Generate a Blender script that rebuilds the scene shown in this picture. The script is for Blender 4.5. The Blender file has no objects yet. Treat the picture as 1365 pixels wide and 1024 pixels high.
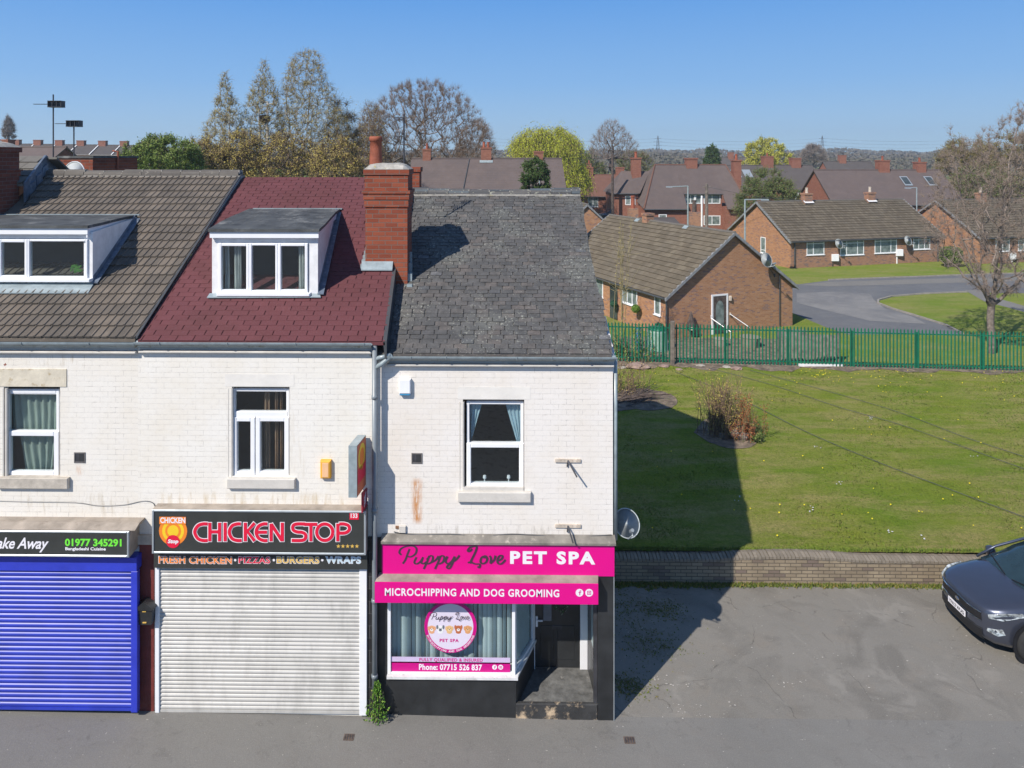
import bpy, math, random
import numpy as np
from mathutils import Vector, Matrix
PI = math.pi
random.seed(7)
sc = bpy.context.scene
COL = sc.collection
# ------------------------------------------------------------------ camera model
F, CXP, HZ, D, ZC, YAW = 950.0, 635.0, 208.0, 11.6, 9.0, math.radians(0.8)
FWD = (-math.sin(YAW), math.cos(YAW)); RGT = (math.cos(YAW), math.sin(YAW))
def PD(px, py, s):
    """world point seen at (px,py) of the photo at camera depth s"""
    r = (px-CXP)/F*s
    return Vector((FWD[0]*s+RGT[0]*r, -D+FWD[1]*s+RGT[1]*r, ZC-s*(py-HZ)/F))
def DR(r, s, z):
    return Vector((FWD[0]*s+RGT[0]*r, -D+FWD[1]*s+RGT[1]*r, z))
def W(px, py, y=0.0):
    """world point seen at (px,py) on the plane y = const"""
    t = (px-CXP)/F
    s = (y+D)/(FWD[1]+RGT[1]*t)
    return PD(px, py, s)
def WX(px, y=0.0): return W(px, 500, y).x
def WZ(py, y=0.0, px=500): return W(px, py, y).z
def WP(px, py, y0, z0, m):
    """on the roof plane z = z0 + m*(y-y0)"""
    a = PD(px, py, 1.0); o = Vector((0, -D, ZC)); d = a-o
    k = (z0+m*(o.y-y0)-o.z)/(d.z-m*d.y)
    return o+d*k
def GP(px, py, z):
    """on the level z"""
    s = (ZC-z)*F/(py-HZ)
    return PD(px, py, s)
# ------------------------------------------------------------------ mesh builder
class MB:
    def __init__(s): s.v = []; s.f = []; s.m = []; s.r = []; s.cur = 0
    def vert(s, p): s.v.append((p[0], p[1], p[2])); return len(s.v)-1
    def face(s, pts, m=None, r=None):
        i = [s.vert(p) for p in pts]; s.f.append(i)
        s.m.append(s.cur if m is None else m); s.r.append(random.random() if r is None else r)
    def fidx(s, idx, m=None, r=None):
        s.f.append(list(idx)); s.m.append(s.cur if m is None else m); s.r.append(random.random() if r is None else r)
    def box(s, x0, x1, y0, y1, z0, z1, m=None, r=None):
        if x0 > x1: x0, x1 = x1, x0
        if y0 > y1: y0, y1 = y1, y0
        if z0 > z1: z0, z1 = z1, z0
        r = random.random() if r is None else r
        b = len(s.v)
        for z in (z0, z1):
            for x, y in ((x0, y0), (x1, y0), (x1, y1), (x0, y1)): s.v.append((x, y, z))
        for q in ((0, 3, 2, 1), (4, 5, 6, 7), (0, 1, 5, 4), (1, 2, 6, 5), (2, 3, 7, 6), (3, 0, 4, 7)):
            s.fidx([b+k for k in q], m, r)
    def bevbox(s, x0, x1, y0, y1, z0, z1, b=.01, m=None):
        """box whose -y face is chamfered all round"""
        a = [(x0, y0+b, z0), (x1, y0+b, z0), (x1, y0+b, z1), (x0, y0+b, z1)]
        c = [(x0+b, y0, z0+b), (x1-b, y0, z0+b), (x1-b, y0, z1-b), (x0+b, y0, z1-b)]
        d = [(x0, y1, z0), (x1, y1, z0), (x1, y1, z1), (x0, y1, z1)]
        s.loft([d, a, c], m=m, cap=True)
    def loft(s, rings, m=None, cap=True, closed=True, r=None):
        n = len(rings[0]); base = [[s.vert(p) for p in R] for R in rings]
        for a, b in zip(base, base[1:]):
            for k in range(n if closed else n-1):
                s.fidx((a[k], a[(k+1) % n], b[(k+1) % n], b[k]), m, r)
        if cap:
            s.fidx(base[0][::-1], m, r); s.fidx(base[-1], m, r)
    def prism(s, poly, vec, m=None, r=None):
        """extrude a polygon (list of 3D points) by vec"""
        vec = Vector(vec)
        s.loft([[Vector(p) for p in poly], [Vector(p)+vec for p in poly]], m=m, r=r)
    def tube(s, pts, rad, n=8, m=None, cap=True, r=None):
        pts = [Vector(p) for p in pts]
        rads = rad if isinstance(rad, (list, tuple)) else [rad]*len(pts)
        rings = []
        for i, p in enumerate(pts):
            t = (pts[min(i+1, len(pts)-1)]-pts[max(i-1, 0)])
            if t.length < 1e-9: t = Vector((0, 0, 1))
            t.normalize()
            a = Vector((0, 0, 1)) if abs(t.z) < .9 else Vector((1, 0, 0))
            u = t.cross(a).normalized(); w = t.cross(u)
            rings.append([p+(u*math.cos(2*PI*k/n)+w*math.sin(2*PI*k/n))*rads[i] for k in range(n)])
        s.loft(rings, m=m, cap=cap, r=r)
    def lathe(s, c, prof, n=16, axis='z', m=None):
        c = Vector(c); rings = []
        for (rr, h) in prof:
            R = []
            for k in range(n):
                a = 2*PI*k/n; u, v = rr*math.cos(a), rr*math.sin(a)
                R.append(c+Vector((u, v, h) if axis == 'z' else ((u, h, v) if axis == 'y' else (h, u, v))))
            rings.append(R)
        s.loft(rings, m=m)
    def disc(s, c, rx, rz, y=None, n=28, m=None):
        """flat disc in the xz plane looking to -y"""
        s.face([(c[0]+rx*math.cos(2*PI*k/n), c[1], c[2]+rz*math.sin(2*PI*k/n)) for k in range(n)], m)
    def build(s, name, mats, T=None, parent=None, smooth=False, loc=None):
        me = bpy.data.meshes.new(name)
        off = Vector((0, 0, 0))
        if T is not None and T.world: off = T.loc
        if loc is not None: off = Vector(loc)
        vs = [(x-off.x, y-off.y, z-off.z) for x, y, z in s.v] if off.length else s.v
        me.from_pydata(vs, [], s.f)
        if not isinstance(mats, (list, tuple)): mats = [mats]
        for mt in mats: me.materials.append(mt)
        me.polygons.foreach_set('material_index', s.m)
        at = me.attributes.new('rnd', 'FLOAT', 'FACE'); at.data.foreach_set('value', s.r)
        if smooth: me.polygons.foreach_set('use_smooth', [True]*len(s.f))
        me.validate(); me.update()
        o = bpy.data.objects.new(name, me); COL.objects.link(o)
        if T is not None: o.parent = parent if parent is not None else T.o
        if loc is not None: o.location = loc
        return o
def tag(o, label=None, cat=None, group=None, kind=None):
    if label: o['label'] = label
    if cat: o['category'] = cat
    if group: o['group'] = group
    if kind: o['kind'] = kind
    return o
class Thing:
    def __init__(s, name, label, cat, loc=(0, 0, 0), rot=0.0, group=None, world=True):
        s.loc = Vector(loc); s.world = world
        s.o = bpy.data.objects.new(name, None); COL.objects.link(s.o)
        s.o.empty_display_size = .2
        s.o.location = s.loc; s.o.rotation_euler = (0, 0, rot)
        tag(s.o, label, cat, group)
    def part(s, name, mb, mats, parent=None, smooth=False, label=None):
        o = mb.build(name, mats, s, parent, smooth)
        if label: o['label'] = label
        return o
def copy_thing(T, loc, rot=None, label=None):
    r = T.o.copy(); COL.objects.link(r); r.location = loc
    if rot is not None: r.rotation_euler = (0, 0, rot)
    if label: r['label'] = label
    for ch in list(T.o.children):
        c = ch.copy(); COL.objects.link(c); c.parent = r
        for g in list(ch.children):
            d = g.copy(); COL.objects.link(d); d.parent = c
    return r
# ------------------------------------------------------------------ materials
def newmat(name):
    m = bpy.data.materials.new(name); m.use_nodes = True
    nt = m.node_tree; b = nt.nodes['Principled BSDF']
    return m, nt, b
def N(nt, typ, **kw):
    n = nt.nodes.new(typ)
    for k, v in kw.items(): setattr(n, k, v)
    return n
def math_(nt, op, a, b=None, c=None, clamp=False):
    n = N(nt, 'ShaderNodeMath', operation=op, use_clamp=clamp)
    for i, x in enumerate((a, b, c)):
        if x is None: continue
        if isinstance(x, (int, float)): n.inputs[i].default_value = x
        else: nt.links.new(x, n.inputs[i])
    return n.outputs[0]
def mixc(nt, fac, a, b, typ='MIX'):
    n = N(nt, 'ShaderNodeMix', data_type='RGBA', blend_type=typ)
    for sock, x in ((n.inputs[0], fac), (n.inputs[6], a), (n.inputs[7], b)):
        if isinstance(x, (int, float)): sock.default_value = x
        elif isinstance(x, (tuple, list)): sock.default_value = (*x[:3], 1)
        else: nt.links.new(x, sock)
    return n.outputs[2]
def coords(nt, mode='obj'):
    tc = N(nt, 'ShaderNodeTexCoord')
    return tc.outputs['Object']
def wallco(nt):
    """(x+y, z) so that bricks run level on walls of either direction"""
    sp = N(nt, 'ShaderNodeSeparateXYZ'); nt.links.new(coords(nt), sp.inputs[0])
    cb = N(nt, 'ShaderNodeCombineXYZ')
    nt.links.new(math_(nt, 'ADD', sp.outputs[0], sp.outputs[1]), cb.inputs[0])
    nt.links.new(sp.outputs[2], cb.inputs[1])
    return cb.outputs[0], sp
def noise(nt, co, scale, detail=4, rough=.6, dist=0.0):
    n = N(nt, 'ShaderNodeTexNoise'); n.inputs['Scale'].default_value = scale
    n.inputs['Detail'].default_value = detail; n.inputs['Roughness'].default_value = rough
    n.inputs['Distortion'].default_value = dist
    nt.links.new(co, n.inputs['Vector']); return n.outputs['Fac']
def ramp(nt, fac, stops):
    n = N(nt, 'ShaderNodeValToRGB'); e = n.color_ramp.elements
    while len(e) < len(stops): e.new(.5)
    for i, (p, c) in enumerate(stops):
        e[i].position = p
        e[i].color = (*c, 1) if isinstance(c, (tuple, list)) else (c, c, c, 1)
    nt.links.new(fac, n.inputs[0]); return n.outputs[0]
def bump(nt, b, h, strength=.5, dist=.01):
    n = N(nt, 'ShaderNodeBump'); n.inputs['Strength'].default_value = strength
    n.inputs['Distance'].default_value = dist
    nt.links.new(h, n.inputs['Height']); nt.links.new(n.outputs[0], b.inputs['Normal'])
def mat(name, col, rough=.7, metal=0.0, var=.12, scale=4.0, bmp=0.0, spec=.4, col2=None, coat=0.0, dirt=None):
    m, nt, b = newmat(name)
    co = coords(nt)
    f = noise(nt, co, scale, 5)
    c2 = col2 if col2 else tuple(max(0, c*(1-var*2)) for c in col)
    c1 = col if col2 else tuple(min(1, c*(1+var)) for c in col)
    f2 = ramp(nt, f, [(.3, 0.0), (.7, 1.0)])
    c = mixc(nt, f2, c2, c1)
    if dirt:
        dn = noise(nt, co, dirt[0], 6, .7); c = mixc(nt, ramp(nt, dn, [(dirt[1], 0.0), (dirt[1]+.12, 1.0)]), c, dirt[2])
    nt.links.new(c, b.inputs['Base Color'])
    b.inputs['Roughness'].default_value = rough; b.inputs['Metallic'].default_value = metal
    b.inputs['Specular IOR Level'].default_value = spec
    b.inputs['Coat Weight'].default_value = coat
    if bmp: bump(nt, b, noise(nt, co, scale*6, 4), bmp, .02)
    return m
def brickmat(name, c1, c2, mortar, bw=.235, bh=.083, ms=.010, dark=None, bstr=.6, var=.5, rough=.85):
    m, nt, b = newmat(name)
    co, sp = wallco(nt)
    t = N(nt, 'ShaderNodeTexBrick'); nt.links.new(co, t.inputs['Vector'])
    t.inputs['Scale'].default_value = 1; t.inputs['Brick Width'].default_value = bw
    t.inputs['Row Height'].default_value = bh; t.inputs['Mortar Size'].default_value = ms*.5
    t.inputs['Mortar Smooth'].default_value = .2; t.inputs['Bias'].default_value = 0
    t.inputs['Color1'].default_value = (0, 0, 0, 1); t.inputs['Color2'].default_value = (1, 1, 1, 1)
    t.inputs['Mortar'].default_value = (.5, .5, .5, 1)
    sx = N(nt, 'ShaderNodeSeparateColor'); nt.links.new(t.outputs['Color'], sx.inputs[0])
    col = mixc(nt, sx.outputs[0], c1, c2)
    if dark:
        col = mixc(nt, ramp(nt, sx.outputs[0], [(.80, 0.0), (.86, 1.0)]), col, dark)
    f = noise(nt, coords(nt), 2.2, 6, .7)
    col = mixc(nt, math_(nt, 'MULTIPLY', ramp(nt, f, [(.35, 0.0), (.75, 1.0)]), var), col, tuple(x*.55 for x in c1))
    col = mixc(nt, t.outputs['Fac'], col, mortar)
    nt.links.new(col, b.inputs['Base Color']); b.inputs['Roughness'].default_value = rough
    b.inputs['Specular IOR Level'].default_value = .25
    h = math_(nt, 'SUBTRACT', 1.0, t.outputs['Fac'])
    h = math_(nt, 'ADD', h, math_(nt, 'MULTIPLY', noise(nt, coords(nt), 40, 3), .4))
    bump(nt, b, h, bstr, .006)
    return m
def rndmat(name, stops, rough=.8, nscale=6, namt=.35, spots=None, bmp=.3, spec=.3, patch=None, row=None):
    """colour drawn per face (tile) with fine dirt over it"""
    m, nt, b = newmat(name)
    a = N(nt, 'ShaderNodeAttribute', attribute_name='rnd')
    col = ramp(nt, a.outputs['Fac'], stops)
    co = coords(nt)
    f = noise(nt, co, nscale, 6, .7)
    col = mixc(nt, math_(nt, 'MULTIPLY', ramp(nt, f, [(.3, 1.0), (.7, 0.0)]), namt), col, tuple(c*.4 for c in stops[0][1]))
    if patch:
        pf = noise(nt, co, patch[0], 4, .6)
        col = mixc(nt, math_(nt, 'MULTIPLY', ramp(nt, pf, [(patch[1], 0.0), (patch[1]+.15, 1.0)]), patch[3]), col, patch[2])
    for sp in (spots or []):
        sf = noise(nt, co, sp[0], 3, .6)
        mk = ramp(nt, sf, [(sp[1], 0.0), (sp[1]+.04, 1.0)])
        if len(sp) > 3:
            mk = math_(nt, 'MULTIPLY', mk, ramp(nt, noise(nt, co, sp[3], 3), [(.45, 0.0), (.6, 1.0)]))
        col = mixc(nt, mk, col, sp[2])
    nt.links.new(col, b.inputs['Base Color']); b.inputs['Roughness'].default_value = rough
    b.inputs['Specular IOR Level'].default_value = spec
    if bmp: bump(nt, b, noise(nt, co, 30, 5), bmp, .012)
    return m
MT = {}
MT['white_brick'] = None
def white_brick(name, base, line, stains=(), lo=.55, redbits=None):
    """painted brickwork: low-relief joints that only show here and there, stains with their own place"""
    m, nt, b = newmat(name)
    co, sp = wallco(nt)
    wob = noise(nt, coords(nt), 1.5, 3)
    t = N(nt, 'ShaderNodeTexBrick'); nt.links.new(co, t.inputs['Vector'])
    t.inputs['Scale'].default_value = 1; t.inputs['Brick Width'].default_value = .26
    t.inputs['Row Height'].default_value = .086; t.inputs['Mortar Size'].default_value = .0045
    t.inputs['Mortar Smooth'].default_value = .5
    t.inputs['Color1'].default_value = (0, 0, 0, 1); t.inputs['Color2'].default_value = (1, 1, 1, 1)
    sx = N(nt, 'ShaderNodeSeparateColor'); nt.links.new(t.outputs['Color'], sx.inputs[0])
    col = mixc(nt, sx.outputs[0], tuple(c*.985 for c in base), base)
    big = noise(nt, coords(nt), .9, 5, .65)
    col = mixc(nt, math_(nt, 'MULTIPLY', ramp(nt, big, [(.42, 0.0), (.66, 1.0)]), .7), col, (base[0]*.93, base[1]*.895, base[2]*.83))
    fine = noise(nt, coords(nt), 14, 6, .75)
    col = mixc(nt, math_(nt, 'MULTIPLY', ramp(nt, fine, [(.52, 0.0), (.75, 1.0)]), .35), col, (.5, .47, .42))
    # joints: visible only where the paint has worn
    jm = noise(nt, coords(nt), 1.1, 4, .8)
    jm2 = noise(nt, coords(nt), 9, 3, .8)
    vis = math_(nt, 'MULTIPLY', ramp(nt, jm, [(.38, .10), (.66, .95)]), ramp(nt, jm2, [(.42, .10), (.64, 1.0)]))
    jf = math_(nt, 'MULTIPLY', t.outputs['Fac'], vis)
    col = mixc(nt, jf, col, line)
    def boxmask(x0, x1, z0, z1, soft=.09):
        mx = math_(nt, 'MULTIPLY', math_(nt, 'MULTIPLY', math_(nt, 'SUBTRACT', sp.outputs[0], x0), 1/soft, clamp=True),
                   math_(nt, 'MULTIPLY', math_(nt, 'SUBTRACT', x1, sp.outputs[0]), 1/soft, clamp=True))
        mz = math_(nt, 'MULTIPLY', math_(nt, 'MULTIPLY', math_(nt, 'SUBTRACT', sp.outputs[2], z0), 1/soft, clamp=True),
                   math_(nt, 'MULTIPLY', math_(nt, 'SUBTRACT', z1, sp.outputs[2]), 1/soft, clamp=True))
        return math_(nt, 'MULTIPLY', mx, mz)
    for (x0, x1, z0, z1, c, thr, scl) in stains:
        mp = N(nt, 'ShaderNodeMapping'); mp.inputs['Scale'].default_value = (scl, scl, scl*.18)
        nt.links.new(coords(nt), mp.inputs[0])
        sf = noise(nt, mp.outputs[0], 1.0, 5, .7)
        mk = math_(nt, 'MULTIPLY', boxmask(x0, x1, z0, z1), ramp(nt, sf, [(thr, 0.0), (thr+.2, 1.0)]))
        col = mixc(nt, mk, col, c)
    if redbits:
        for (x0, x1, z0, z1, thr) in redbits:
            sf = noise(nt, co, 7, 3, .5)
            mk = math_(nt, 'MULTIPLY', boxmask(x0, x1, z0, z1, .05), ramp(nt, sf, [(thr, 0.0), (thr+.03, 1.0)]))
            col = mixc(nt, mk, col, (.26, .09, .06))
    nt.links.new(col, b.inputs['Base Color']); b.inputs['Roughness'].default_value = .6
    b.inputs['Specular IOR Level'].default_value = .3
    h = math_(nt, 'SUBTRACT', 1.0, t.outputs['Fac'])
    h = math_(nt, 'ADD', h, math_(nt, 'MULTIPLY', noise(nt, coords(nt), 30, 4), .5))
    h = math_(nt, 'ADD', h, math_(nt, 'MULTIPLY', sx.outputs[0], .2))
    bump(nt, b, h, .4, .004)
    return m
def glassmat(name, tint=(.8, .86, .86), refl=.12):
    m = bpy.data.materials.new(name); m.use_nodes = True; nt = m.node_tree; nt.nodes.clear()
    out = N(nt, 'ShaderNodeOutputMaterial'); mx = N(nt, 'ShaderNodeMixShader')
    tr = N(nt, 'ShaderNodeBsdfTransparent'); tr.inputs[0].default_value = (*tint, 1)
    gl = N(nt, 'ShaderNodeBsdfGlossy'); gl.inputs['Roughness'].default_value = .03
    lw = N(nt, 'ShaderNodeLayerWeight'); lw.inputs['Blend'].default_value = .5
    nt.links.new(math_(nt, 'ADD', math_(nt, 'MULTIPLY', math_(nt, 'POWER', lw.outputs['Facing'], 5.0), .5), refl*.5), mx.inputs[0])
    nt.links.new(tr.outputs[0], mx.inputs[1]); nt.links.new(gl.outputs[0], mx.inputs[2])
    nt.links.new(mx.outputs[0], out.inputs[0])
    return m
MT['upvc'] = mat('white_plastic', (.83, .84, .86), .35, var=.03, scale=3, spec=.5)
MT['upvc_dirty'] = mat('weathered_white_board', (.8, .8, .8), .5, var=.08, scale=5, dirt=(14, .66, (.4, .36, .3)))
MT['glass'] = glassmat('window_glass', (.90, .94, .94), .14)
MT['glass_clear'] = glassmat('shop_glass', (.96, .98, .98), .07)
MT['room'] = mat('dim_room', (.035, .05, .055), .8)
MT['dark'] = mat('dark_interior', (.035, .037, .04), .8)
MT['far_glass'] = mat('dark_pane', (.05, .065, .07), .12, var=.3, scale=1.2, spec=.6)
MT['far_glass_net'] = mat('netted_pane', (.28, .33, .32), .3, var=.35, scale=2.5, spec=.5, col2=(.07, .1, .1))
MT['curtain_g'] = mat('greygreen_curtain', (.34, .40, .35), .9, var=.08)
MT['curtain_w'] = mat('pale_curtain', (.55, .56, .53), .9, var=.08)
MT['curtain_b'] = mat('tan_curtain', (.35, .22, .14), .9, var=.12)
MT['curtain_bl'] = mat('pale_blue_curtain', (.42, .56, .64), .9, var=.08)
MT['stone'] = mat('stone_sill', (.52, .47, .40), .8, var=.14, scale=6, bmp=.3, dirt=(18, .62, (.2, .18, .15)))
MT['stone_w'] = mat('painted_stone', (.60, .57, .52), .7, var=.07, scale=5, bmp=.2, dirt=(22, .64, (.35, .3, .25)))
MT['lintel'] = mat('worn_cream_stone', (.66, .60, .48), .8, var=.1, scale=4, bmp=.3, dirt=(6, .55, (.42, .33, .2)))
MT['pvc_grey'] = mat('grey_pipe', (.22, .25, .27), .35, var=.1, spec=.5)
MT['pvc_dark'] = mat('dark_pipe', (.07, .075, .08), .4, var=.1, spec=.5)
MT['gutter'] = mat('pale_grey_gutter', (.30, .36, .38), .3, var=.12, scale=8, spec=.6)
MT['lead'] = mat('lead_flashing', (.17, .21, .27), .45, metal=.2, var=.2, scale=8, bmp=.3, dirt=(9, .6, (.5, .52, .55)))
MT['felt'] = mat('roof_felt', (.085, .09, .09), .75, var=.25, scale=3, bmp=.4, dirt=(2.2, .56, (.22, .22, .21)))
MT['mortar'] = mat('mortar', (.42, .40, .36), .9, var=.2, scale=9, bmp=.5, dirt=(12, .6, (.38, .32, .10)))
MT['red_brick'] = brickmat('orange_red_brick', (.22, .055, .030), (.32, .088, .046), (.17, .13, .11), .235, .083, .012, dark=None, var=.35)
MT['dk_brick'] = brickmat('dull_red_brick', (.16, .05, .035), (.24, .075, .05), (.18, .14, .12), .235, .083, .012, var=.5)
MT['bung_brick'] = brickmat('mottled_orange_brick', (.37, .175, .09), (.50, .265, .145), (.38, .30, .22), .23, .078, .010, dark=(.27, .155, .13), var=.3)
MT['bung_brick2'] = brickmat('mottled_brown_brick', (.33, .16, .095), (.43, .23, .145), (.34, .27, .21), .23, .078, .010, dark=(.20, .13, .12), var=.3)
MT['house_brick'] = brickmat('plain_red_brick', (.235, .085, .055), (.31, .13, .085), (.25, .17, .14), .23, .078, .010, var=.3)
MT['terra'] = mat('terracotta', (.34, .10, .055), .75, var=.2, scale=5, bmp=.2)
MT['black_paint'] = mat('black_paint', (.028, .030, .032), .35, var=.2, scale=3, spec=.5, dirt=(7, .70, (.12, .12, .12)))
MT['maroon'] = mat('maroon_paint', (.17, .035, .03), .6, var=.15, scale=4, bmp=.3)
MT['magenta'] = mat('magenta_vinyl', (.72, .002, .235), .35, var=.02, scale=1, spec=.4)
MT['magenta_dk'] = mat('deep_magenta_vinyl', (.58, .003, .22), .35, var=.02, scale=1)
MT['sign_white'] = mat('white_vinyl', (.82, .80, .84), .4, var=.02)
MT['script_dark'] = mat('charcoal_vinyl', (.06, .035, .055), .4, var=.05)
MT['lilac'] = mat('lilac_vinyl', (.60, .50, .70), .4, var=.03)
MT['board_black'] = mat('charcoal_sign_board', (.042, .045, .042), .45, var=.1, scale=2)
MT['alu'] = mat('aluminium_trim', (.50, .55, .58), .35, metal=.5, var=.08, scale=6)
MT['beige_top'] = mat('weathered_beige_top', (.36, .31, .26), .8, var=.2, scale=3, bmp=.2, dirt=(5, .6, (.2, .16, .13)))
MT['sign_red'] = mat('sign_red', (.72, .012, .05), .4, var=.03)
MT['sign_orange'] = mat('sign_orange', (.85, .24, .03), .4, var=.03)
MT['sign_yellow'] = mat('sign_yellow', (.85, .58, .03), .4, var=.03)
MT['sign_gold'] = mat('sign_gold', (.72, .46, .10), .4, var=.03)
MT['sign_blue'] = mat('sign_ice', (.55, .70, .78), .4, var=.03)
MT['sign_green'] = mat('sign_green', (.18, .78, .06), .4, var=.03)
MT['blue_paint'] = mat('royal_blue_metal', (.03, .05, .52), .35, metal=.0, var=.08, scale=3, spec=.6)
MT['blue_slat'] = mat('blue_shutter_metal', (.028, .050, .43), .42, metal=.0, var=.12, scale=2, spec=.5)
MT['shutter_dirty'] = None
MT['blind'] = mat('pale_teal_blind', (.62, .77, .78), .6, var=.05)
_nt = MT['blind'].node_tree; _tr = _nt.nodes.new('ShaderNodeBsdfTranslucent'); _tr.inputs[0].default_value = (.62, .80, .80, 1); _mx = _nt.nodes.new('ShaderNodeMixShader'); _mx.inputs[0].default_value = .35
_nt.links.new(_nt.nodes['Principled BSDF'].outputs[0], _mx.inputs[1]); _nt.links.new(_tr.outputs[0], _mx.inputs[2]); _nt.links.new(_mx.outputs[0], _nt.nodes['Material Output'].inputs[0])
MT['porch'] = mat('worn_porch_screed', (.15, .15, .145), .85, var=.25, scale=7, bmp=.3, dirt=(6, .62, (.30, .29, .27)))
MT['step'] = mat('chipped_step', (.045, .045, .045), .8, var=.2, scale=4, bmp=.3, dirt=(3.5, .53, (.55, .42, .28)))
MT['alarm_y'] = mat('yellow_box', (.80, .40, .04), .4, var=.05)
MT['alarm_yl'] = mat('pale_orange_panel', (.82, .50, .28), .4, var=.05)
MT['blue_base'] = mat('blue_lens', (.05, .25, .45), .3)
MT['rust'] = mat('rusty_steel', (.30, .16, .09), .8, var=.3, scale=12)
MT['cream_metal'] = mat('cream_metal', (.60, .52, .43), .6, var=.2, scale=12, dirt=(20, .58, (.3, .16, .08)))
MT['steel_dark'] = mat('dark_steel', (.10, .10, .11), .5, metal=.6, var=.2)
MT['dish'] = mat('grey_dish', (.42, .46, .47), .5, var=.12, scale=3)
MT['dish_w'] = mat('white_dish', (.62, .66, .68), .45, var=.08, scale=3)
MT['wood_grey'] = mat('weathered_wood', (.20, .17, .145), .85, var=.25, scale=5, bmp=.4)
MT['green_paint'] = mat('dark_green_steel', (.006, .15, .085), .4, var=.15, scale=2, spec=.5)
MT['asphalt_dk'] = None
MT['bark'] = mat('grey_brown_bark', (.20, .165, .14), .9, var=.3, scale=6, bmp=.5)
MT['bark_birch'] = mat('white_birch_bark', (.62, .58, .50), .8, var=.1, scale=5, dirt=(5, .58, (.1, .08, .07)))
MT['bark_dk'] = mat('dark_bark', (.11, .085, .075), .9, var=.3, scale=5)
def leafmat(name, stops, trans=.25, up=None):
    m, nt, b = newmat(name)
    if up:
        cn = N(nt, 'ShaderNodeCombineXYZ'); [setattr(cn.inputs[i], 'default_value', up[i]) for i in range(3)]; nt.links.new(cn.outputs[0], b.inputs['Normal'])
    a = N(nt, 'ShaderNodeAttribute', attribute_name='rnd')
    nt.links.new(ramp(nt, a.outputs['Fac'], stops), b.inputs['Base Color'])
    b.inputs['Roughness'].default_value = .7; b.inputs['Specular IOR Level'].default_value = .2
    return m
# ------------------------------------------------------------------ lettering
def text_faces(s, bold=0.0, shear=0.0, space=1.0):
    cu = bpy.data.curves.new('lettering', 'FONT'); cu.body = s; cu.size = 1.0
    cu.offset = bold; cu.shear = shear; cu.space_character = space
    cu.resolution_u = 3
    ob = bpy.data.objects.new('lettering', cu); COL.objects.link(ob)
    dg = bpy.context.evaluated_depsgraph_get(); dg.update()
    me = bpy.data.meshes.new_from_object(ob.evaluated_get(dg))
    vs = [tuple(v.co) for v in me.vertices]; fs = [list(p.vertices) for p in me.polygons]
    bpy.data.objects.remove(ob); bpy.data.curves.remove(cu); bpy.data.meshes.remove(me)
    return vs, fs
def put_text(mb, s, px0, px1, py0, py1, y, bold=.02, m=None, shear=0, space=1.0, fn=None):
    """letters fitted to a box of the photograph on the plane y, standing 1 mm proud"""
    vs, fs = text_faces(s, bold, shear, space)
    xs = [v[0] for v in vs]; ys = [v[1] for v in vs]
    a, b, c, d = min(xs), max(xs), min(ys), max(ys)
    p, q = W(px0, py1, y), W(px1, py0, y)
    base = len(mb.v)
    for v in vs:
        u = (v[0]-a)/(b-a); w = (v[1]-c)/(d-c)
        mb.v.append((p.x+u*(q.x-p.x), y, p.z+w*(q.z-p.z)))
    for f in fs: mb.fidx([base+i for i in f], m)
def smooth_line(pts, sub=5):
    if len(pts) < 3: return pts
    out = []
    P = [pts[0]]+list(pts)+[pts[-1]]
    for i in range(1, len(P)-2):
        for k in range(sub):
            t = k/sub; a, b, c, d = P[i-1], P[i], P[i+1], P[i+2]
            out.append(tuple(.5*((2*b[j])+(-a[j]+c[j])*t+(2*a[j]-5*b[j]+4*c[j]-d[j])*t*t+(-a[j]+3*b[j]-3*c[j]+d[j])*t**3) for j in range(2)))
    out.append(pts[-1]); return out
def strokes(mb, lines, tf, w, y, m=None, smooth=True, round_=False, slant=0.0, dy=.0004):
    """flat brush strokes in the plane y; tf maps (u,v) of the drawing to photo pixels; w in photo px"""
    for li, L in enumerate(lines):
        P = smooth_line(L) if smooth else list(L)
        P = [tf(*p) for p in P]
        yy = y-dy*li
        Q = []
        n = len(P)
        for i in range(n):
            a = P[max(i-1, 0)]; b = P[min(i+1, n-1)]
            dx, dz = b[0]-a[0], b[1]-a[1]; l = math.hypot(dx, dz) or 1
            dx /= l; dz /= l
            ww = w
            if slant: ww = w*(1-slant+slant*abs(dz))
            if i == 0 and not slant: P0 = (P[i][0]-dx*w*.0, P[i][1])
            Q.append(((P[i][0]-dz*ww/2, P[i][1]+dx*ww/2), (P[i][0]+dz*ww/2, P[i][1]-dx*ww/2)))
        ids = []
        for qi, (a, b) in enumerate(Q):
            y_ = yy-.0012*qi/max(1, n-1); ids.append((mb.vert(W(a[0], a[1], y_)), mb.vert(W(b[0], b[1], y_))))
        for i in range(n-1):
            mb.fidx((ids[i][0], ids[i+1][0], ids[i+1][1], ids[i][1]), m)
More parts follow.
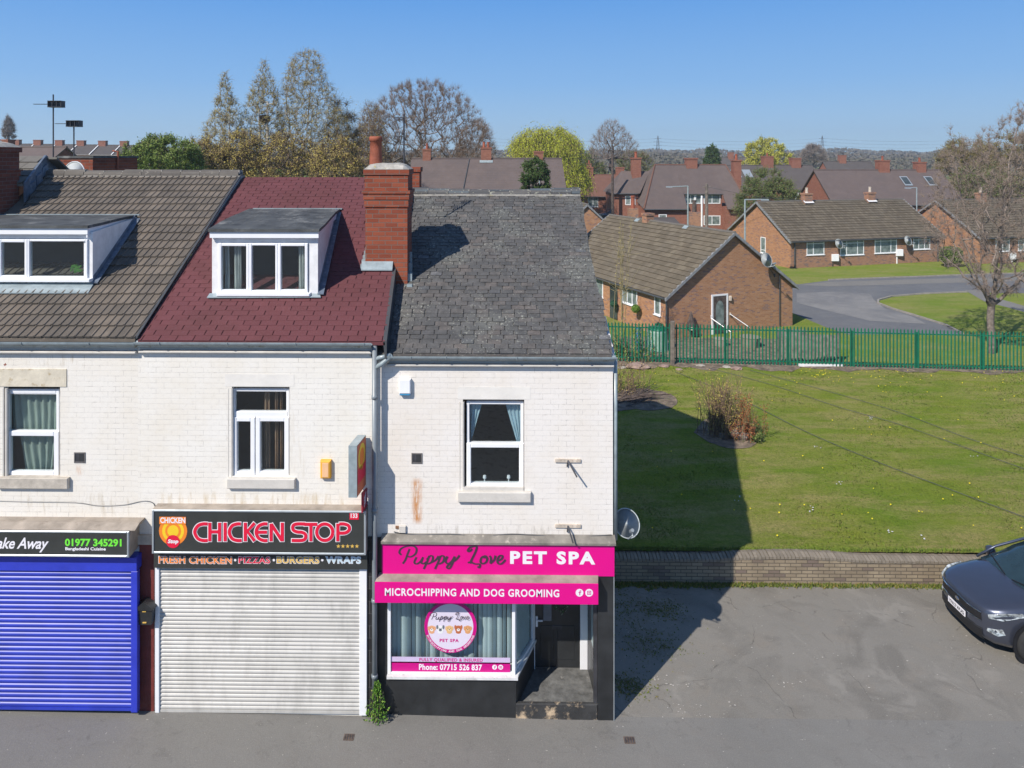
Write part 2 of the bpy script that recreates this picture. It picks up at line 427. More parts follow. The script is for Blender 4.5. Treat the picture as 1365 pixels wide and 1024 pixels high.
# ------------------------------------------------------------------ roof tiling
def tiles(mb, O, U, V, rows, tw, xl, xr, lip=.02, prof=((0, 0), (1, 0)), gap=.006, jit=.0, stag=.5, m=None, seed=1, blend=.0):
    rg = random.Random(seed)
    O, U, V = Vector(O), Vector(U).normalized(), Vector(V)
    Nn = U.cross(V).normalized()
    for r in range(rows):
        v0, v1 = r/rows, (r+1)/rows
        off = (stag*tw if r % 2 else 0)+(rg.uniform(-.06, .06) if jit > .02 else 0)
        l0, l1, r0, r1 = xl(v0), xl(v1), xr(v0), xr(v1)
        k = int(math.floor((min(l0, l1)-off)/tw))-1
        while k*tw+off < max(r0, r1):
            u0, u1 = k*tw+off, (k+1)*tw+off-gap; k += 1
            if jit: u0 += rg.uniform(0, jit*.5); u1 -= rg.uniform(0, jit*.5)
            if min(u1, max(r0, r1))-max(u0, min(l0, l1)) < .02: continue
            h0 = lip+rg.uniform(-jit, jit)*.35; h1 = .003
            rv = rg.random()
            dv = rg.uniform(-jit, jit)*.25/max(V.length, .1)
            lo, up = [], []
            for (f, h) in prof:
                u = u0+f*(u1-u0)
                a = min(max(u, l0), r0); b = min(max(u, l1), r1)
                lo.append(O+U*a+V*(v0+dv)+Nn*(h0+h)); up.append(O+U*b+V*(v1+.02/V.length)+Nn*(h1+h))
            for i in range(len(prof)-1):
                if (lo[i+1]-lo[i]).length < 1e-4 and (up[i+1]-up[i]).length < 1e-4: continue
                mb.face([lo[i], lo[i+1], up[i+1], up[i]], m, rv)
                b0 = lo[i]-Nn*(h0); b1 = lo[i+1]-Nn*(h0)
                mb.face([b0, b1, lo[i+1], lo[i]], m, rv)
def wall_holes(mb, x0, x1, z0, z1, y, holes, rev=.25, m=None, mrev=None):
    xs = sorted(set([x0, x1]+[v for h in holes for v in (h[0], h[1])])); zs = sorted(set([z0, z1]+[v for h in holes for v in (h[2], h[3])]))
    for a, b in zip(xs, xs[1:]):
        for c, d in zip(zs, zs[1:]):
            if any(h[0] <= a+1e-6 and b <= h[1]+1e-6 and h[2] <= c+1e-6 and d <= h[3]+1e-6 for h in holes): continue
            mb.face([(a, y, c), (b, y, c), (b, y, d), (a, y, d)], m)
    for (a, b, c, d) in holes:
        mb.face([(a, y, c), (a, y, d), (a, y+rev, d), (a, y+rev, c)], mrev)
        mb.face([(b, y, c), (b, y+rev, c), (b, y+rev, d), (b, y, d)], mrev)
        mb.face([(a, y, d), (b, y, d), (b, y+rev, d), (a, y+rev, d)], mrev)
        mb.face([(a, y, c), (a, y+rev, c), (b, y+rev, c), (b, y, c)], mrev)
def frame_rect(mb, x0, x1, z0, z1, y0, y1, t, b=.008):
    mb.bevbox(x0, x0+t, y0, y1, z0, z1, b); mb.bevbox(x1-t, x1, y0, y1, z0, z1, b)
    mb.bevbox(x0+t, x1-t, y0+.001, y1, z0, z0+t, b); mb.bevbox(x0+t, x1-t, y0+.001, y1, z1-t, z1, b)
def drape(mb, x0, x1, z0, z1, y, folds=8, amp=.03, shift0=0.0, shift1=0.0, gather=1.0):
    """hanging cloth with folds; the foot may be drawn aside"""
    n = folds*6; rows = 8; ids = []
    for j in range(rows+1):
        t = j/rows; R = []
        a = x0+(shift0)*t; b = x1+(shift1)*t
        for i in range(n+1):
            u = i/n
            R.append(mb.vert((a+(b-a)*u, y+amp*math.sin(u*folds*2*PI+.8*math.sin(t*3+u*5)), z1+(z0-z1)*t)))
        ids.append(R)
    for j in range(rows):
        for i in range(n): mb.fidx((ids[j][i], ids[j][i+1], ids[j+1][i+1], ids[j+1][i]))
# ================================================================== the row of shops
YE, YR, YBK = -.10, 4.9, 9.9
zeB = WZ(451.5, YE, 250); zrB = WZ(231.5, YR, 200); mB = (zrB-zeB)/(YR-YE)
zeR = WZ(455, YE, 400); zrR = WZ(237, YR, 400); mR = (zrR-zeR)/(YR-YE)
zeS = WZ(471.5, 0, 650); zrS = WZ(256, YR, 650); mS = (zrS-zeS)/(YR-0)
XB = W(180, 451, YE).x                        # brown | red
XM0, XM1 = W(513, 455, YE).x, W(513, 455, YE).x-.22      # right edge of the red roof at eave, ridge
XW = WX(499, 0)                               # right end of the middle wall
XS0, XS1 = W(816, 471, 0).x, W(771, 252, YR).x
XRW = WX(817, .1)
def white_mat(name, base, st, red=None): return white_brick(name, base, (.30, .28, .26), st, redbits=red)
def lp(T, px, py, y=0): p = W(px, py, y)-T.loc; return p
RUST = (.55, .25, .09)
def stain(T, px0, px1, py0, py1, c=RUST, thr=.45, scl=14):
    a, b = lp(T, px0, py1), lp(T, px1, py0)
    return (a.x, b.x, a.z, b.z, c, thr, scl)
def slope_mesh(mb, xs, y0, z0, y1, z1, th=.06, m=None):
    (a0, b0), (a1, b1) = xs
    mb.loft([[(a0, y0, z0-th), (b0, y0, z0-th), (b0, y0, z0-.012), (a0, y0, z0-.012)],
             [(a1, y1, z1-th), (b1, y1, z1-th), (b1, y1, z1-.012), (a1, y1, z1-.012)]], m=m)
TL = Thing('takeaway_shop', 'white painted brick shop with brown tiled roof and royal blue roller shutter', 'shop', W(60, 941, 0))
TM = Thing('chicken_shop', 'white painted brick shop with dark red shingled roof and grey roller shutter', 'shop', W(345, 946, 0))
TR = Thing('pet_spa_shop', 'white painted brick end shop with old slate roof and black and pink shopfront', 'shop', W(660, 958, .1))
MT['wallL'] = white_mat('white_painted_brick', (.80, .765, .70),
    [stain(TL, 100, 112, 618, 636, RUST, .40), stain(TL, -20, 130, 470, 492, (.45, .38, .28), .52, 9), stain(TL, -20, 200, 655, 690, (.50, .43, .32), .55, 6)],
    [(lp(TL, -40, 0).x, lp(TL, 40, 0).x, lp(TL, 0, 506).z, lp(TL, 0, 478).z, .66)])
MT['wallM'] = white_mat('white_painted_brick_clean', (.81, .78, .72),
    [stain(TM, 200, 497, 655, 682, (.58, .48, .33), .50, 6), stain(TM, 385, 410, 500, 640, (.62, .55, .44), .5, 5), stain(TM, 360, 385, 660, 680, (.12, .11, .1), .56, 12)])
MT['wallR'] = white_mat('cream_white_painted_brick', (.80, .76, .71),
    [stain(TR, 546, 564, 640, 704, RUST, .36, 20), stain(TR, 505, 600, 645, 690, (.2, .19, .17), .66, 16), stain(TR, 520, 810, 702, 722, (.4, .36, .3), .52, 7)])
MT['gableR'] = white_mat('white_gable', (.72, .70, .68), [])
MT['plaster'] = mat('painted_lintel', (.775, .745, .69), .65, var=.05, scale=3, bmp=.15, dirt=(9, .68, (.62, .57, .5)))
# ---- walls
def opening(px0, px1, py0, py1, y=0):
    a, b = W(px0, py1, y), W(px1, py0, y); return (a.x, b.x, a.z, b.z)
def shell(T, x0, x1, y, ze, zr, holes, m, rev=.13, xr0=None):
    mb = MB(); zb = -.35; yr, yb = YR, YBK
    wall_holes(mb, x0, x1, zb, ze, y, holes, rev, 0, 0)
    for x, s in ((x0, 1), (x1, -1)):
        mb.face([(x, y, zb), (x, yb, zb), (x, yb, ze), (x, yr, zr-.05), (x, y, ze)])
    mb.face([(x0, yb, zb), (x1, yb, zb), (x1, yb, ze), (x0, yb, ze)])
    mb.face([(x0, y+.02, ze-.02), (x1, y+.02, ze-.02), (x1, yb, ze-.02), (x0, yb, ze-.02)])
    zf = ze-2.85
    mb.face([(x0, y+.05, zf), (x1, y+.05, zf), (x1, yb, zf), (x0, yb, zf)])
    return T.part('wall', mb, m)
w1 = opening(5, 80, 516, 637); w2 = opening(309, 386, 516, 635); w3 = opening(617, 699, 533, 655, .1)
XL0 = WX(-170)
shell(TL, XL0, XB, 0, zeB-.05, zrB, [w1], MT['wallL'])
shell(TM, XB, XW, 0, zeR-.06, zrR, [w2], MT['wallM'])
shop = opening(517, 797, 768, 990, .1); shop = (shop[0], shop[1], -.35, shop[3])
shell(TR, XW+.002, XRW, .1, zeS-.1, zrS, [w3, shop], MT['wallR'])
# ---- upper windows
def wbox(mb, px0, px1, py0, py1, y, y0, y1, bev=0.0):
    a, b = W(px0, py1, y), W(px1, py0, y)
    if bev: mb.bevbox(a.x, b.x, y0, y1, a.z, b.z, bev)
    else: mb.box(a.x, b.x, y0, y1, a.z, b.z)
def px_frame(mb, px0, px1, py0, py1, y, t, y0, y1, b=.01):
    a, c = W(px0, py1, y), W(px1, py0, y); frame_rect(mb, a.x, c.x, a.z, c.z, y0, y1, t, b)
def pane(T, par, px0, px1, py0, py1, y, m='glass'):
    mb = MB(); a, b = W(px0, py1, y), W(px1, py0, y)
    mb.box(a.x, b.x, y, y+.006, a.z, b.z); return T.part('pane', mb, MT[m], par)
def curtain(T, par, px0, px1, py0, py1, y, m, folds=6, s0=0, s1=0, amp=.02):
    mb = MB(); a, b = W(px0, py1, y), W(px1, py0, y); drape(mb, a.x, b.x, a.z, b.z, y, folds, amp, s0, s1)
    return T.part('curtain', mb, MT[m], par, smooth=True)
def sill(T, px0, px1, py0, py1, y, prot=.07, m='stone', name='sill'):
    mb = MB(); a, b = W(px0, py1, y-prot), W(px1, py0, y-prot)
    mb.bevbox(a.x, b.x, y-prot, y+.12, a.z, b.z, .012); return T.part(name, mb, MT[m])
yf = .085
# left window (two panes, the lower a sash in a heavier frame)
f = MB(); px_frame(f, 8, 80, 520, 636, yf, .055, yf-.02, yf+.06); px_frame(f, 8, 80, 574, 634, yf, .085, yf-.035, yf+.05); wbox(f, 10, 80, 519, 525, yf, yf-.01, yf+.05)
fr = TL.part('window', f, MT['upvc'])
pane(TL, fr, 12, 77, 524, 577, yf+.02); pane(TL, fr, 15, 73, 582, 628, yf+.01)
curtain(TL, fr, 14, 78, 520, 578, yf+.12, 'curtain_g', 7, .05, 0, .025); curtain(TL, fr, 26, 76, 578, 630, yf+.12, 'curtain_g', 5, .10, -.05, .03)
sill(TL, -6, 90, 638, 652, 0)
mb = MB(); wbox(mb, -10, 89, 492, 515, 0, -.012, .0); TL.part('lintel', mb, MT['lintel'])
# middle window
f = MB(); px_frame(f, 310, 386, 518, 634, yf, .05, yf-.02, yf+.06)
wbox(f, 312, 384, 548, 555, yf, yf-.03, yf+.04, .008)
px_frame(f, 311, 341, 555, 633, yf, .075, yf-.045, yf+.05); px_frame(f, 342, 386, 555, 633, yf, .075, yf-.045, yf+.05)
fr = TM.part('window', f, MT['upvc'])
pane(TM, fr, 315, 382, 522, 549, yf+.02); pane(TM, fr, 316, 336, 559, 627, yf+.005); pane(TM, fr, 347, 382, 559, 627, yf+.005)
for a, b in ((352, 360), (366, 371), (373, 377)):
    curtain(TM, fr, a, b, 520, 627, yf+.15, 'curtain_b', 2, 0, 0, .02)
sill(TM, 302, 393, 639, 652, 0, m='stone_w'); mb = MB(); wbox(mb, 300, 392, 499, 515, 0, -.003, 0); TM.part('lintel', mb, MT['plaster'])
# right window
yg = .185
f = MB(); px_frame(f, 622, 698, 535, 650, yg, .05, yg-.02, yg+.06); px_frame(f, 622, 698, 590, 649, yg, .075, yg-.045, yg+.05)
fr = TR.part('window', f, MT['upvc'])
pane(TR, fr, 627, 694, 537, 588, yg+.02); pane(TR, fr, 629, 691, 597, 643, yg+.005)
curtain(TR, fr, 627, 643, 536, 590, yg+.1, 'curtain_bl', 3, 0, -.19, .015); curtain(TR, fr, 673, 695, 536, 590, yg+.1, 'curtain_bl', 4, .20, 0, .015)
for q in (646, 678):
    mb = MB(); c = W(q, 642, yg+.08); mb.lathe(c, [(.012, 0), (.012, .03), (.004, .035), (.004, .05), (.03, .06), (.026, .10), (.02, .105)], 10)
    TR.part('ornament', mb, MT['upvc'], fr)
sill(TR, 610, 708, 657, 670, .1, m='stone_w')
mb = MB(); wbox(mb, 617, 698, 650, 657, .1, .085, .16); TR.part('inner_sill', mb, MT['stone_w'])
mb = MB(); wbox(mb, 610, 707, 516, 532, .1, .097, .1); TR.part('lintel', mb, MT['plaster'])
# worn brick edges of the left jambs
for T, px, y in ((TL, 4, 0), (TM, 304.5, 0), (TR, 613, .1)):
    mb = MB(); top, bot = (518, 636) if y == 0 else (536, 654)
    a, b = W(px, top, y), W(px, bot, y)
    mb.tube([(a.x, y+.012, b.z), (a.x, y+.012, a.z)], .016, 8); mb.tube([(a.x+.05, y+.02, b.z), (a.x+.05, y+.02, a.z)], .024, 8)
    T.part('jamb_moulding', mb, MT['stone_w'] if y else MT['stone_w'])
# ---- eaves
def eaves(T, x0, x1, y, pys, px):
    a, b, c, d, e = [WZ(v, y, px) for v in pys]     # gutter centre, cream top, grey top, white top, bottom
    mb = MB(); mb.box(x0, x1, y-.10, y, c, b); T.part('fascia_board', mb, MT['lintel'])
    mb = MB(); mb.box(x0, x1, y-.012, y, d, c-.002); T.part('cornice', mb, MT['stone_w'])
    mb = MB(); mb.bevbox(x0, x1, y-.085, y, e, d-.002, .012); T.part('cornice_moulding', mb, MT['stone_w'])
    mb = MB(); n = 10; R = []
    for x in (x0-.02, x1+.02):
        o = [(x, y-.135+.062*math.cos(PI+PI*k/n), a+.02+.062*math.sin(PI+PI*k/n)) for k in range(n+1)]
        i = [(x, y-.135+.052*math.cos(2*PI-PI*k/n), a+.02+.052*math.sin(2*PI-PI*k/n)) for k in range(n+1)]
        R.append(o+i)
    mb.loft(R); g = T.part('gutter', mb, MT['gutter'])
    x = x0+.4
    while x < x1:
        k = MB(); k.tube([(x, y-.135+.066*math.cos(PI+PI*q/8), a+.02+.066*math.sin(PI+PI*q/8)) for q in range(9)], .008, 6); x += .57 if T is TR else 1.1
        T.part('gutter_clip', k, MT['gutter'], g)
eaves(TL, XL0, XB, 0, (454, 457.5, 461, 466.5, 470), 60)
eaves(TM, XB+.04, WX(496), 0, (454.5, 458.5, 461.5, 466.5, 470), 380)
eaves(TR, WX(517, .1), XRW+.01, .1, (473, 476, 479, 484, 487.5), 660)
# ---- roofs
BROWN = [(0, (.125, .108, .090)), (.35, (.152, .130, .108)), (.7, (.170, .142, .114)), (1, (.20, .168, .136))]
MT['brown_tile'] = rndmat('weathered_brown_tile', BROWN, .85, 5, .35, [(22, .70, (.45, .43, .36), 2.0)], .4, patch=(1.4, .5, (.10, .088, .075), .45))
MT['ridge_tile'] = rndmat('grey_ridge_tile', [(0, (.11, .10, .09)), (1, (.17, .155, .135))], .85, 7, .3, [(10, .66, (.30, .28, .23))], .5)
MT['red_tile'] = rndmat('dark_red_shingle', [(0, (.128, .043, .048)), (.5, (.136, .046, .051)), (1, (.146, .050, .055))], .75, 3, .22, [(26, .80, (.2, .16, .13))], .25, patch=(.8, .48, (.10, .036, .036), .6))
MT['slate'] = rndmat('worn_grey_slate', [(0, (.090, .090, .089)), (.3, (.108, .106, .104)), (.6, (.120, .116, .112)), (.82, (.134, .124, .116)), (.95, (.150, .130, .118)), (.985, (.10, .105, .11)), (1, (.20, .20, .21))], .75, 7, .7,
    [(22, .60, (.27, .27, .235), .9), (45, .66, (.46, .46, .38), 1.3)], .6, .45, patch=(.9, .52, (.14, .145, .13), .5))
def over_lead(): pass
pA = WP(22, 290, YE, zeB, mB); pB = W(64, 229, YR)
def xlB(v):
    vA = (pA.y-YE)/(YR-YE)
    return XL0-.2 if v < vA-.04 else pA.x+(pB.x-pA.x)*(v-vA)/(1-vA)
mb = MB()
tiles(mb, (0, YE, zeB), (1, 0, 0), (0, YR-YE, zrB-zeB), 20, .268, xlB, lambda v: XB, .036,
      ((0, .010), (.05, .018), (.11, .018), (.16, .0), (.5, .0), (.53, .010), (.57, .018), (.63, .018), (.68, .0), (1, .0)), .003, .008, 0, seed=3)
slope_mesh(mb, ((XL0-.2, XB), (XL0-.2, XB)), YE, zeB, YR, zrB)
slope_mesh(mb, ((XL0-.2, XB), (XL0-.2, XB)), YBK+.2, zeB, YR+.01, zrB-.005)
roofL = TL.part('roof', mb, MT['brown_tile'])
def ridge(T, par, x0, x1, y, z, r, step, mats, lift=.0, sag=0.0, seed=1):
    rg = random.Random(seed); mb = MB(); x = x0
    while x < x1-.05:
        e = min(x+step, x1); j = rg.uniform(-.012, .012)
        zz = z+lift-sag*math.sin(PI*(x-x0)/(x1-x0))+j
        R = []
        for xx in (x+.004, e-.004):
            R.append([(xx, y+r*1.25*math.cos(PI*k/8+0), zz-r*.55+r*math.sin(PI*k/8)) for k in range(9)])
        mb.loft(R); 
        mb.box(e-.012, e+.012, y-r*.9, y+r*.9, zz-r*.3, zz+r*.3, 1)
        x = e
    mb.box(x0, x1, y-r*1.35, y+r*1.35, z-.12, z-.045, 1)
    return T.part('ridge_tiles', mb, mats, par)
ridge(TL, roofL, pB.x+.02, XB+.03, YR, zrB, .13, .45, [MT['ridge_tile'], MT['mortar']], .03, .0, 2)
mb = MB(); mb.prism([(XB+.0, YE, zeB+.0), (XB+.04, YE, zeB+.0), (XB+.04, YE, zeB+.03), (XB+.0, YE, zeB+.03)], (0, YR-YE, zrB-zeB))
TL.part('verge_flashing', mb, MT['pvc_dark'], roofL)
# red shingles
mb = MB(); xr = lambda v: XM0+(XM1-XM0)*v
tiles(mb, (0, YE, zeR), (1, 0, 0), (0, YR-YE, zrR-zeR), 44, .28, lambda v: XB+.045, xr, .007, ((0, 0), (1, 0)), .010, .006, .5, seed=5)
slope_mesh(mb, ((XB+.045, XM0), (XB+.045, XM1)), YE, zeR, YR, zrR)
slope_mesh(mb, ((XB+.045, XM0), (XB+.045, XM1)), YBK+.2, zeR, YR+.01, zrR-.005)
roofM = TM.part('roof', mb, MT['red_tile'])
mb = MB(); mb.prism([(XM0-.03, YE, zeR+.008), (XM0+.03, YE, zeR+.008), (XM0+.03, YE, zeR-.28), (XM0-.0, YE, zeR-.28)], (XM1-XM0, YR-YE, zrR-zeR))
TM.part('verge_flashing', mb, MT['pvc_dark'], roofM)
# slate
mb = MB(); XSL = WX(519, 0)+.0
rg = random.Random(11)
xls = lambda v: XSL+(XM1-XM0-.02)*v
# a verge that wanders a little
xrs = lambda v: XS0+(XS1-XS0)*v+.03*math.sin(v*9)+.015*math.sin(v*31)
tiles(mb, (0, 0, zeS), (1, 0, 0), (0, YR, zrS-zeS), 48, .225, xls, xrs, .010, ((0, 0), (1, 0)), .009, .022, .5, seed=9)
slope_mesh(mb, ((XSL-.3, XS0-.01), (XSL-.4, XS1-.01)), 0, zeS, YR, zrS)
slope_mesh(mb, ((XSL-.3, XS0), (XSL-.4, XS1)), YBK+.2, zeS, YR+.01, zrS-.005)
roofR = TR.part('roof', mb, MT['slate'])
ridge(TR, roofR, XM1+.05, XS1+.02, YR, zrS, .14, .47, [rndmat('grey_ridge_slate', [(0, (.07, .072, .075)), (.6, (.12, .115, .11)), (1, (.10, .13, .15))], .7, 6, .3, [(14, .62, (.3, .3, .24))], .4), MT['mortar']], .05, .05, 4)
mb = MB()   # white board standing at the foot of the verge
a, b = W(808, 398, 1.0), W(818, 470, .2)
mb.prism([(XS0-.02, .14, zeS-.35), (XS0-.02, .14, zeS-.02), (XS0-.03, .95, zeS+.40), (XS0-.03, .95, zeS-.1)], (.085, 0, 0))
TR.part('barge_board', mb, MT['upvc_dirty'], roofR)
# neighbour beyond the left chimney
TN = Thing('neighbouring_house', 'house with stepped grey tiles behind the brick chimney at the left edge', 'house', (XL0, 3.2, 0))
mb = MB(); HN = .40
dxn = (pB.x-pA.x)/(pB.y-pA.y)
def nx(y): return pB.x-.10+(y-pB.y)*dxn
y0n = 3.75
tiles(mb, (0, y0n, zeB+mB*(y0n-YE)+HN), (1, 0, 0), (0, YR-y0n, mB*(YR-y0n)), 4, .42, lambda v: XL0-2.5, lambda v: nx(y0n+(YR-y0n)*v), .03, ((0, 0), (1, 0)), .008, .01, .5, seed=8)
slope_mesh(mb, ((XL0-2.5, nx(y0n)), (XL0-2.5, nx(YR))), y0n, zeB+mB*(y0n-YE)+HN, YR, zrB+HN)
slope_mesh(mb, ((XL0-2.5, nx(YR)), (XL0-2.5, nx(YR)+.3)), YBK, zeB+HN, YR+.01, zrB+HN-.004)
TN.part('roof', mb, rndmat('grey_concrete_tile', [(0, (.16, .15, .135)), (1, (.22, .21, .185))], .85, 5, .3))
mb = MB()
mb.prism([(nx(y0n)+.01, y0n, zeB+mB*(y0n-YE)-.05), (nx(y0n)+.01, y0n, zeB+mB*(y0n-YE)+HN+.03), (nx(YR)+.01, YR, zrB+HN+.03), (nx(YR)+.01, YR, zrB-.05)], (.05, 0, 0))
mb.prism([(nx(YR)+.012, YR, zrB-.05), (nx(YR)+.012, YR, zrB+HN+.03), (nx(YR)+.012, YR+1.6, zrB+HN-.78)], (.05, 0, 0))
for q in range(3):
    y = y0n+.2+q*.35; p = zeB+mB*(y-YE)
    mb.prism([(nx(y)+.03, y, p+.05), (nx(y)+.03, y, p+.26), (nx(y)+.03, y+.2, p+.36), (nx(y)+.03, y+.2, p+.15)], (.045+.01*q % .02, 0, 0))
TN.part('lead_flashing', mb, MT['lead'])
mb = MB(); mb.box(XL0-2.5, nx(YR)-.15, 4.8, YBK, -.3, zeB+1.5); TN.part('wall', mb, MT['dk_brick'])
# ---- chimneys
def chimney(T, x0, x1, y0, y1, zb, zt, bands, mbrick, cap=True):
    mb = MB(); mb.box(x0, x1, y0, y1, zb, bands[0][0])
    for (za, zc, o) in bands: mb.box(x0-o, x1+o, y0-o, y1+o, za, zc)
    c = T.part('chimney', mb, mbrick)
    if cap:
        m2 = MB(); z = bands[-1][1]; o = bands[-1][2]
        rgc = random.Random(2); nx_, ny_ = 8, 8; ids = []
        for j in range(ny_+1):
            for i in range(nx_+1):
                u, v = i/nx_, j/ny_; e = min(u, 1-u, v, 1-v)*4
                ids.append(m2.vert((x0-o+.01+(x1-x0+2*o-.02)*u, y0-o+.01+(y1-y0+2*o-.02)*v, z+.002+(0 if e == 0 else .05+.06*min(1, e)+rgc.uniform(-.012, .012)))))
        for j in range(ny_):
            for i in range(nx_):
                k = j*(nx_+1)+i; m2.fidx((ids[k], ids[k+1], ids[k+nx_+2], ids[k+nx_+1]))
        T.part('mortar_cap', m2, MT['mortar'], c, smooth=False)
    return c
c0 = WP(515, 358, YE, zeR, mR); yc = c0.y
x0, x1 = WX(487, yc), WX(543, yc); zq = lambda py: WZ(py, yc, 515)
ch = chimney(TM, x0, x1, yc, yc+.78, c0.z-.6, 0, [(zq(276), zq(266), .02), (zq(266), zq(258), .035), (zq(258), zq(254), .055), (zq(254), zq(233), .012), (zq(233), zq(226), .035)], MT['red_brick'])
mb = MB(); pc = W(501, 222, yc+.3)
zt = zq(180); mb.lathe((pc.x, yc+.3, zq(222)-.02), [(.13, 0), (.125, .04), (.112, .35), (.112, zt-zq(222)-.09), (.128, zt-zq(222)-.085), (.128, zt-zq(222)-.02), (.115, zt-zq(222)), (.09, zt-zq(222)), (.09, zt-zq(222)-.3)], 20)
TM.part('chimney_pot', mb, MT['terra'], ch, smooth=True)
mb = MB()   # lead apron and soakers
za = zq(352); mb.loft([[(x0-.06, yc-.12, WP(489, 360, YE, zeR, mR).z+.0), (WX(524, yc)+.0, yc-.12, WP(489, 360, YE, zeR, mR).z), (WX(524, yc), yc-.008, za-.02), (x0-.06, yc-.008, za-.02)],
    [(x0-.06, yc-.12, WP(489, 360, YE, zeR, mR).z+.02), (WX(524, yc), yc-.12, WP(489, 360, YE, zeR, mR).z+.02), (WX(524, yc), yc-.006, za+.05), (x0-.06, yc-.006, za+.05)]])
for q in range(5):
    y = yc+q*.13-.02; z = zeR+mR*(y-YE); mb.box(x0-.09, x0+.0, y, y+.10, z, z+.09+.0*q)
for q in range(4):
    y = yc+q*.16-.1; z = zeS+mS*(y-0); mb.box(x1-.0, x1+.10-.02*q, y, y+.13, z, z+.05+.1*q)
TM.part('lead_flashing', mb, MT['gutter'], ch)
c1 = WP(10, 296, YE, zeB, mB); yl = c1.y
xr_, z1q = WX(-8, yl), lambda py: WZ(py, yl, 10)
chimney(TN, xr_-.95, xr_, yl, yl+.8, c1.z-.5, 0, [(z1q(236), z1q(229), .02), (z1q(229), z1q(227), .05), (z1q(227), z1q(203), .0), (z1q(203), z1q(196), .04)], MT['dk_brick'])
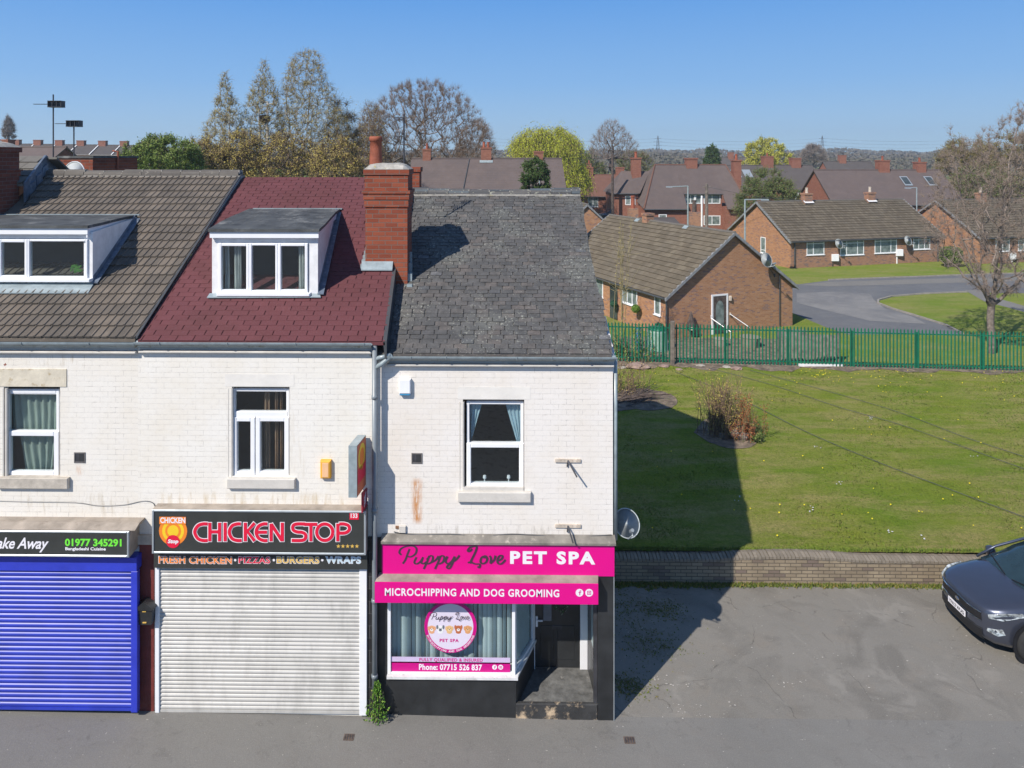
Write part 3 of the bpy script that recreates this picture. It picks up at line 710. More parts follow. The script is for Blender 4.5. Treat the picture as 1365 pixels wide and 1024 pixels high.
# ---- dormers
def dormer(T, roof, px0, px1, fpx0, fpx1, pyb, pyf1, pyf0, plane, pyback, wins, skewb, capclr, name='dormer', curtains=()):
    (y0, z0, m) = plane
    b = WP((px0+px1)/2, pyb, y0, z0, m); yf = b.y
    X0, X1 = WX(px0, yf), WX(px1, yf); zb = b.z-.02
    zf1, zf0 = WZ(pyf1, yf-.08, px0), WZ(pyf0, yf-.08, px0)     # fascia bottom, top
    bk = WP((px0+px1)/2, pyback, y0, z0, m); yb = bk.y; zt = bk.z
    dm = MB()
    for xx, th in ((X0, .05), (X1-.05, .05)):
        yy = y0+(zf1-z0)/m
        tri = [(xx, yf, zb), (xx, yf, zf1+.01), (xx+skewb*(yb-yf)/(yb-yf), yb-.05, zt-.03)] if 0 else [(xx, yf+.001, zb-.02), (xx, yf+.001, zf1+.03), (xx+skewb, yb-.02, zt+.0), (xx+skewb, yb, zt-.15)]
        dm.prism(tri, (th, 0, 0))
    dm.box(X0+.05, X1-.05, yf+.02, yf+.06, zf1-.14, zf1+.02)
    dm.box(X0, X0+.16, yf-.012, yf+.03, zb, zf1); dm.box(X1-.16, X1, yf-.012, yf+.03, zb, zf1)
    dm.box(X0+.16, X1-.16, yf-.012, yf+.03, zb, WZ(wins[0][3]+2, yf, px0))
    dm.box(X0+.16, X1-.16, yf-.012, yf+.03, WZ(wins[0][2]-2, yf, px0), zf1)
    d = T.part(name, dm, MT['upvc_dirty'], roof)
    d2 = d
    fx0, fx1 = WX(fpx0, yf-.1), WX(fpx1, yf-.1)
    fb = MB(); fb.box(fx0+.02, fx1-.02, yf-.10, yf-.07, zf1, zf0)
    fb.prism([(fx1-.05, yf-.09, zf1-(.06 if T is TL else 0)), (fx1-.05, yf-.09, zf0), (fx1-.05+skewb, yb-.1, zt+.0), (fx1-.05+skewb, yb-.1, zt-.12)], (.025, 0, 0))
    fb.box(fx0+.03, fx1-.08, yf-.069, yf-.013, zf1-.0, zf1+.015)
    T.part('fascia', fb, MT['upvc'], d)
    rf = MB(); n = 14; ids = []; rgd = random.Random(int(px1))
    for j in range(5):
        t = j/4; row = []
        for i in range(n+1):
            u = i/n; x = fx0+(fx1-fx0)*u+skewb*t; y = yf-.13+(yb-yf+.16)*t
            z = zf0+.012+(zt+.03-zf0)*t+(.018*math.sin(u*17+t*4)*capclr if 0 < j < 4 else 0)+.03*t*(1-t)
            row.append((x, y, z))
        ids.append(row)
    top = [[rf.vert(p) for p in r] for r in ids]; bot = [[rf.vert((p[0], p[1], p[2]-.05)) for p in r] for r in ids]
    for j in range(4):
        for i in range(n):
            rf.fidx((top[j][i], top[j][i+1], top[j+1][i+1], top[j+1][i])); rf.fidx((bot[j][i], bot[j+1][i], bot[j+1][i+1], bot[j][i+1]))
    for i in range(n): rf.fidx((bot[0][i], bot[0][i+1], top[0][i+1], top[0][i]))
    for j in range(4):
        rf.fidx((bot[j][0], top[j][0], top[j+1][0], bot[j+1][0])); rf.fidx((bot[j][n], bot[j+1][n], top[j+1][n], top[j][n]))
    T.part('felt_roof', rf, MT['felt'], d)
    wf = MB()
    for (a, bb, p0, p1, t) in wins:
        px_frame(wf, a, bb, p0, p1, yf-.01, t, yf-.045, yf+.04)
    T.part('window_frame', wf, MT['upvc'], d)
    for (a, bb, p0, p1, t) in wins:
        g = MB(); q, r = W(a, p1, yf), W(bb, p0, yf); g.box(q.x+t*.8, r.x-t*.8, yf+.0, yf+.006, q.z+t*.8, r.z-t*.8)
        T.part('pane', g, MT['glass'], d)
    for (a, bb, p0, p1, mm, fo) in curtains:
        g = MB(); q, r = W(a, p1, yf+.12), W(bb, p0, yf+.12); drape(g, q.x, r.x, q.z, r.z, yf+.12, fo, .025)
        T.part('curtain', g, MT[mm], d, smooth=True)
    s = MB(); q = W(wins[0][0]-3, wins[0][3]+5, yf-.1); r = W(wins[-1][1]+2, wins[0][3]+1, yf-.1)
    s.bevbox(q.x, r.x, yf-.12, yf-.013, q.z, r.z, .01); T.part('sill', s, MT['upvc'], d)
    fd_ = .30 if T is TL else .12
    fl = MB(); zfl = z0+m*(yf-fd_-y0)
    fl.loft([[(X0-.05, yf-fd_, zfl+.035), (X1+.07, yf-fd_+.02, zfl+.045), (X1+.03, yf-.015, zb+.03), (X0-.04, yf-.015, zb+.03)],
             [(X0-.05, yf-fd_, zfl+.050), (X1+.07, yf-fd_+.02, zfl+.060), (X1+.03, yf-.014, zb+.06), (X0-.04, yf-.014, zb+.06)]])
    T.part('apron_flashing', fl, MT['gutter'], d)
    # lead up the right cheek
    ck = MB(); za_, zb2_ = z0+m*(yf-y0), z0+m*(yb-.15-y0)
    ck.loft([[(X1-.01, yf, za_), (X1+.012, yf, za_), (X1+.012, yf, za_+.15), (X1-.01, yf, za_+.15)], [(X1+skewb-.01, yb-.15, zb2_), (X1+skewb+.012, yb-.15, zb2_), (X1+skewb+.012, yb-.15, zb2_+.13), (X1+skewb-.01, yb-.15, zb2_+.13)]])
    ck.loft([[(X1+.0, yf-.05, za_+.03), (X1+.11, yf-.05, za_+.03), (X1+.11, yf-.05, za_+.045), (X1, yf-.05, za_+.045)], [(X1+skewb, yb-.15, zb2_+.045), (X1+skewb+.11, yb-.15, zb2_+.045), (X1+skewb+.11, yb-.15, zb2_+.06), (X1+skewb, yb-.15, zb2_+.06)]])
    T.part('side_flashing', ck, MT['lead'], d)
    bf = MB(); bf.box(fx0+skewb+.1, fx1+skewb+.05, yb-.02, yb+.05, zt+.03, zt+.055); T.part('back_flashing', bf, MT['gutter'], d)
    bk_ = MB(); bk_.box(X0+.06, X1-.06, yf+.55, yf+.57, zb-.1, zf1); bk_.box(X0+.06, X1-.06, yf+.06, yf+.55, zb-.12, zb-.10); T.part('room_backing', bk_, MT['room'], d)
    return d
dormer(TM, roofM, 283, 424, 278, 426, 394, 317, 306, (YE, zeR, mR), 281,
       [(292, 333, 324, 390, .055), (333, 371, 324, 390, .045), (371, 411, 324, 390, .055)], -.20, 1.0,
       curtains=[(312, 322, 326, 386, 'curtain_w', 3), (300, 306, 326, 386, 'curtain_w', 1), (398, 408, 326, 386, 'curtain_w', 3)])
dormer(TL, roofL, -120, 124, -126, 118, 379, 312, 301, (YE, zeB, mB), 289,
       [(-60, -1, 319, 371, .05), (-1, 38, 319, 371, .055), (38, 118, 319, 371, .04)], -.18, .4,
       curtains=[])
mb = MB(); p = W(100, 366, WP(0, 379, YE, zeB, mB).y+.15)
for k in range(40):
    a = random.uniform(0, 2*PI); rr_ = random.random(); q = p+Vector((math.cos(a)*.10*rr_, 0, .02+random.random()*.12)); mb.face([q, q+Vector((.04, .01, .02)), q+Vector((.05, 0, .05)), q+Vector((.0, -.01, .04))])
tag(mb.build('window_plant', leafmat('bright_leaf', [(0, (.10, .28, .05)), (1, (.2, .42, .1))])), 'small bright green plant on the sill inside the left dormer window', 'plant')
# hopper and downpipe between the houses
mb = MB(); xp = WX(499.5, -.05)
mb.tube([(xp, -.06, WZ(945)), (xp, -.06, WZ(459))], .042, 10)
for py in (530, 680, 800, 900): mb.tube([(xp, -.06, WZ(py)), (xp, -.06, WZ(py)+.06)], .052, 10)
TM.part('downpipe', mb, MT['pvc_grey'], smooth=True)
mb = MB(); a = W(519, 474, -.04); mb.tube([(a.x+.05, -.04, a.z), (a.x-.02, -.05, a.z-.05), (xp+.12, -.06, a.z-.13), (xp+.0, -.06, a.z-.2)], .04, 10)
mb.tube([(xp, -.06, a.z-.05), (xp+.26, -.05, a.z+.01)], .035, 10)
TR.part('gutter_branch', mb, MT['gutter'], smooth=True)
mb = MB(); x = XRW+.05; mb.tube([(x, .16, WZ(722, .1, 817)), (x, .16, WZ(478, .1, 817))], .034, 10)
TR.part('downpipe', mb, MT['gutter'], smooth=True)
# ---- vents
def vent(T, px0, px1, py0, py1, y):
    a, b = W(px0, py1, y), W(px1, py0, y); mb = MB()
    frame_rect(mb, a.x, b.x, a.z, b.z, y-.012, y+.0, .02, .003)
    mb.box(a.x+.02, b.x-.02, y-.003, y+.0, a.z+.02, b.z-.02, 1)
    mb.box((a.x+b.x)/2-.01, b.x-.025, y-.008, y-.003, a.z+.03, b.z-.03, 2)
    T.part('air_vent', mb, [mat('grey_vent', (.16, .15, .145), .7, var=.2), MT['steel_dark'], MT['dark']])
vent(TL, 99, 114, 603, 617, 0); vent(TR, 548.5, 563, 604, 618, .1)
# ================================================================== ground floor
MT['pipe_black_brick'] = brickmat('black_glazed_brick', (.02, .02, .022), (.035, .035, .036), (.10, .10, .10), .24, .2, .008, var=.1, rough=.35)
mb = MB(); wbox(mb, 187, 206, 724, 955, 0, -.03, .0); TL.part('pilaster', mb, MT['maroon'])
mb = MB(); wbox(mb, 185, 204, 712, 724, 0, -.05, .0); TL.part('pilaster_head', mb, MT['stone'])
mb = MB(); wbox(mb, 489, 499, 715, 965, 0, -.02, .0); TM.part('black_brick_strip', mb, MT['pipe_black_brick'])
mb = MB(); wbox(mb, 501.5, 517, 716, 975, .1, .06, .1); TR.part('left_pilaster', mb, MT['black_paint'])
def shutter(T, px0, px1, py0, py1, y, pitch, mslat, mguide, gw0, gw1, gd):
    a, b = W(px0, py1, y), W(px1, py0, y); mb = MB(); z = a.z; ids = None
    rgs = random.Random(3)
    while z < b.z:
        h = pitch; R = []; yo = rgs.uniform(-.001, .001)
        for k in range(6):
            t = k/6; R.append((y-.013*math.sin(PI*t)**.8+yo, z+h*.9*t))
        R.append((y+.004, z+h*.93)); R.append((y+.004, z+h))
        rows = [(mb.vert((a.x, p[0], p[1])), mb.vert((b.x, p[0], p[1]))) for p in R]
        rv = rgs.random()
        for p, q in zip(rows, rows[1:]): mb.fidx((p[0], p[1], q[1], q[0]), None, rv)
        z += h
    mb.box(a.x, b.x, y-.016, y+.01, a.z-.04, a.z, 0, .5)
    s = T.part('roller_shutter', mb, mslat, smooth=False)
    g = MB(); q = W(gw0, py1+2, y-gd); r = W(px0, py0, y-gd); g.bevbox(q.x, a.x+.012, y-gd, y+.04, a.z-.05, b.z, .006); T.part('shutter_guide', g, mguide, s); g = MB()
    q = W(gw1, py1+2, y-gd); g.bevbox(b.x-.012, q.x, y-gd, y+.04, a.z-.05, b.z, .006)
    T.part('shutter_guide', g, mguide, s)
    return s
def shuttermat(name, c1, c2, dirt):
    m, nt, b = newmat(name); co = coords(nt)
    mp = N(nt, 'ShaderNodeMapping'); mp.inputs['Scale'].default_value = (1.6, 1, .7); nt.links.new(co, mp.inputs[0])
    f = noise(nt, mp.outputs[0], 1.5, 5, .7)
    mp2 = N(nt, 'ShaderNodeMapping'); mp2.inputs['Scale'].default_value = (9, 1, .6); nt.links.new(co, mp2.inputs[0])
    f2 = noise(nt, mp2.outputs[0], 1.5, 4, .7)
    a = N(nt, 'ShaderNodeAttribute', attribute_name='rnd')
    col = mixc(nt, a.outputs['Fac'], c1, c2)
    mk = math_(nt, 'MULTIPLY', ramp(nt, f, [(.45, 0.0), (.62, 1.0)]), ramp(nt, f2, [(.3, .45), (.65, 1.0)]))
    col = mixc(nt, math_(nt, 'MULTIPLY', mk, .42), col, dirt)
    nt.links.new(col, b.inputs['Base Color']); b.inputs['Roughness'].default_value = .45
    return m
MT['shutter_dirty'] = shuttermat('grubby_white_slat', (.46, .45, .42), (.54, .53, .50), (.24, .235, .22))
shutter(TM, 212.5, 480.5, 757, 945, -.02, .0655, MT['shutter_dirty'], MT['upvc'], 206.5, 489, .035)
s = shutter(TL, -60, 177, 760, 941, -.16, .0755, MT['blue_slat'], MT['blue_paint'], -68, 183, .04)
mb = MB(); wbox(mb, -60, 182, 744, 760, -.2, -.2, -.01)
TL.part('shutter_box', mb, MT['blue_paint'], s)
# ---- takeaway sign
T = Thing('takeaway_sign', 'black sign box with white script and green phone number over the blue shutter', 'shop sign', W(60, 741, 0))
ys = -.33; mb = MB(); a, b = W(-80, 741, ys), W(172.5, 708, ys); zt = WZ(690, -.02, 100)
mb.prism([(a.x, 0, a.z+.01), (a.x, ys+.004, a.z), (a.x, ys+.004, b.z), (a.x, 0, zt-.03)], (b.x-a.x, 0, 0)); bx = T.part('box', mb, MT['beige_top'])
mb = MB(); mb.prism([(a.x, -.001, zt), (a.x, ys*.55, b.z+.06), (a.x, ys, b.z+.012), (a.x, ys, b.z+.004), (a.x, 0, zt-.03)], (b.x-a.x+.09, 0, 0)); T.part('hood', mb, MT['beige_top'])
mb = MB(); wbox(mb, -80, 170, 710.5, 739, ys, ys-.002, ys+.004); T.part('face', mb, MT['board_black'])
mb = MB(); px_frame(mb, -80, 172.5, 708, 741, ys, .035, ys-.018, ys+.0); T.part('trim', mb, MT['alu'])
yt = ys-.004; mb = MB(); put_text(mb, 'Take Away', -12, 65, 717, 736, yt, .018, None, .35, .97); T.part('lettering', mb, MT['sign_white'])
mb = MB(); put_text(mb, '01977 345291', 86.5, 162, 718.6, 728.3, yt, .035); T.part('lettering', mb, MT['sign_green'])
mb = MB(); put_text(mb, 'Bangladeshi Cuisine', 87, 141, 729.8, 734.8, yt, .03); T.part('lettering', mb, MT['sign_white'])
# ---- postbox
T = Thing('post_box', 'black metal letter box with pitched lid on the maroon pilaster', 'letter box', W(193, 833, -.05))
a, b = W(182, 833, -.15), W(204, 812, -.15); mb = MB()
mb.loft([[(a.x+.03, -.15, a.z), (b.x-.03, -.15, a.z), (b.x-.03, -.03, a.z), (a.x+.03, -.03, a.z)], [(a.x, -.17, b.z), (b.x, -.17, b.z), (b.x, -.03, b.z), (a.x, -.03, b.z)]]); T.part('body', mb, MT['black_paint'])
mb = MB(); zz = WZ(804, -.15); xm = (a.x+b.x)/2
mb.prism([(a.x-.02, -.19, b.z-.005), (a.x-.02, -.19, b.z+.015), (xm, -.19, zz), (b.x+.02, -.19, b.z+.015), (b.x+.02, -.19, b.z-.005)], (0, .16, 0)); T.part('lid', mb, MT['black_paint'])
mb = MB(); mb.box(xm-.03, xm+.03, -.176, -.168, b.z-.035, b.z-.02); mb.box(xm-.03, xm+.03, -.165, -.15, a.z+.035, a.z+.05); T.part('brass_plate', mb, MT['sign_gold'])
# ---- chicken stop sign
T = Thing('chicken_sign', 'wide charcoal sign box reading CHICKEN STOP in red letters', 'shop sign', W(345, 737, 0))
ys = -.20; a, b = W(203, 737.5, ys), W(488, 681, ys)
mb = MB(); mb.box(a.x, b.x, ys+.004, -.001, a.z, b.z); T.part('box', mb, MT['beige_top'])
mb = MB(); wbox(mb, 205, 486, 683.5, 735, ys, ys-.002, ys+.004); wbox(mb, 381.2, 381.7, 684, 734.5, ys, ys-.0035, ys-.002); T.part('face', mb, MT['board_black'])
mb = MB(); px_frame(mb, 203, 488, 681, 737.5, ys, .032, ys-.018, ys+.0, .006); T.part('trim', mb, MT['alu'])
yt = ys-.004
tf6 = lambda u, v: (180+u/4.015, 660+v/4.015)
CS = [[(388, 155), (362, 155), (335, 166), (319, 198), (335, 232), (362, 243), (388, 243)],
      [(400, 148), (400, 248)], [(452, 148), (452, 248)], [(408, 197), (444, 197)], [(482, 148), (482, 248)],
      [(566, 155), (545, 155), (518, 166), (504, 198), (518, 232), (545, 243), (570, 243)],
      [(590, 148), (590, 248)], [(640, 150), (600, 194), (640, 246)],
      [(708, 155), (686, 155), (660, 168), (648, 198), (660, 230), (686, 243), (708, 243)], [(656, 199), (706, 199)],
      [(728, 248), (728, 153)], [(728, 155), (785, 243)], [(788, 248), (788, 148)],
      [(910, 155), (866, 155), (846, 164), (846, 186), (866, 197), (894, 200), (912, 212), (910, 234), (890, 243), (838, 243)],
      [(905, 157), (975, 157)], [(941, 163), (941, 248)],
      [(1015+43*math.cos(t*PI/9+.1), 199+44*math.sin(t*PI/9+.1)) for t in range(19)],
      [(1085, 248), (1085, 153)], [(1093, 155), (1118, 155), (1142, 164), (1146, 186), (1126, 202), (1093, 204)]]
def st(m_, w_, y_, L):
    mb = MB()
    for k, l in enumerate(L):
        strokes(mb, [l], tf6, w_, y_-.0002*k, None, smooth=len(l) > 3)
    return mb
def ext(l, e):
    (x0, y0), (x1, y1) = l[0], l[1]; d = math.hypot(x1-x0, y1-y0); p = (x0-(x1-x0)/d*e, y0-(y1-y0)/d*e)
    (x2, y2), (x3, y3) = l[-1], l[-2]; d = math.hypot(x3-x2, y3-y2); q = (x2-(x3-x2)/d*e, y2-(y3-y2)/d*e)
    return [p]+l[1:-1]+[q]
T.part('lettering', st(None, 6.3, yt, [ext(l, 3.5) for l in CS]), MT['sign_white'])
T.part('lettering', st(None, 4.3, yt-.006, CS), MT['sign_red'])
# badge (rings, wording and red seal only)
bc = lambda y_: W(230.7, 708, y_)
sc_ = 1/82.0
for i, (r, mm) in enumerate(((18.7, 'sign_orange'), (14.5, 'sign_yellow'), (10.5, 'sign_orange'), (7.5, 'sign_yellow'))):
    mb = MB(); mb.disc(bc(yt-.001*i), r*sc_, r*sc_*1.02); T.part('badge_ring', mb, MT[mm])
mb = MB(); mb.disc(W(230.5, 722, yt-.005), 9*sc_, 8.6*sc_); T.part('badge_seal', mb, MT['sign_red'])
mb = MB(); put_text(mb, 'Stop', 223.5, 237.8, 719, 725.8, yt-.007, .04, shear=.2); T.part('lettering', mb, MT['sign_white']); mb = MB(); put_text(mb, 'CHICKEN', 213.5, 247, 690, 697.5, yt-.007, .03); T.part('lettering', mb, MT['sign_white'])
mb = MB(); wbox(mb, 212.5, 248, 689, 698.5, yt, yt-.0055, yt-.004); T.part('badge_band', mb, MT['sign_orange'])
mb = MB(); wbox(mb, 466, 478.3, 682.6, 692.6, yt, yt-.004, yt-.001); T.part('number_flag', mb, MT['sign_red'])
mb = MB(); put_text(mb, '133', 467.5, 476.5, 684.5, 690.5, yt-.006, .03); T.part('lettering', mb, MT['sign_white'])
for k in range(5):
    mb = MB(); c = W(451+k*6.2, 728.2, yt); P = []
    for q in range(10):
        r = (2.9 if q % 2 == 0 else 1.2)*sc_; an = PI/2+q*PI/5; P.append((c.x+r*math.cos(an), yt-.001, c.z+r*math.sin(an)))
    for q in range(0, 10, 2): mb.face([P[q-1], P[q], P[q+1]])
    mb.face([P[q] for q in range(1, 10, 2)]); T.part('star', mb, MT['sign_gold'])
# ---- menu strip
T = Thing('menu_strip_sign', 'black strip sign reading FRESH CHICKEN PIZZAS BURGERS WRAPS above the grey shutter', 'shop sign', W(347, 757, 0))
ym = -.10; mb = MB(); wbox(mb, 205, 489.5, 739, 757, ym, ym, -.001); T.part('board', mb, MT['board_black'])
for s_, a, b, mm in (('FRESH CHICKEN', 211.5, 309, 'sign_orange'), ('PIZZAS', 318, 360, 'sign_red'), ('BURGERS', 369, 425.5, 'sign_gold'), ('WRAPS', 434, 481, 'sign_blue')):
    mb = MB(); put_text(mb, s_, a-.5, b+.5, 741.8, 751.6, ym-.002, .055, space=1.05); T.part('lettering_outline', mb, MT['sign_white'])
    mb = MB(); put_text(mb, s_, a, b, 742.5, 751, ym-.004, .022, space=1.05); T.part('lettering', mb, MT[mm])
mb = MB()
for q in (313.5, 365, 429.6): mb.disc(W(q, 746.8, ym-.003), .02, .02, n=12)
T.part('dot', mb, MT['sign_white'])
# ---- projecting sign
T = Thing('projecting_sign', 'tall box sign sticking out from the wall beside the downpipe, orange on its side', 'shop sign', W(484, 620, 0))
def pq(px, py, y): return W(px, py, y)
yo = -.50
f0, f1 = W(464.5, 663.5, yo), W(475.8, 594.5, yo)
xb = WX(488.5, -.0)
xb0 = xb-(f1.x-f0.x)
mb = MB(); mb.loft([[(f0.x, yo, f0.z), (f1.x, yo, f0.z), (f1.x, yo, f1.z), (f0.x, yo, f1.z)], [(xb0, -.06, f0.z), (xb, -.06, f0.z), (xb, -.06, f1.z), (xb0, -.06, f1.z)]]); T.part('box', mb, MT['gutter'])
dv = Vector((xb-f1.x, -.06-yo, 0)); L_ = dv.length; dv.normalize(); nn = Vector((dv.y, -dv.x, 0))
def side(u, z): return Vector((f1.x, yo, 0))+dv*u+nn*.004+Vector((0, 0, z))
mb = MB(); mb.face([side(.01, f0.z+.01), side(L_-.01, f0.z+.01), side(L_-.01, f1.z-.01), side(.01, f1.z-.01)]); T.part('side_panel', mb, mat('orange_sign_panel', (.62, .15, .06), .5, var=.1))
for r, mm, o in ((.17, 'sign_yellow', .002), (.11, 'sign_orange', .004)):
    mb = MB(); mb.face([side(L_*.5+r*math.cos(t*PI/10), f1.z-.25+r*1.2*math.sin(t*PI/10))+nn*o for t in range(20)]); T.part('emblem', mb, MT[mm])
mb = MB(); mb.face([side(.02, f0.z+.18)+nn*.002, side(L_-.02, f0.z+.18)+nn*.002, side(L_-.02, f0.z+.42)+nn*.002, side(.02, f0.z+.42)+nn*.002]); T.part('panel_band', mb, MT['sign_red'])
for o in (.18, .55):
    mb = MB(); z = f0.z+o; mb.box(xb0+.02, xb-.02, -.06, 0, z, z+.04); T.part('bracket', mb, MT['steel_dark'])
T = Thing('small_red_sign', 'small dark red plate sign hanging below the projecting box sign', 'shop sign', W(486, 675, 0))
mb = MB(); a, b = W(482.5, 682, -.22), W(490.5, 650, -.03)
mb.prism([(a.x, -.28, WZ(684, -.28, 482)), (xb+.0, -.03, WZ(673, -.0, 490)), (xb+.0, -.03, WZ(649, -.0, 490)), (a.x, -.28, WZ(657, -.28, 482))], (.02, 0, 0)); T.part('plate', mb, mat('dark_red_plate', (.35, .02, .04), .5))
mb = MB(); mb.box(xb-.02, xb+.02, -.03, 0, WZ(672), WZ(668)); T.part('bracket', mb, MT['steel_dark'])
mb = MB(); u = Vector((xb-a.x, .25, .0))
for k in range(4):
    z0 = WZ(665, -.2, 485)-.045*k; p = Vector((a.x+.021, -.28, z0))+u*.3; q = p+u*.4+Vector((0, 0, .06)); mb.prism([p, q, q+Vector((0, 0, .018)), p+Vector((0, 0, .018))], (.003, 0, 0))
T.part('marks', mb, MT['sign_white'])
# ---- alarm boxes, brackets, cables
T = Thing('yellow_alarm_box', 'yellow burglar alarm box on the white wall left of the projecting sign', 'alarm box', W(434, 626, 0))
mb = MB(); a, b = W(427, 638, -.06), W(441, 614, -.06); mb.bevbox(a.x, b.x, -.08, 0, a.z, b.z, .02); T.part('case', mb, MT['alarm_y'])
mb = MB(); mb.bevbox(a.x+.035, b.x-.035, -.086, -.078, a.z+.03, b.z-.03, .003); T.part('label_panel', mb, MT['alarm_yl'])
T = Thing('white_alarm_box', 'white alarm box with blue base high on the pet spa wall', 'alarm box', W(540, 516, .1))
mb = MB(); a, b = W(532, 525, .04), W(547.5, 505.5, .04); mb.bevbox(a.x, b.x, .02, .1, a.z, b.z, .015); T.part('case', mb, MT['upvc'])
mb = MB(); mb.bevbox(a.x+.01, b.x-.01, .03, .1, a.z-.028, a.z-.001, .006); T.part('blue_base', mb, MT['blue_base'])
for k, (px, py, lab, e) in enumerate(((757, 614, 'rusty wall bracket with a slanting rod to the right of the pet spa window', (769, 636)), (757, 701, 'rusty wall bracket with a bent rod just above the pink fascia', (764, 724)))):
    T = Thing('wall_bracket', lab, 'bracket', W(px, py, .1), group='sign brackets on the pet spa wall')
    mb = MB(); a, b = W(px-17, py+2, .09), W(px+17, py-2, .09); mb.box(a.x, b.x, .075, .1, a.z, b.z); T.part('plate', mb, MT['cream_metal'])
    mb = MB(); p = W(px, py, .08); q = W(e[0], e[1], -.12); mb.tube([p, p+Vector((-.01, 0, -.10))], .012, 6); mb.tube([p, Vector((q.x, -.12, q.z))], .014, 6); T.part('rod', mb, MT['steel_dark'])
def cable(pts, y, lab, rad=.008, m='pvc_dark'):
    mb = MB(); P = smooth_line(pts, 5); mb.tube([W(p[0], p[1], y) for p in P], rad, 5)
    c = W(pts[0][0], pts[0][1], y)
    return tag(mb.build('cable', MT[m], loc=c), lab, 'cable')
cable([(-30, 667), (40, 669), (100, 670), (130, 674), (165, 673), (190, 668), (203, 670), (207, 676)], -.01, 'thin black cable clipped along the white wall over the takeaway sign', .006)
cable([(525, 709), (535, 711), (560, 713), (600, 712), (640, 715), (680, 712), (720, 714), (760, 716), (815, 713)], .085, 'black cables sagging along the ledge above the pink fascia')
T = Thing('junction_box', 'small grey junction box at the left end of the ledge cables', 'junction box', W(536, 706, .1))
mb = MB(); a, b = W(532, 710, .08), W(541, 701, .08); mb.bevbox(a.x, b.x, .06, .1, a.z, b.z, .006); T.part('case', mb, MT['stone_w']); mb = MB(); mb.box(a.x-.06, a.x, .08, .1, b.z-.05, b.z-.01); T.part('clip', mb, MT['rust'])
# ================================================================== pet spa front
yS = .02
mb = MB(); a, b = W(508, 723, 0), W(819, 713, .1)
mb.prism([(a.x, .1, a.z-.02), (a.x, -.02, a.z-.02), (a.x, -.02, a.z+.015), (a.x, .1, b.z)], (XRW+.03-a.x, 0, 0)); TR.part('ledge', mb, mat('dirty_ledge', (.24, .22, .19), .85, var=.2, dirt=(8, .58, (.42, .38, .32))))
T = Thing('pet_spa_sign', 'bright pink fascia sign reading Puppy Love PET SPA', 'shop sign', W(664, 766, yS))
mb = MB(); wbox(mb, 509, 819, 723.5, 766, yS, yS, .099); T.part('board', mb, MT['magenta'])
mb = MB(); put_text(mb, 'PET SPA', 680, 793.5, 735.4, 752, yS-.003, .045, space=1.25); T.part('lettering', mb, MT['sign_white'])
PUPPY = [[(225, 168), (214, 195), (203, 225), (188, 247)], [(182, 200), (170, 188), (180, 166), (212, 153), (246, 153), (262, 168), (256, 194), (232, 210), (212, 208)],
         [(262, 212), (250, 240), (264, 248), (284, 234), (297, 212)], [(297, 212), (288, 240), (300, 247), (316, 236)],
         [(330, 205), (318, 238), (300, 276)], [(316, 226), (336, 205), (350, 212), (342, 238), (322, 248), (312, 240)], [(342, 240), (364, 228), (380, 206)],
         [(390, 205), (378, 238), (360, 276)], [(376, 226), (396, 205), (410, 212), (402, 238), (382, 248), (372, 240)],
         [(402, 238), (420, 222), (426, 208)], [(428, 208), (417, 234), (430, 247), (450, 234), (466, 208)], [(466, 208), (454, 245), (438, 272), (424, 266), (440, 246), (470, 228), (492, 202)]]
LOVE = [[(560, 168), (544, 182), (536, 176), (548, 160), (574, 153), (584, 160), (574, 190), (558, 222), (548, 246)], [(536, 242), (552, 238), (574, 248), (600, 250), (598, 268), (588, 262)],
        [(628, 205), (610, 214), (604, 236), (616, 247), (634, 238), (640, 218), (630, 205), (622, 214), (644, 216)],
        [(652, 205), (660, 218), (656, 246)], [(656, 246), (676, 228), (684, 203)],
        [(694, 232), (716, 222), (722, 206), (708, 204), (696, 220), (696, 242), (714, 248), (738, 226)]]
tf7 = lambda u, v: (490+u/4.015, 690+v/4.015)
mb = MB(); 
for k, l in enumerate(PUPPY+LOVE): strokes(mb, [l], tf7, 2.9, yS-.003-.0004*k, slant=.45)
T.part('script_lettering', mb, MT['script_dark'])
T = Thing('pet_spa_canopy', 'boxed canopy with pink front reading MICROCHIPPING AND DOG GROOMING', 'shop sign', W(648, 803, 0))
yc2 = -.17; a, b = W(499.5, 803.5, yc2), W(797.5, 779, yc2); zt2 = WZ(766.5, .0, 650)
mb = MB(); mb.box(a.x, b.x, yc2, yc2+.02, a.z, b.z); T.part('pink_front', mb, MT['magenta'])
xa2, xb2 = WX(506, .05), WX(797.5, .05)
mb = MB(); mb.loft([[(a.x, yc2+.02, b.z-.002), (b.x, yc2+.02, b.z-.002), (b.x, yc2+.02, b.z-.02), (a.x, yc2+.02, b.z-.02)], [(xa2, .05, zt2), (xb2, .05, zt2), (xb2, .05, zt2-.02), (xa2, .05, zt2-.02)]])
for xx, x2 in ((a.x, xa2), (b.x-.015, xb2-.015)):
    mb.loft([[(xx, yc2+.02, a.z), (xx+.015, yc2+.02, a.z), (xx+.015, yc2+.02, b.z-.02), (xx, yc2+.02, b.z-.02)], [(x2, .06, a.z), (x2+.015, .06, a.z), (x2+.015, .06, zt2-.03), (x2, .06, zt2-.03)]])
T.part('top', mb, MT['beige_top'])
yq = yc2-.002; mb = MB(); put_text(mb, 'MICROCHIPPING AND DOG GROOMING', 513, 745.5, 786, 794.3, yq, .026, space=1.12); T.part('lettering', mb, MT['sign_white'])
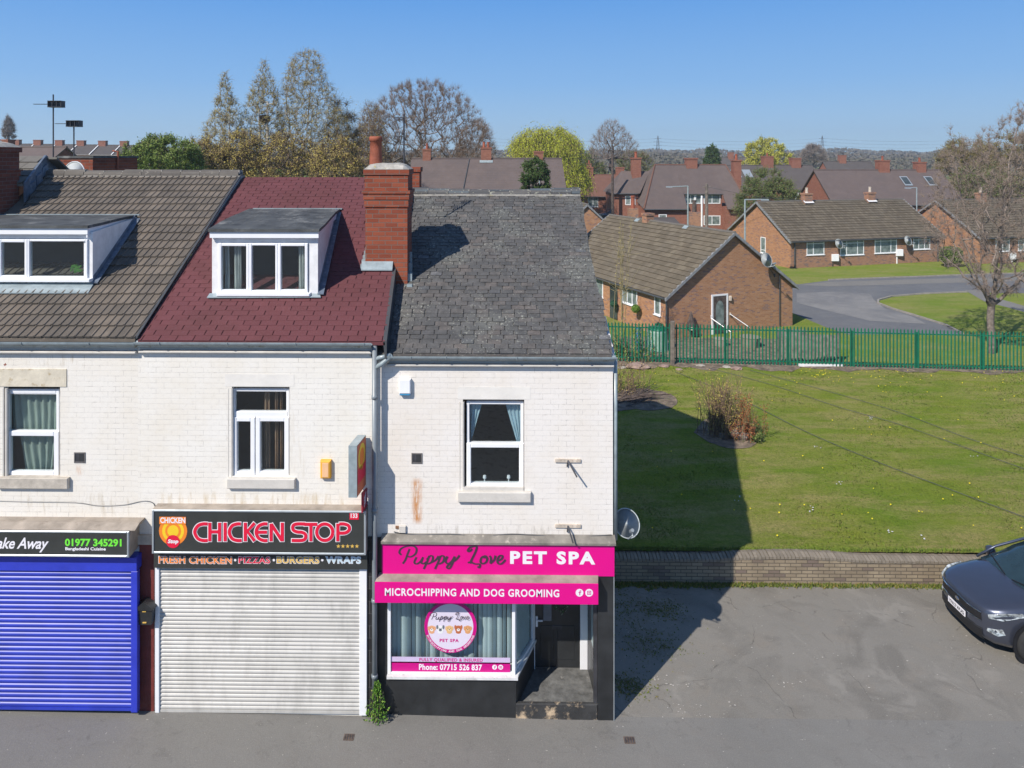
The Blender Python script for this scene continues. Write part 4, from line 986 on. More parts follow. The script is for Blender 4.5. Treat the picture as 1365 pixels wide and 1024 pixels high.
def social(T, px, py, r, y, k):
    mb = MB(); c = W(px, py, y); mb.disc(c, r, r, n=20); T.part('icon_disc', mb, MT['sign_white'])
    mb = MB(); yy = y-.002
    if k == 0:
        mb.box(c.x-r*.05, c.x+r*.17, yy, yy+.001, c.z-r*.62, c.z+r*.35); mb.box(c.x-r*.25, c.x+r*.4, yy-.0005, yy, c.z, c.z+r*.18); mb.box(c.x+r*.05, c.x+r*.42, yy-.0004, yy, c.z+r*.38, c.z+r*.6)
    else:
        q = r*.5; t = r*.16
        mb.box(c.x-q, c.x+q, yy, yy+.001, c.z+q-t, c.z+q); mb.box(c.x-q, c.x+q, yy, yy+.001, c.z-q, c.z-q+t); mb.box(c.x-q, c.x-q+t, yy, yy+.001, c.z-q+t, c.z+q-t); mb.box(c.x+q-t, c.x+q, yy, yy+.001, c.z-q+t, c.z+q-t)
        mb.disc((c.x, yy, c.z), r*.2, r*.2, n=10)
    T.part('icon_mark', mb, MT['magenta_dk'])
social(T, 772.5, 790.3, .062, yq, 0); social(T, 785.3, 790.3, .062, yq, 1)
# ---- shop window
yw = .09
f = MB(); fa = opening(516.5, 687, 790, 897, yw)
z0w, z1w = fa[2], WZ(775, yw, 600); zs = z0w
xl_, xr2 = fa[0], fa[1]
f.bevbox(xl_, xl_+.06, yw-.03, yw+.04, z0w, z1w, .006); f.bevbox(xr2-.055, xr2, yw-.03, yw+.04, z0w, z1w, .006)
f.bevbox(xl_+.06, xr2-.055, yw-.025, yw+.04, z0w, z0w+.03, .006); f.bevbox(xl_+.06, xr2-.055, yw-.025, yw+.04, z1w-.05, z1w, .006)
win = TR.part('shop_window', f, MT['upvc'])
mb = MB(); mb.box(xl_+.06, xr2-.055, yw, yw+.006, z0w+.03, z1w-.05); TR.part('pane', mb, MT['glass_clear'], win)
mb = MB(); rgb = random.Random(4); x = xl_+.06; nb = 25; wv = (xr2-.055-xl_-.06)/nb
for k in range(nb):
    xa = xl_+.06+wv*k; an = rgb.uniform(.1, .9); c = .5*wv*1.1
    cx_ = xa+wv/2; dx, dy = c*math.cos(an), c*math.sin(an); P = []
    for j in range(5):
        t = j/4*2-1; bow = .012*(1-t*t); P.append((cx_+dx*t-bow*math.sin(an), yw+.14+dy*t-bow*math.cos(an)))
    i0 = [(mb.vert((p[0], p[1], z0w+.08+rgb.uniform(0, .01))), mb.vert((p[0], p[1], z1w))) for p in P]
    for p, q in zip(i0, i0[1:]): mb.fidx((p[0], q[0], q[1], p[1]))
TR.part('vertical_blinds', mb, MT['blind'], win, smooth=True)
mb = MB(); mb.box(xl_+.06, xr2, yw+.25, yw+.27, z0w, z1w); TR.part('room_backing', mb, MT['dark'], win)
# sill and stall riser
sa = opening(515.5, 689.5, 898, 905, yw-.08)
xre, yre = WX(712.5, .93), .93       # inner end of the splayed return
mb = MB(); mb.prism([(sa[0], yw-.09, sa[2]), (sa[1]+.01, yw-.09, sa[2]), (sa[1]+.02, yw-.02, sa[2]), (xre+.035, yre, sa[2]), (xre-.08, yre, sa[2]), (sa[0], yw+.06, sa[2])], (0, 0, z0w-sa[2]))
TR.part('shop_sill', mb, mat('flaking_white_sill', (.72, .72, .72), .6, var=.1, scale=6, dirt=(9, .57, (.34, .32, .29))))
mb = MB(); mb.prism([(sa[0], yw-.04, -.4), (sa[1]-.02, yw-.04, -.4), (xre, yre, -.4), (sa[0], yre, -.4)], (0, 0, sa[2]+.4-.002)); TR.part('stall_riser', mb, MT['black_paint'])
# splayed return window
mb = MB(); xq = xr2-.02; A = Vector((xq, yw+.04, 0)); B = Vector((xre-.02, yre-.03, 0)); u = (B-A)
def rp(t, z, o=0.0):
    nrm = Vector((u.y, -u.x, 0)).normalized(); return A+u*t+nrm*o+Vector((0, 0, z))
for t0, t1, za, zb_ in ((0, .07, z0w, z1w), (.93, 1, z0w, z1w), (.07, .93, z0w, z0w+.05), (.07, .93, z1w-.05, z1w)):
    mb.prism([rp(t0, za, .02), rp(t1, za, .02), rp(t1, zb_, .02), rp(t0, zb_, .02)], tuple(-Vector((u.y, -u.x, 0)).normalized()*.05))
rw = TR.part('return_window', mb, MT['upvc'])
mb = MB(); mb.prism([rp(.07, z0w+.05), rp(.93, z0w+.05), rp(.93, z1w-.05), rp(.07, z1w-.05)], tuple(-Vector((u.y, -u.x, 0)).normalized()*.005)); TR.part('pane', mb, MT['glass_clear'], rw)
mb = MB()
for k in range(18):
    p, q = rp(.08+k*.047, 0, -.03 if k % 2 else -.05), rp(.08+(k+1)*.047, 0, -.05 if k % 2 else -.03); mb.face([(p.x, p.y, z0w+.05), (q.x, q.y, z0w+.05), (q.x, q.y, z1w), (p.x, p.y, z1w)])
TR.part('vertical_blinds', mb, MT['blind'], rw)
# door and porch
yd = .97; zf_ = WZ(890, yd, 742)
zp0 = WZ(935, .1, 740)
xd0, xd1 = WX(713, yd), WX(773, yd); xd2 = WX(783, yd); zdt = zf_+2.05
mb = MB(); mb.prism([(sa[1]-.03, .10, -.4), (WX(797, .1), .10, -.4), (WX(797, .1), yd+.2, -.4), (xre-.1, yd+.2, -.4)], (0, 0, zf_+.4)); TR.part('porch_floor', mb, MT['porch'])
mb = MB(); mb.bevbox(sa[1]-.03, WX(797, .05), .045, .099, -.4, zp0-.004, .015); TR.part('step', mb, MT['step'])
f = MB(); f.bevbox(xd0-.08, xd0, yd-.05, yd+.05, zf_, zdt+.06, .006); f.bevbox(xd1, xd2, yd-.05, yd+.05, zf_, zdt+.06, .006); f.bevbox(xd0, xd1, yd-.045, yd+.05, zdt, zdt+.06, .006)
df = TR.part('door_frame', f, MT['upvc'])
d = MB(); d.bevbox(xd0, xd1, yd-.01, yd+.03, zf_+.01, zdt, .004)
for (a, b, c, e) in ((.12, .42, .15, .75), (.5, .88, .15, .75)):
    w_ = xd1-xd0; d.bevbox(xd0+w_*a, xd0+w_*b, yd-.018, yd-.009, zf_+c, zf_+e, .006)
door = TR.part('door', d, MT['black_paint'])
mb = MB(); c = W(715.5, 829, yd-.03); mb.box(c.x-.018, c.x+.018, yd-.028, yd-.01, c.z-.09, c.z+.09); mb.box(c.x, c.x+.1, yd-.055, yd-.035, c.z+.02, c.z+.04); mb.box(c.x-.006, c.x+.012, yd-.045, yd-.028, c.z+.02, c.z+.04); TR.part('handle', mb, MT['upvc'], door)
mb = MB(); a, b = W(736, 838, yd), W(749, 833, yd); mb.bevbox(a.x, b.x, yd-.02, yd-.01, a.z, b.z, .004); TR.part('letter_slot', mb, MT['steel_dark'], door)
mb = MB(); a, b = W(724, 826, yd), W(735, 804, yd); mb.bevbox(a.x, b.x, yd-.04, yd-.02, a.z, b.z+.1, .006); TR.part('notice', mb, mat('grey_notice', (.2, .2, .22), .6), door)
T = Thing('door_wreath', 'small green leafy wreath hanging on the black shop door', 'wreath', W(748, 809, yd-.03))
mb = MB()
for k in range(120):
    a = random.uniform(0, 2*PI); r = .09+random.uniform(-.03, .03); c = W(748, 809, yd-.03)+Vector((r*math.cos(a), random.uniform(-.03, 0), r*math.sin(a)+.02)); e = Vector((random.uniform(-1, 1), random.uniform(-1, .2), random.uniform(-1, 1)))*.03; g = Vector((random.uniform(-1, 1), 0, random.uniform(-1, 1)))*.012
    mb.face([c, c+e*.5+g, c+e, c+e*.5-g])
T.part('leaves', mb, leafmat('wreath_leaf', [(0, (.03, .09, .03)), (.8, (.08, .17, .06)), (1, (.6, .6, .45))]))
# right splay, pilaster, ceiling
xs0, xs1 = xd2, WX(796, .1)
mb = MB(); A = Vector((xs1-.01, .14, 0)); B = Vector((xs0, yd-.03, 0)); u = B-A
zsl = zf_+.5
mb.face([A+Vector((0, 0, zf_)), B+Vector((0, 0, zf_)), B+Vector((0, 0, zsl)), A+Vector((0, 0, zsl))])
TR.part('side_panel', mb, MT['black_paint'])
mb = MB(); mb.face([A+Vector((0, 0, zsl)), B+Vector((0, 0, zsl)), B+Vector((0, 0, zdt)), A+Vector((0, 0, zdt))]); TR.part('pane', mb, MT['glass_clear'])
mb = MB(); mb.face([A+Vector((.06, .02, zsl)), B+Vector((.06, 0, zsl)), B+Vector((.06, 0, zdt)), A+Vector((.06, .02, zdt))]); TR.part('vertical_blinds', mb, MT['blind'])
mb = MB(); mb.box(xs1-.06, xs1, .08, .14, zf_, zdt); TR.part('post', mb, MT['steel_dark'])
mb = MB(); mb.box(WX(797, .04), XRW+.0, .04, .099, -.4, WZ(768, .04, 800)); TR.part('right_pilaster', mb, MT['black_paint'])
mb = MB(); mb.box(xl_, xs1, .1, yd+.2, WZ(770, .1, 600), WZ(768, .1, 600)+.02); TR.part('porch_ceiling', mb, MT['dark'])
mb = MB(); mb.box(XRW, XRW+.012, .035, .06, -.4, WZ(768, .04, 800)); TR.part('corner_trim', mb, MT['alu'])
# window vinyls
T = Thing('phone_banner', 'pink and lilac window sticker with phone number along the bottom of the shop window', 'window sticker', W(600, 896, yw))
yv = yw-.004
mb = MB(); wbox(mb, 521, 680, 883.5, 896, yv, yv, yv+.002); T.part('pink_band', mb, MT['magenta_dk'])
mb = MB(); wbox(mb, 521, 680, 877, 883.5, yv, yv, yv+.002); T.part('lilac_band', mb, MT['lilac'])
mb = MB(); put_text(mb, 'Phone: 07715 526 837', 558.5, 642.5, 885.8, 893.2, yv-.001, .03, space=1.05); T.part('lettering', mb, MT['sign_white'])
mb = MB(); put_text(mb, 'FULLY QUALIFIED & INSURED', 559, 643.5, 878, 882.4, yv-.001, .03, space=1.1); T.part('lettering', mb, MT['magenta_dk'])
social(T, 659.3, 889.5, .04, yv-.001, 0); social(T, 667.4, 889.5, .04, yv-.001, 1)
T = Thing('round_window_sticker', 'round pink ringed sticker with five small dogs on the shop window', 'window sticker', W(600.5, 871, yw))
cc = W(600.5, 835.5, yv)
mb = MB(); n = 40; 
for k in range(n):
    a0, a1 = 2*PI*k/n, 2*PI*(k+1)/n; mb.face([(cc.x+r*math.cos(a), yv-.001, cc.z+r*math.sin(a)) for r, a in ((.375, a0), (.43, a0), (.43, a1), (.375, a1))])
T.part('ring', mb, MT['magenta_dk'])
mb = MB(); mb.disc((cc.x, yv, cc.z), .38, .38, n=40); T.part('disc', mb, mat('pale_lilac', (.72, .66, .78), .4, var=.02))
mb = MB(); tfs = lambda u, v: (573.5+(u-170)*(626-573.5)/570, 816.5+(v-150)*(828.5-816.5)/125)
for k, l in enumerate(PUPPY+LOVE): strokes(mb, [l], tfs, .75, yv-.003-.0013*k)
T.part('script_lettering', mb, MT['script_dark'])
mb = MB(); put_text(mb, 'PET SPA', 586, 611.5, 851.8, 856, yv-.002, .04, space=1.2); T.part('lettering', mb, MT['magenta_dk'])
arc = 'MICROCHIPPING AND DOG GROOMING'; mb = MB()
for k, chh in enumerate(arc):
    if chh == ' ': continue
    an = math.radians(200+140*(k+.5)/len(arc)); vs, fs = text_faces(chh, .03)
    xs_ = [v[0] for v in vs]; mx = (min(xs_)+max(xs_))/2; th = an+PI/2; base = len(mb.v)
    for v in vs:
        lx, ly = (v[0]-mx)*.042, (v[1]-.35)*.042
        mb.v.append((cc.x+.402*math.cos(an)+lx*math.cos(th)-ly*math.sin(th), yv-.003, cc.z+.402*math.sin(an)+lx*math.sin(th)+ly*math.cos(th)))
    for ff in fs: mb.fidx([base+i for i in ff])
T.part('lettering', mb, MT['sign_white'])
for k, (px, c1_, c2_) in enumerate(((575.5, (.75, .38, .2), (.85, .8, .75)), (587, (.8, .8, .8), (.15, .17, .2)), (599, (.75, .48, .22), (.8, .6, .35)), (611, (.5, .15, .06), (.85, .8, .75)), (623.5, (.7, .34, .14), (.75, .45, .22)))):
    mA = mat('dog_fur', c1_, .5, var=.02); mC = mat('dog_face', c2_, .5, var=.02); mb = MB(); c = W(px, 838.5, yv-.002)
    mb.disc(c, .058, .056, n=16, m=0); mb.disc((c.x, yv-.0015, c.z-.05), .045, .03, n=14, m=0)
    for sg in (-1, 1): mb.disc((c.x+sg*.05, yv-.0028, c.z+.01+.02*(k % 2)), .018, .035, n=10, m=0 if k != 1 else 1)
    mb.disc((c.x, yv-.0034, c.z-.015), .026, .024, n=12, m=1)
    for ex, ez, rr in ((-.022, .014, .006), (.022, .014, .006), (0, -.008, .008)): mb.disc((c.x+ex, yv-.004, c.z+ez), rr, rr, n=8, m=2)
    T.part('dog_picture', mb, [mA, mC, MT['script_dark']])
# ---- dish on the corner
def dish(T, c, r, az, el, mdish, arm=True, wallpt=None):
    """c centre of the dish, az rotation about z of its axis (0 looks to -y), el upward tilt"""
    R = Matrix.Rotation(az, 3, 'Z') @ Matrix.Rotation(-el, 3, 'X')
    mb = MB(); n = 28; rings = []
    for t in (0.02, .35, .65, .88, 1): rings.append([Vector(c)+R @ Vector((r*t*.93*math.cos(2*PI*k/n), .07*r*(1-t*t), r*t*math.sin(2*PI*k/n))) for k in range(n)])
    mb.loft(rings, cap=True); back = [[Vector(p)+R @ Vector((0, .012, 0)) for p in q] for q in rings]; mb.loft(back[::-1], cap=True)
    mb.tube([rings[-1][k % n] for k in range(n+1)], .008*r/.2, 6)
    T.part('reflector', mb, mdish, smooth=True)
    if arm:
        a = Vector(c)+R @ Vector((0, .0, -r)); e = Vector(c)+R @ Vector((0, -r*1.15, -r*1.02))
        mb = MB(); mb.tube([a+R @ Vector((0, .06, 0)), a, e, e+R @ Vector((0, 0, r*.25))], r*.055, 8); T.part('arm', mb, MT['steel_dark'] if mdish is not MT['dish'] else MT['dish'])
        mb = MB(); h = e+R @ Vector((0, .0, r*.30)); mb.tube([h+R @ Vector((0, -.05*r/.2, 0)), h+R @ Vector((0, .04*r/.2, 0))], [r*.12, r*.15], 10); T.part('receiver', mb, MT['pvc_grey'])
    if wallpt is not None:
        mb = MB(); mb.tube([Vector(c)+R @ Vector((0, .16*r, 0)), Vector(c)+R @ Vector((0, .16*r+.1, -.02)), Vector(wallpt)], .02, 8)
        w = Vector(wallpt); mb.box(w.x-.01, w.x+.03, w.y-.06, w.y+.06, w.z-.09, w.z+.09); T.part('wall_mount', mb, MT['steel_dark'])
T = Thing('satellite_dish', 'grey satellite dish on the side of the pet spa building above the low brick wall', 'satellite dish', (XRW, .6, WZ(698, .5, 830)))
cd = W(835.5, 697.5, .35); dish(T, cd, .228, math.radians(4), math.radians(38), MT['dish'], True, (XRW+.01, .75, cd.z-.02))
# weed at the foot of the downpipe
rgw = random.Random(5); mb = MB(); c = W(503, 948, -.08)
for k in range(900):
    a = rgw.uniform(0, 2*PI); t = rgw.random(); h = t*.62; r = (.14 if t < .5 else .14-(t-.5)*.2)*math.sqrt(rgw.random())*(1.25 if t < .35 else .8)
    p = Vector((c.x+r*math.cos(a)*1.1, -.12+r*math.sin(a)*.6, -.12+h)); e = Vector((rgw.uniform(-1, 1), rgw.uniform(-1, 1), rgw.uniform(-.4, .9))).normalized()*rgw.uniform(.02, .045); g = e.cross(Vector((rgw.uniform(-1, 1), rgw.uniform(-1, 1), .3))).normalized()*.013
    mb.face([p, p+e*.5+g, p+e, p+e*.5-g], 0)
T = Thing('weed', 'leafy green weed growing at the foot of the downpipe', 'weed', (c.x, -.12, -.15))
T.part('leaves', mb, leafmat('weed_leaf', [(0, (.05, .13, .015)), (.6, (.11, .24, .03)), (.9, (.22, .34, .06)), (1, (.3, .3, .08))]))
mb = MB()
for k in range(7): a = k*.9; mb.tube([(c.x, -.12, -.15), (c.x+.08*math.cos(a), -.12+.05*math.sin(a), .15), (c.x+.1*math.cos(a), -.12+.06*math.sin(a), .35)], .005, 5)
T.part('stems', mb, MT['bark_dk'])
# ================================================================== ground
def zg(x): return -.02-.018*(min(max(x, -12), 1.4)+8.5)
def asphaltmat(name, base, patch, speck=.35, cracks=True, warm=(.2, .16, .12)):
    m, nt, b = newmat(name); co = coords(nt)
    f = noise(nt, co, .35, 6, .65); col = mixc(nt, ramp(nt, f, [(.35, 0.0), (.65, 1.0)]), base, patch)
    f1 = noise(nt, co, 1.6, 5, .7, .5); col = mixc(nt, math_(nt, 'MULTIPLY', ramp(nt, f1, [(.5, 0.0), (.7, 1.0)]), .5), col, warm)
    f5 = noise(nt, co, .8, 4, .55, .8); col = mixc(nt, math_(nt, 'MULTIPLY', ramp(nt, f5, [(.53, 0.0), (.66, 1.0)]), .62 if cracks else .15), col, tuple(c*.62 for c in base))
    mp = N(nt, 'ShaderNodeMapping'); mp.inputs['Location'].default_value = (7, 3, 0); nt.links.new(co, mp.inputs[0]); f6 = noise(nt, mp.outputs[0], 1.1, 5, .6, .6); col = mixc(nt, math_(nt, 'MULTIPLY', ramp(nt, f6, [(.58, 0.0), (.66, 1.0)]), .5 if cracks else .12), col, tuple(min(1, c*1.28) for c in base))
    f4 = noise(nt, co, 3.3, 6, .8, 1.0); col = mixc(nt, math_(nt, 'MULTIPLY', ramp(nt, f4, [(.56, 0.0), (.72, 1.0)]), .6), col, tuple(c*.55 for c in base))
    f2 = noise(nt, co, 60, 3, .8); col = mixc(nt, math_(nt, 'MULTIPLY', ramp(nt, f2, [(.45, 0.0), (.75, 1.0)]), speck), col, tuple(min(1, c*1.9) for c in base))
    f3 = noise(nt, co, 22, 2, .5); col = mixc(nt, math_(nt, 'MULTIPLY', ramp(nt, f3, [(.735, 0.0), (.75, 1.0)]), .8), col, (.42, .40, .36))
    if cracks:
        v = N(nt, 'ShaderNodeTexVoronoi', feature='DISTANCE_TO_EDGE'); v.inputs['Scale'].default_value = .45
        wv = N(nt, 'ShaderNodeVectorMath', operation='ADD'); nt.links.new(co, wv.inputs[0])
        nz = N(nt, 'ShaderNodeTexNoise'); nz.inputs['Scale'].default_value = 1.2; nz.inputs['Detail'].default_value = 5; nt.links.new(co, nz.inputs['Vector']); nt.links.new(nz.outputs['Color'], wv.inputs[1])
        nt.links.new(wv.outputs[0], v.inputs['Vector'])
        ck = math_(nt, 'MULTIPLY', ramp(nt, v.outputs[0], [(.0, 1.0), (.006, 0.0)]), ramp(nt, f1, [(.48, 0.0), (.55, .55)])); col = mixc(nt, ck, col, (.05, .05, .045))
    nt.links.new(col, b.inputs['Base Color']); b.inputs['Roughness'].default_value = .9; b.inputs['Specular IOR Level'].default_value = .2
    bump(nt, b, math_(nt, 'ADD', f2, math_(nt, 'MULTIPLY', f1, 2)), .5, .01); return m
MT['forecourt'] = asphaltmat('worn_forecourt', (.216, .203, .180), (.186, .176, .156), .3, True, (.215, .188, .155))
MT['pavement'] = asphaltmat('pavement_asphalt', (.200, .193, .178), (.177, .172, .160), .3, False, (.185, .172, .155))
MT['road'] = asphaltmat('estate_road', (.125, .13, .14), (.155, .158, .16), .2, False, (.19, .185, .178))
def grid(name, xs, ys, zf, m, kind='structure'):
    mb = MB(); ids = [[mb.vert((x, y, zf(x, y))) for x in xs] for y in ys]
    for j in range(len(ys)-1):
        for i in range(len(xs)-1): mb.fidx((ids[j][i], ids[j][i+1], ids[j+1][i+1], ids[j+1][i]))
    return tag(mb.build(name, m, smooth=True), kind=kind)
lin = lambda a, b, n: [a+(b-a)*i/n for i in range(n+1)]
grid('forecourt', lin(-30, 45, 60), lin(0.0, 3.9, 8), lambda x, y: zg(x)-.004 + (-.03 if y < -.0 else 0), MT['forecourt'])
grid('pavement', lin(-30, 45, 60), lin(-5, .12, 8), lambda x, y: zg(x), MT['pavement'])
grid('road', lin(-400, -40, 4)+lin(-30, 45, 60)+lin(50, 400, 4), lin(-500, -4.9, 4), lambda x, y: zg(x)-.13, MT['road'])
mb = MB(); x = -30
while x < 45: mb.prism([(x, -5.13, zg(x)-.3), (x, -5.001, zg(x)-.3), (x, -5.001, zg(x)+.002), (x, -5.13, zg(x)-.004)], (.905, 0, zg(x+.9)-zg(x))); x += .915
tag(mb.build('kerb', mat('road_kerb', (.24, .235, .22), .9, var=.15)), kind='structure')
def grassmat(name, g1, g2, dry, sc=1.0):
    m, nt, b = newmat(name); co = coords(nt)
    f = noise(nt, co, .28*sc, 5, .6); col = mixc(nt, ramp(nt, f, [(.35, 0.0), (.65, 1.0)]), g1, g2)
    mp = N(nt, 'ShaderNodeMapping'); mp.inputs['Scale'].default_value = (.35, 1.1, 1); mp.inputs['Rotation'].default_value = (0, 0, .25); nt.links.new(co, mp.inputs[0])
    f2 = noise(nt, mp.outputs[0], .9*sc, 6, .75); col = mixc(nt, math_(nt, 'MULTIPLY', ramp(nt, f2, [(.42, 0.0), (.62, 1.0)]), .8), col, dry)
    f7 = noise(nt, co, 3.5*sc, 5, .7); col = mixc(nt, math_(nt, 'MULTIPLY', ramp(nt, f7, [(.5, 0.0), (.68, 1.0)]), .4), col, tuple(c*.6 for c in g1))
    f3 = noise(nt, co, 18*sc, 6, .85); col = mixc(nt, math_(nt, 'MULTIPLY', ramp(nt, f3, [(.35, 1.0), (.6, 0.0)]), .6), col, tuple(c*.4 for c in g1))
    nt.links.new(col, b.inputs['Base Color']); b.inputs['Roughness'].default_value = .95; b.inputs['Specular IOR Level'].default_value = .1
    bump(nt, b, f3, .9, .06); return m
MT['grass'] = grassmat('mown_grass', (.180, .268, .026), (.275, .305, .044), (.42, .34, .14))
MT['lawn'] = grassmat('estate_lawn', (.18, .27, .032), (.25, .29, .05), (.34, .31, .12))
MT['earth'] = mat('bare_earth', (.20, .155, .115), .95, var=.3, scale=3, bmp=.6, dirt=(6, .55, (.36, .27, .19)))
def zfield(x, y):
    t = (y-4.1)/16.1
    return .38-.78*t+.04*math.sin(x*.5+y*.3)*min(1, max(0, (y-4.3)))*max(0, 1-t)+(.06*math.sin(x*1.7) if .02 < t < .0 else 0)
FS0, FS1 = DR((780-CXP)/F*32.7, 32.7, -.4), DR((1560-CXP)/F*30.6, 30.6, -.4)
def yfence(x): return FS0.y+(FS1.y-FS0.y)*(x-FS0.x)/(FS1.x-FS0.x)
mb = MB(); xs = lin(XRW-4, 42, 92); ids = []
for j in range(41):
    t = j/40; ids.append([mb.vert((x, 4.03+(yfence(x)-4.03)*t, zfield(x, 4.03+(yfence(x)-4.03)*t))) for x in xs])
for j in range(40):
    for i in range(92): mb.fidx((ids[j][i], ids[j][i+1], ids[j+1][i+1], ids[j+1][i]))
tag(mb.build('grass_field', MT['grass'], smooth=True), kind='structure')
def zb_(x, y): return -.62
mb = MB(); mb.face([(-2500, -60, -.63), (2500, -60, -.63), (2500, 3000, -.63), (-2500, 3000, -.63)])
tag(mb.build('ground', MT['lawn']), kind='structure')
def patch(name, pts, z, m, kind='structure', lift=0):
    mb = MB(); mb.face([(*(GP(px, py, z)[:2]), z+lift) for px, py in pts]); return tag(mb.build(name, m), kind=kind)
Z0 = -.63
patch('estate_road', [(1040, 380), (1066, 379), (1105, 374), (1180, 371), (1240, 369), (1290, 367), (1365, 365), (1600, 361), (1600, 388), (1365, 391), (1290, 390), (1230, 392.5), (1190, 396), (1172, 401), (1172, 405), (1190, 412), (1230, 424), (1262, 434), (1285, 446), (1130, 446), (1100, 436), (1060, 419), (1040, 410)], Z0, MT['road'], lift=.006)
MT['road2'] = asphaltmat('patched_road', (.23, .225, .215), (.14, .142, .148), .2, False, (.27, .26, .25))
patch('road_verge', [(1066, 380), (1105, 376), (1240, 372), (1365, 369), (1600, 365), (1600, 371), (1365, 375), (1240, 378), (1180, 380), (1105, 382)], Z0, MT['pavement'], lift=.012)
patch('worn_road_surface', [(1062, 391), (1110, 389), (1160, 392), (1165, 400), (1180, 412), (1215, 422), (1235, 432), (1160, 428), (1110, 416), (1062, 404)], Z0, MT['road2'], lift=.012)
patch('path', [(1286, 387), (1310, 387), (1330, 398), (1365, 408), (1420, 424), (1420, 432), (1350, 412), (1312, 402)], Z0, MT['pavement'], lift=.012)
patch('garden_earth', [(780, 448), (1035, 452), (1045, 470), (1045, 497), (780, 493)], Z0, MT['earth'], lift=.006)
def kerb(pts, z, lab):
    mb = MB(); P = [GP(px, py, z) for px, py in pts]
    for a, b in zip(P, P[1:]):
        n = Vector((-(b-a).y, (b-a).x, 0)).normalized()*.12
        mb.prism([(a.x, a.y, z), (b.x, b.y, z), (b.x+n.x, b.y+n.y, z), (a.x+n.x, a.y+n.y, z)], (0, 0, .09))
    return tag(mb.build('kerb', mat('kerb_stone', (.30, .275, .24), .9, var=.15)), kind='structure')
kerb([(1105, 374), (1180, 371), (1240, 369), (1290, 367), (1365, 365), (1500, 362)], Z0, '')
kerb([(1285, 446), (1262, 434), (1230, 424), (1190, 412), (1172, 405), (1172, 401), (1190, 396), (1230, 392.5), (1290, 390)], Z0, '')
def cover(px, py, r, lab):
    c = GP(px, py, zg(GP(px, py, -.15).x)); z = zg(c.x); T = Thing('drain_cover', lab, 'drain cover', (c.x, c.y, z)); mb = MB(); mb.box(c.x-r, c.x+r, c.y-r*.8, c.y+r*.8, z-.02, z+.006); T.part('frame', mb, mat('dull_iron', (.13, .095, .075), .8, var=.3, scale=14))
    for k in range(4): m2 = MB(); x = c.x-r*.7+k*r*.47; m2.box(x-r*.08, x+r*.08, c.y-r*.6, c.y+r*.6, z+.006, z+.010); T.part('bar', m2, MT['steel_dark'])
cover(465, 983, .08, 'small rusty iron cover in the pavement below the grey shutter'); cover(839, 987, .085, 'small rusty iron cover in the pavement right of the pet spa doorway')
# scuffs of old paint and grit on the forecourt
mb = MB(); rq = random.Random(15)
for (px, py, sx, n) in ((1055, 912, 9, 12), (1110, 875, 14, 5), (1310, 862, 12, 9), (905, 912, 8, 8), (930, 946, 26, 22), (1200, 905, 70, 9), (880, 905, 10, 8), (840, 840, 12, 6), (1000, 880, 90, 14)):
    for _ in range(n):
        c = GP(px+rq.gauss(0, sx), py+rq.gauss(0, sx*.22), -.19); z = zg(c.x)+.012; rr = rq.uniform(.005, .016); a0 = rq.random()
        mb.face([(c.x+rr*rq.uniform(.6, 1.6)*math.cos(k*PI/3+a0), c.y+rr*rq.uniform(.6, 1.2)*math.sin(k*PI/3+a0), z) for k in range(6)])
tag(mb.build('grit', mat('pale_grit', (.50, .47, .42), .9, var=.2)), 'pale grit and litter specks scattered over the forecourt', 'grit', kind='stuff')
# strip of bare earth below the fence
mb = MB(); 
for i in range(60):
    a, b = (i/60), ((i+1)/60); P = []
    for t in (a, b):
        x = FS0.x+(FS1.x-FS0.x)*t; y = yfence(x); w = .75+.35*math.sin(x*2.1)+.2*math.sin(x*5.3); w = w if x < 14 else w*.7
        P.append(((x, y-w, zfield(x, y-w)+.012), (x, y+.3, -.385)))
    mb.face([P[0][0], P[1][0], P[1][1], P[0][1]])
tag(mb.build('bare_strip', MT['earth']), kind='structure')
def on_field(px, py):
    z = 0
    for _ in range(8): p = GP(px, py, z); z = zfield(p.x, p.y)
    p.z = z; return p
def earth_patch(pts, lift=.015):
    mb = MB(); P = smooth_line(pts+[pts[0]], 4)[:-1]; rg_ = random.Random(3)
    mb.face([on_field(px+rg_.uniform(-1, 1), py+rg_.uniform(-.7, .7))+Vector((0, 0, lift)) for px, py in P])
    return tag(mb.build('bare_earth_patch', MT['earth']), kind='structure')
earth_patch([(812, 530), (840, 519), (870, 520), (895, 527), (903, 536), (895, 544), (870, 547), (840, 546), (812, 550)])
earth_patch([(925, 577), (940, 560), (960, 556), (990, 572), (1008, 588), (1000, 597), (975, 598), (945, 590)])
# retaining wall
wy0, wy1 = 3.80, 4.05
MT['kerb'] = mat('kerb_stone', (.24, .235, .22), .9, var=.15)
T = Thing('low_brick_wall', 'long low brown brick retaining wall with brick on edge coping below the grass', 'wall', (XRW, wy0, -.2))
MT['wall_brick'] = brickmat('weathered_buff_brick', (.27, .215, .150), (.36, .295, .205), (.10, .085, .065), .235, .075, .014, dark=(.19, .145, .12), var=.7, bstr=.9)
def wtop(x): return .345+(.07*max(0, 1-((x-(XRW+4.4))/1.6)**2) if abs(x-(XRW+4.4)) < 1.6 else 0)-.02*max(0, min(1, (x-XRW-6)/3))
mb = MB(); xs = lin(XRW+.005, 40, 80)
for a, b in zip(xs, xs[1:]):
    mb.face([(a, wy0, -.4), (b, wy0, -.4), (b, wy0, wtop(b)-.07), (a, wy0, wtop(a)-.07)])
    mb.face([(b, wy1, -.4), (a, wy1, -.4), (a, wy1, wtop(a)), (b, wy1, wtop(b))])
    mb.face([(a, wy0, wtop(a)-.07), (b, wy0, wtop(b)-.07), (b, wy1, wtop(b)-.08), (a, wy1, wtop(a)-.08)])
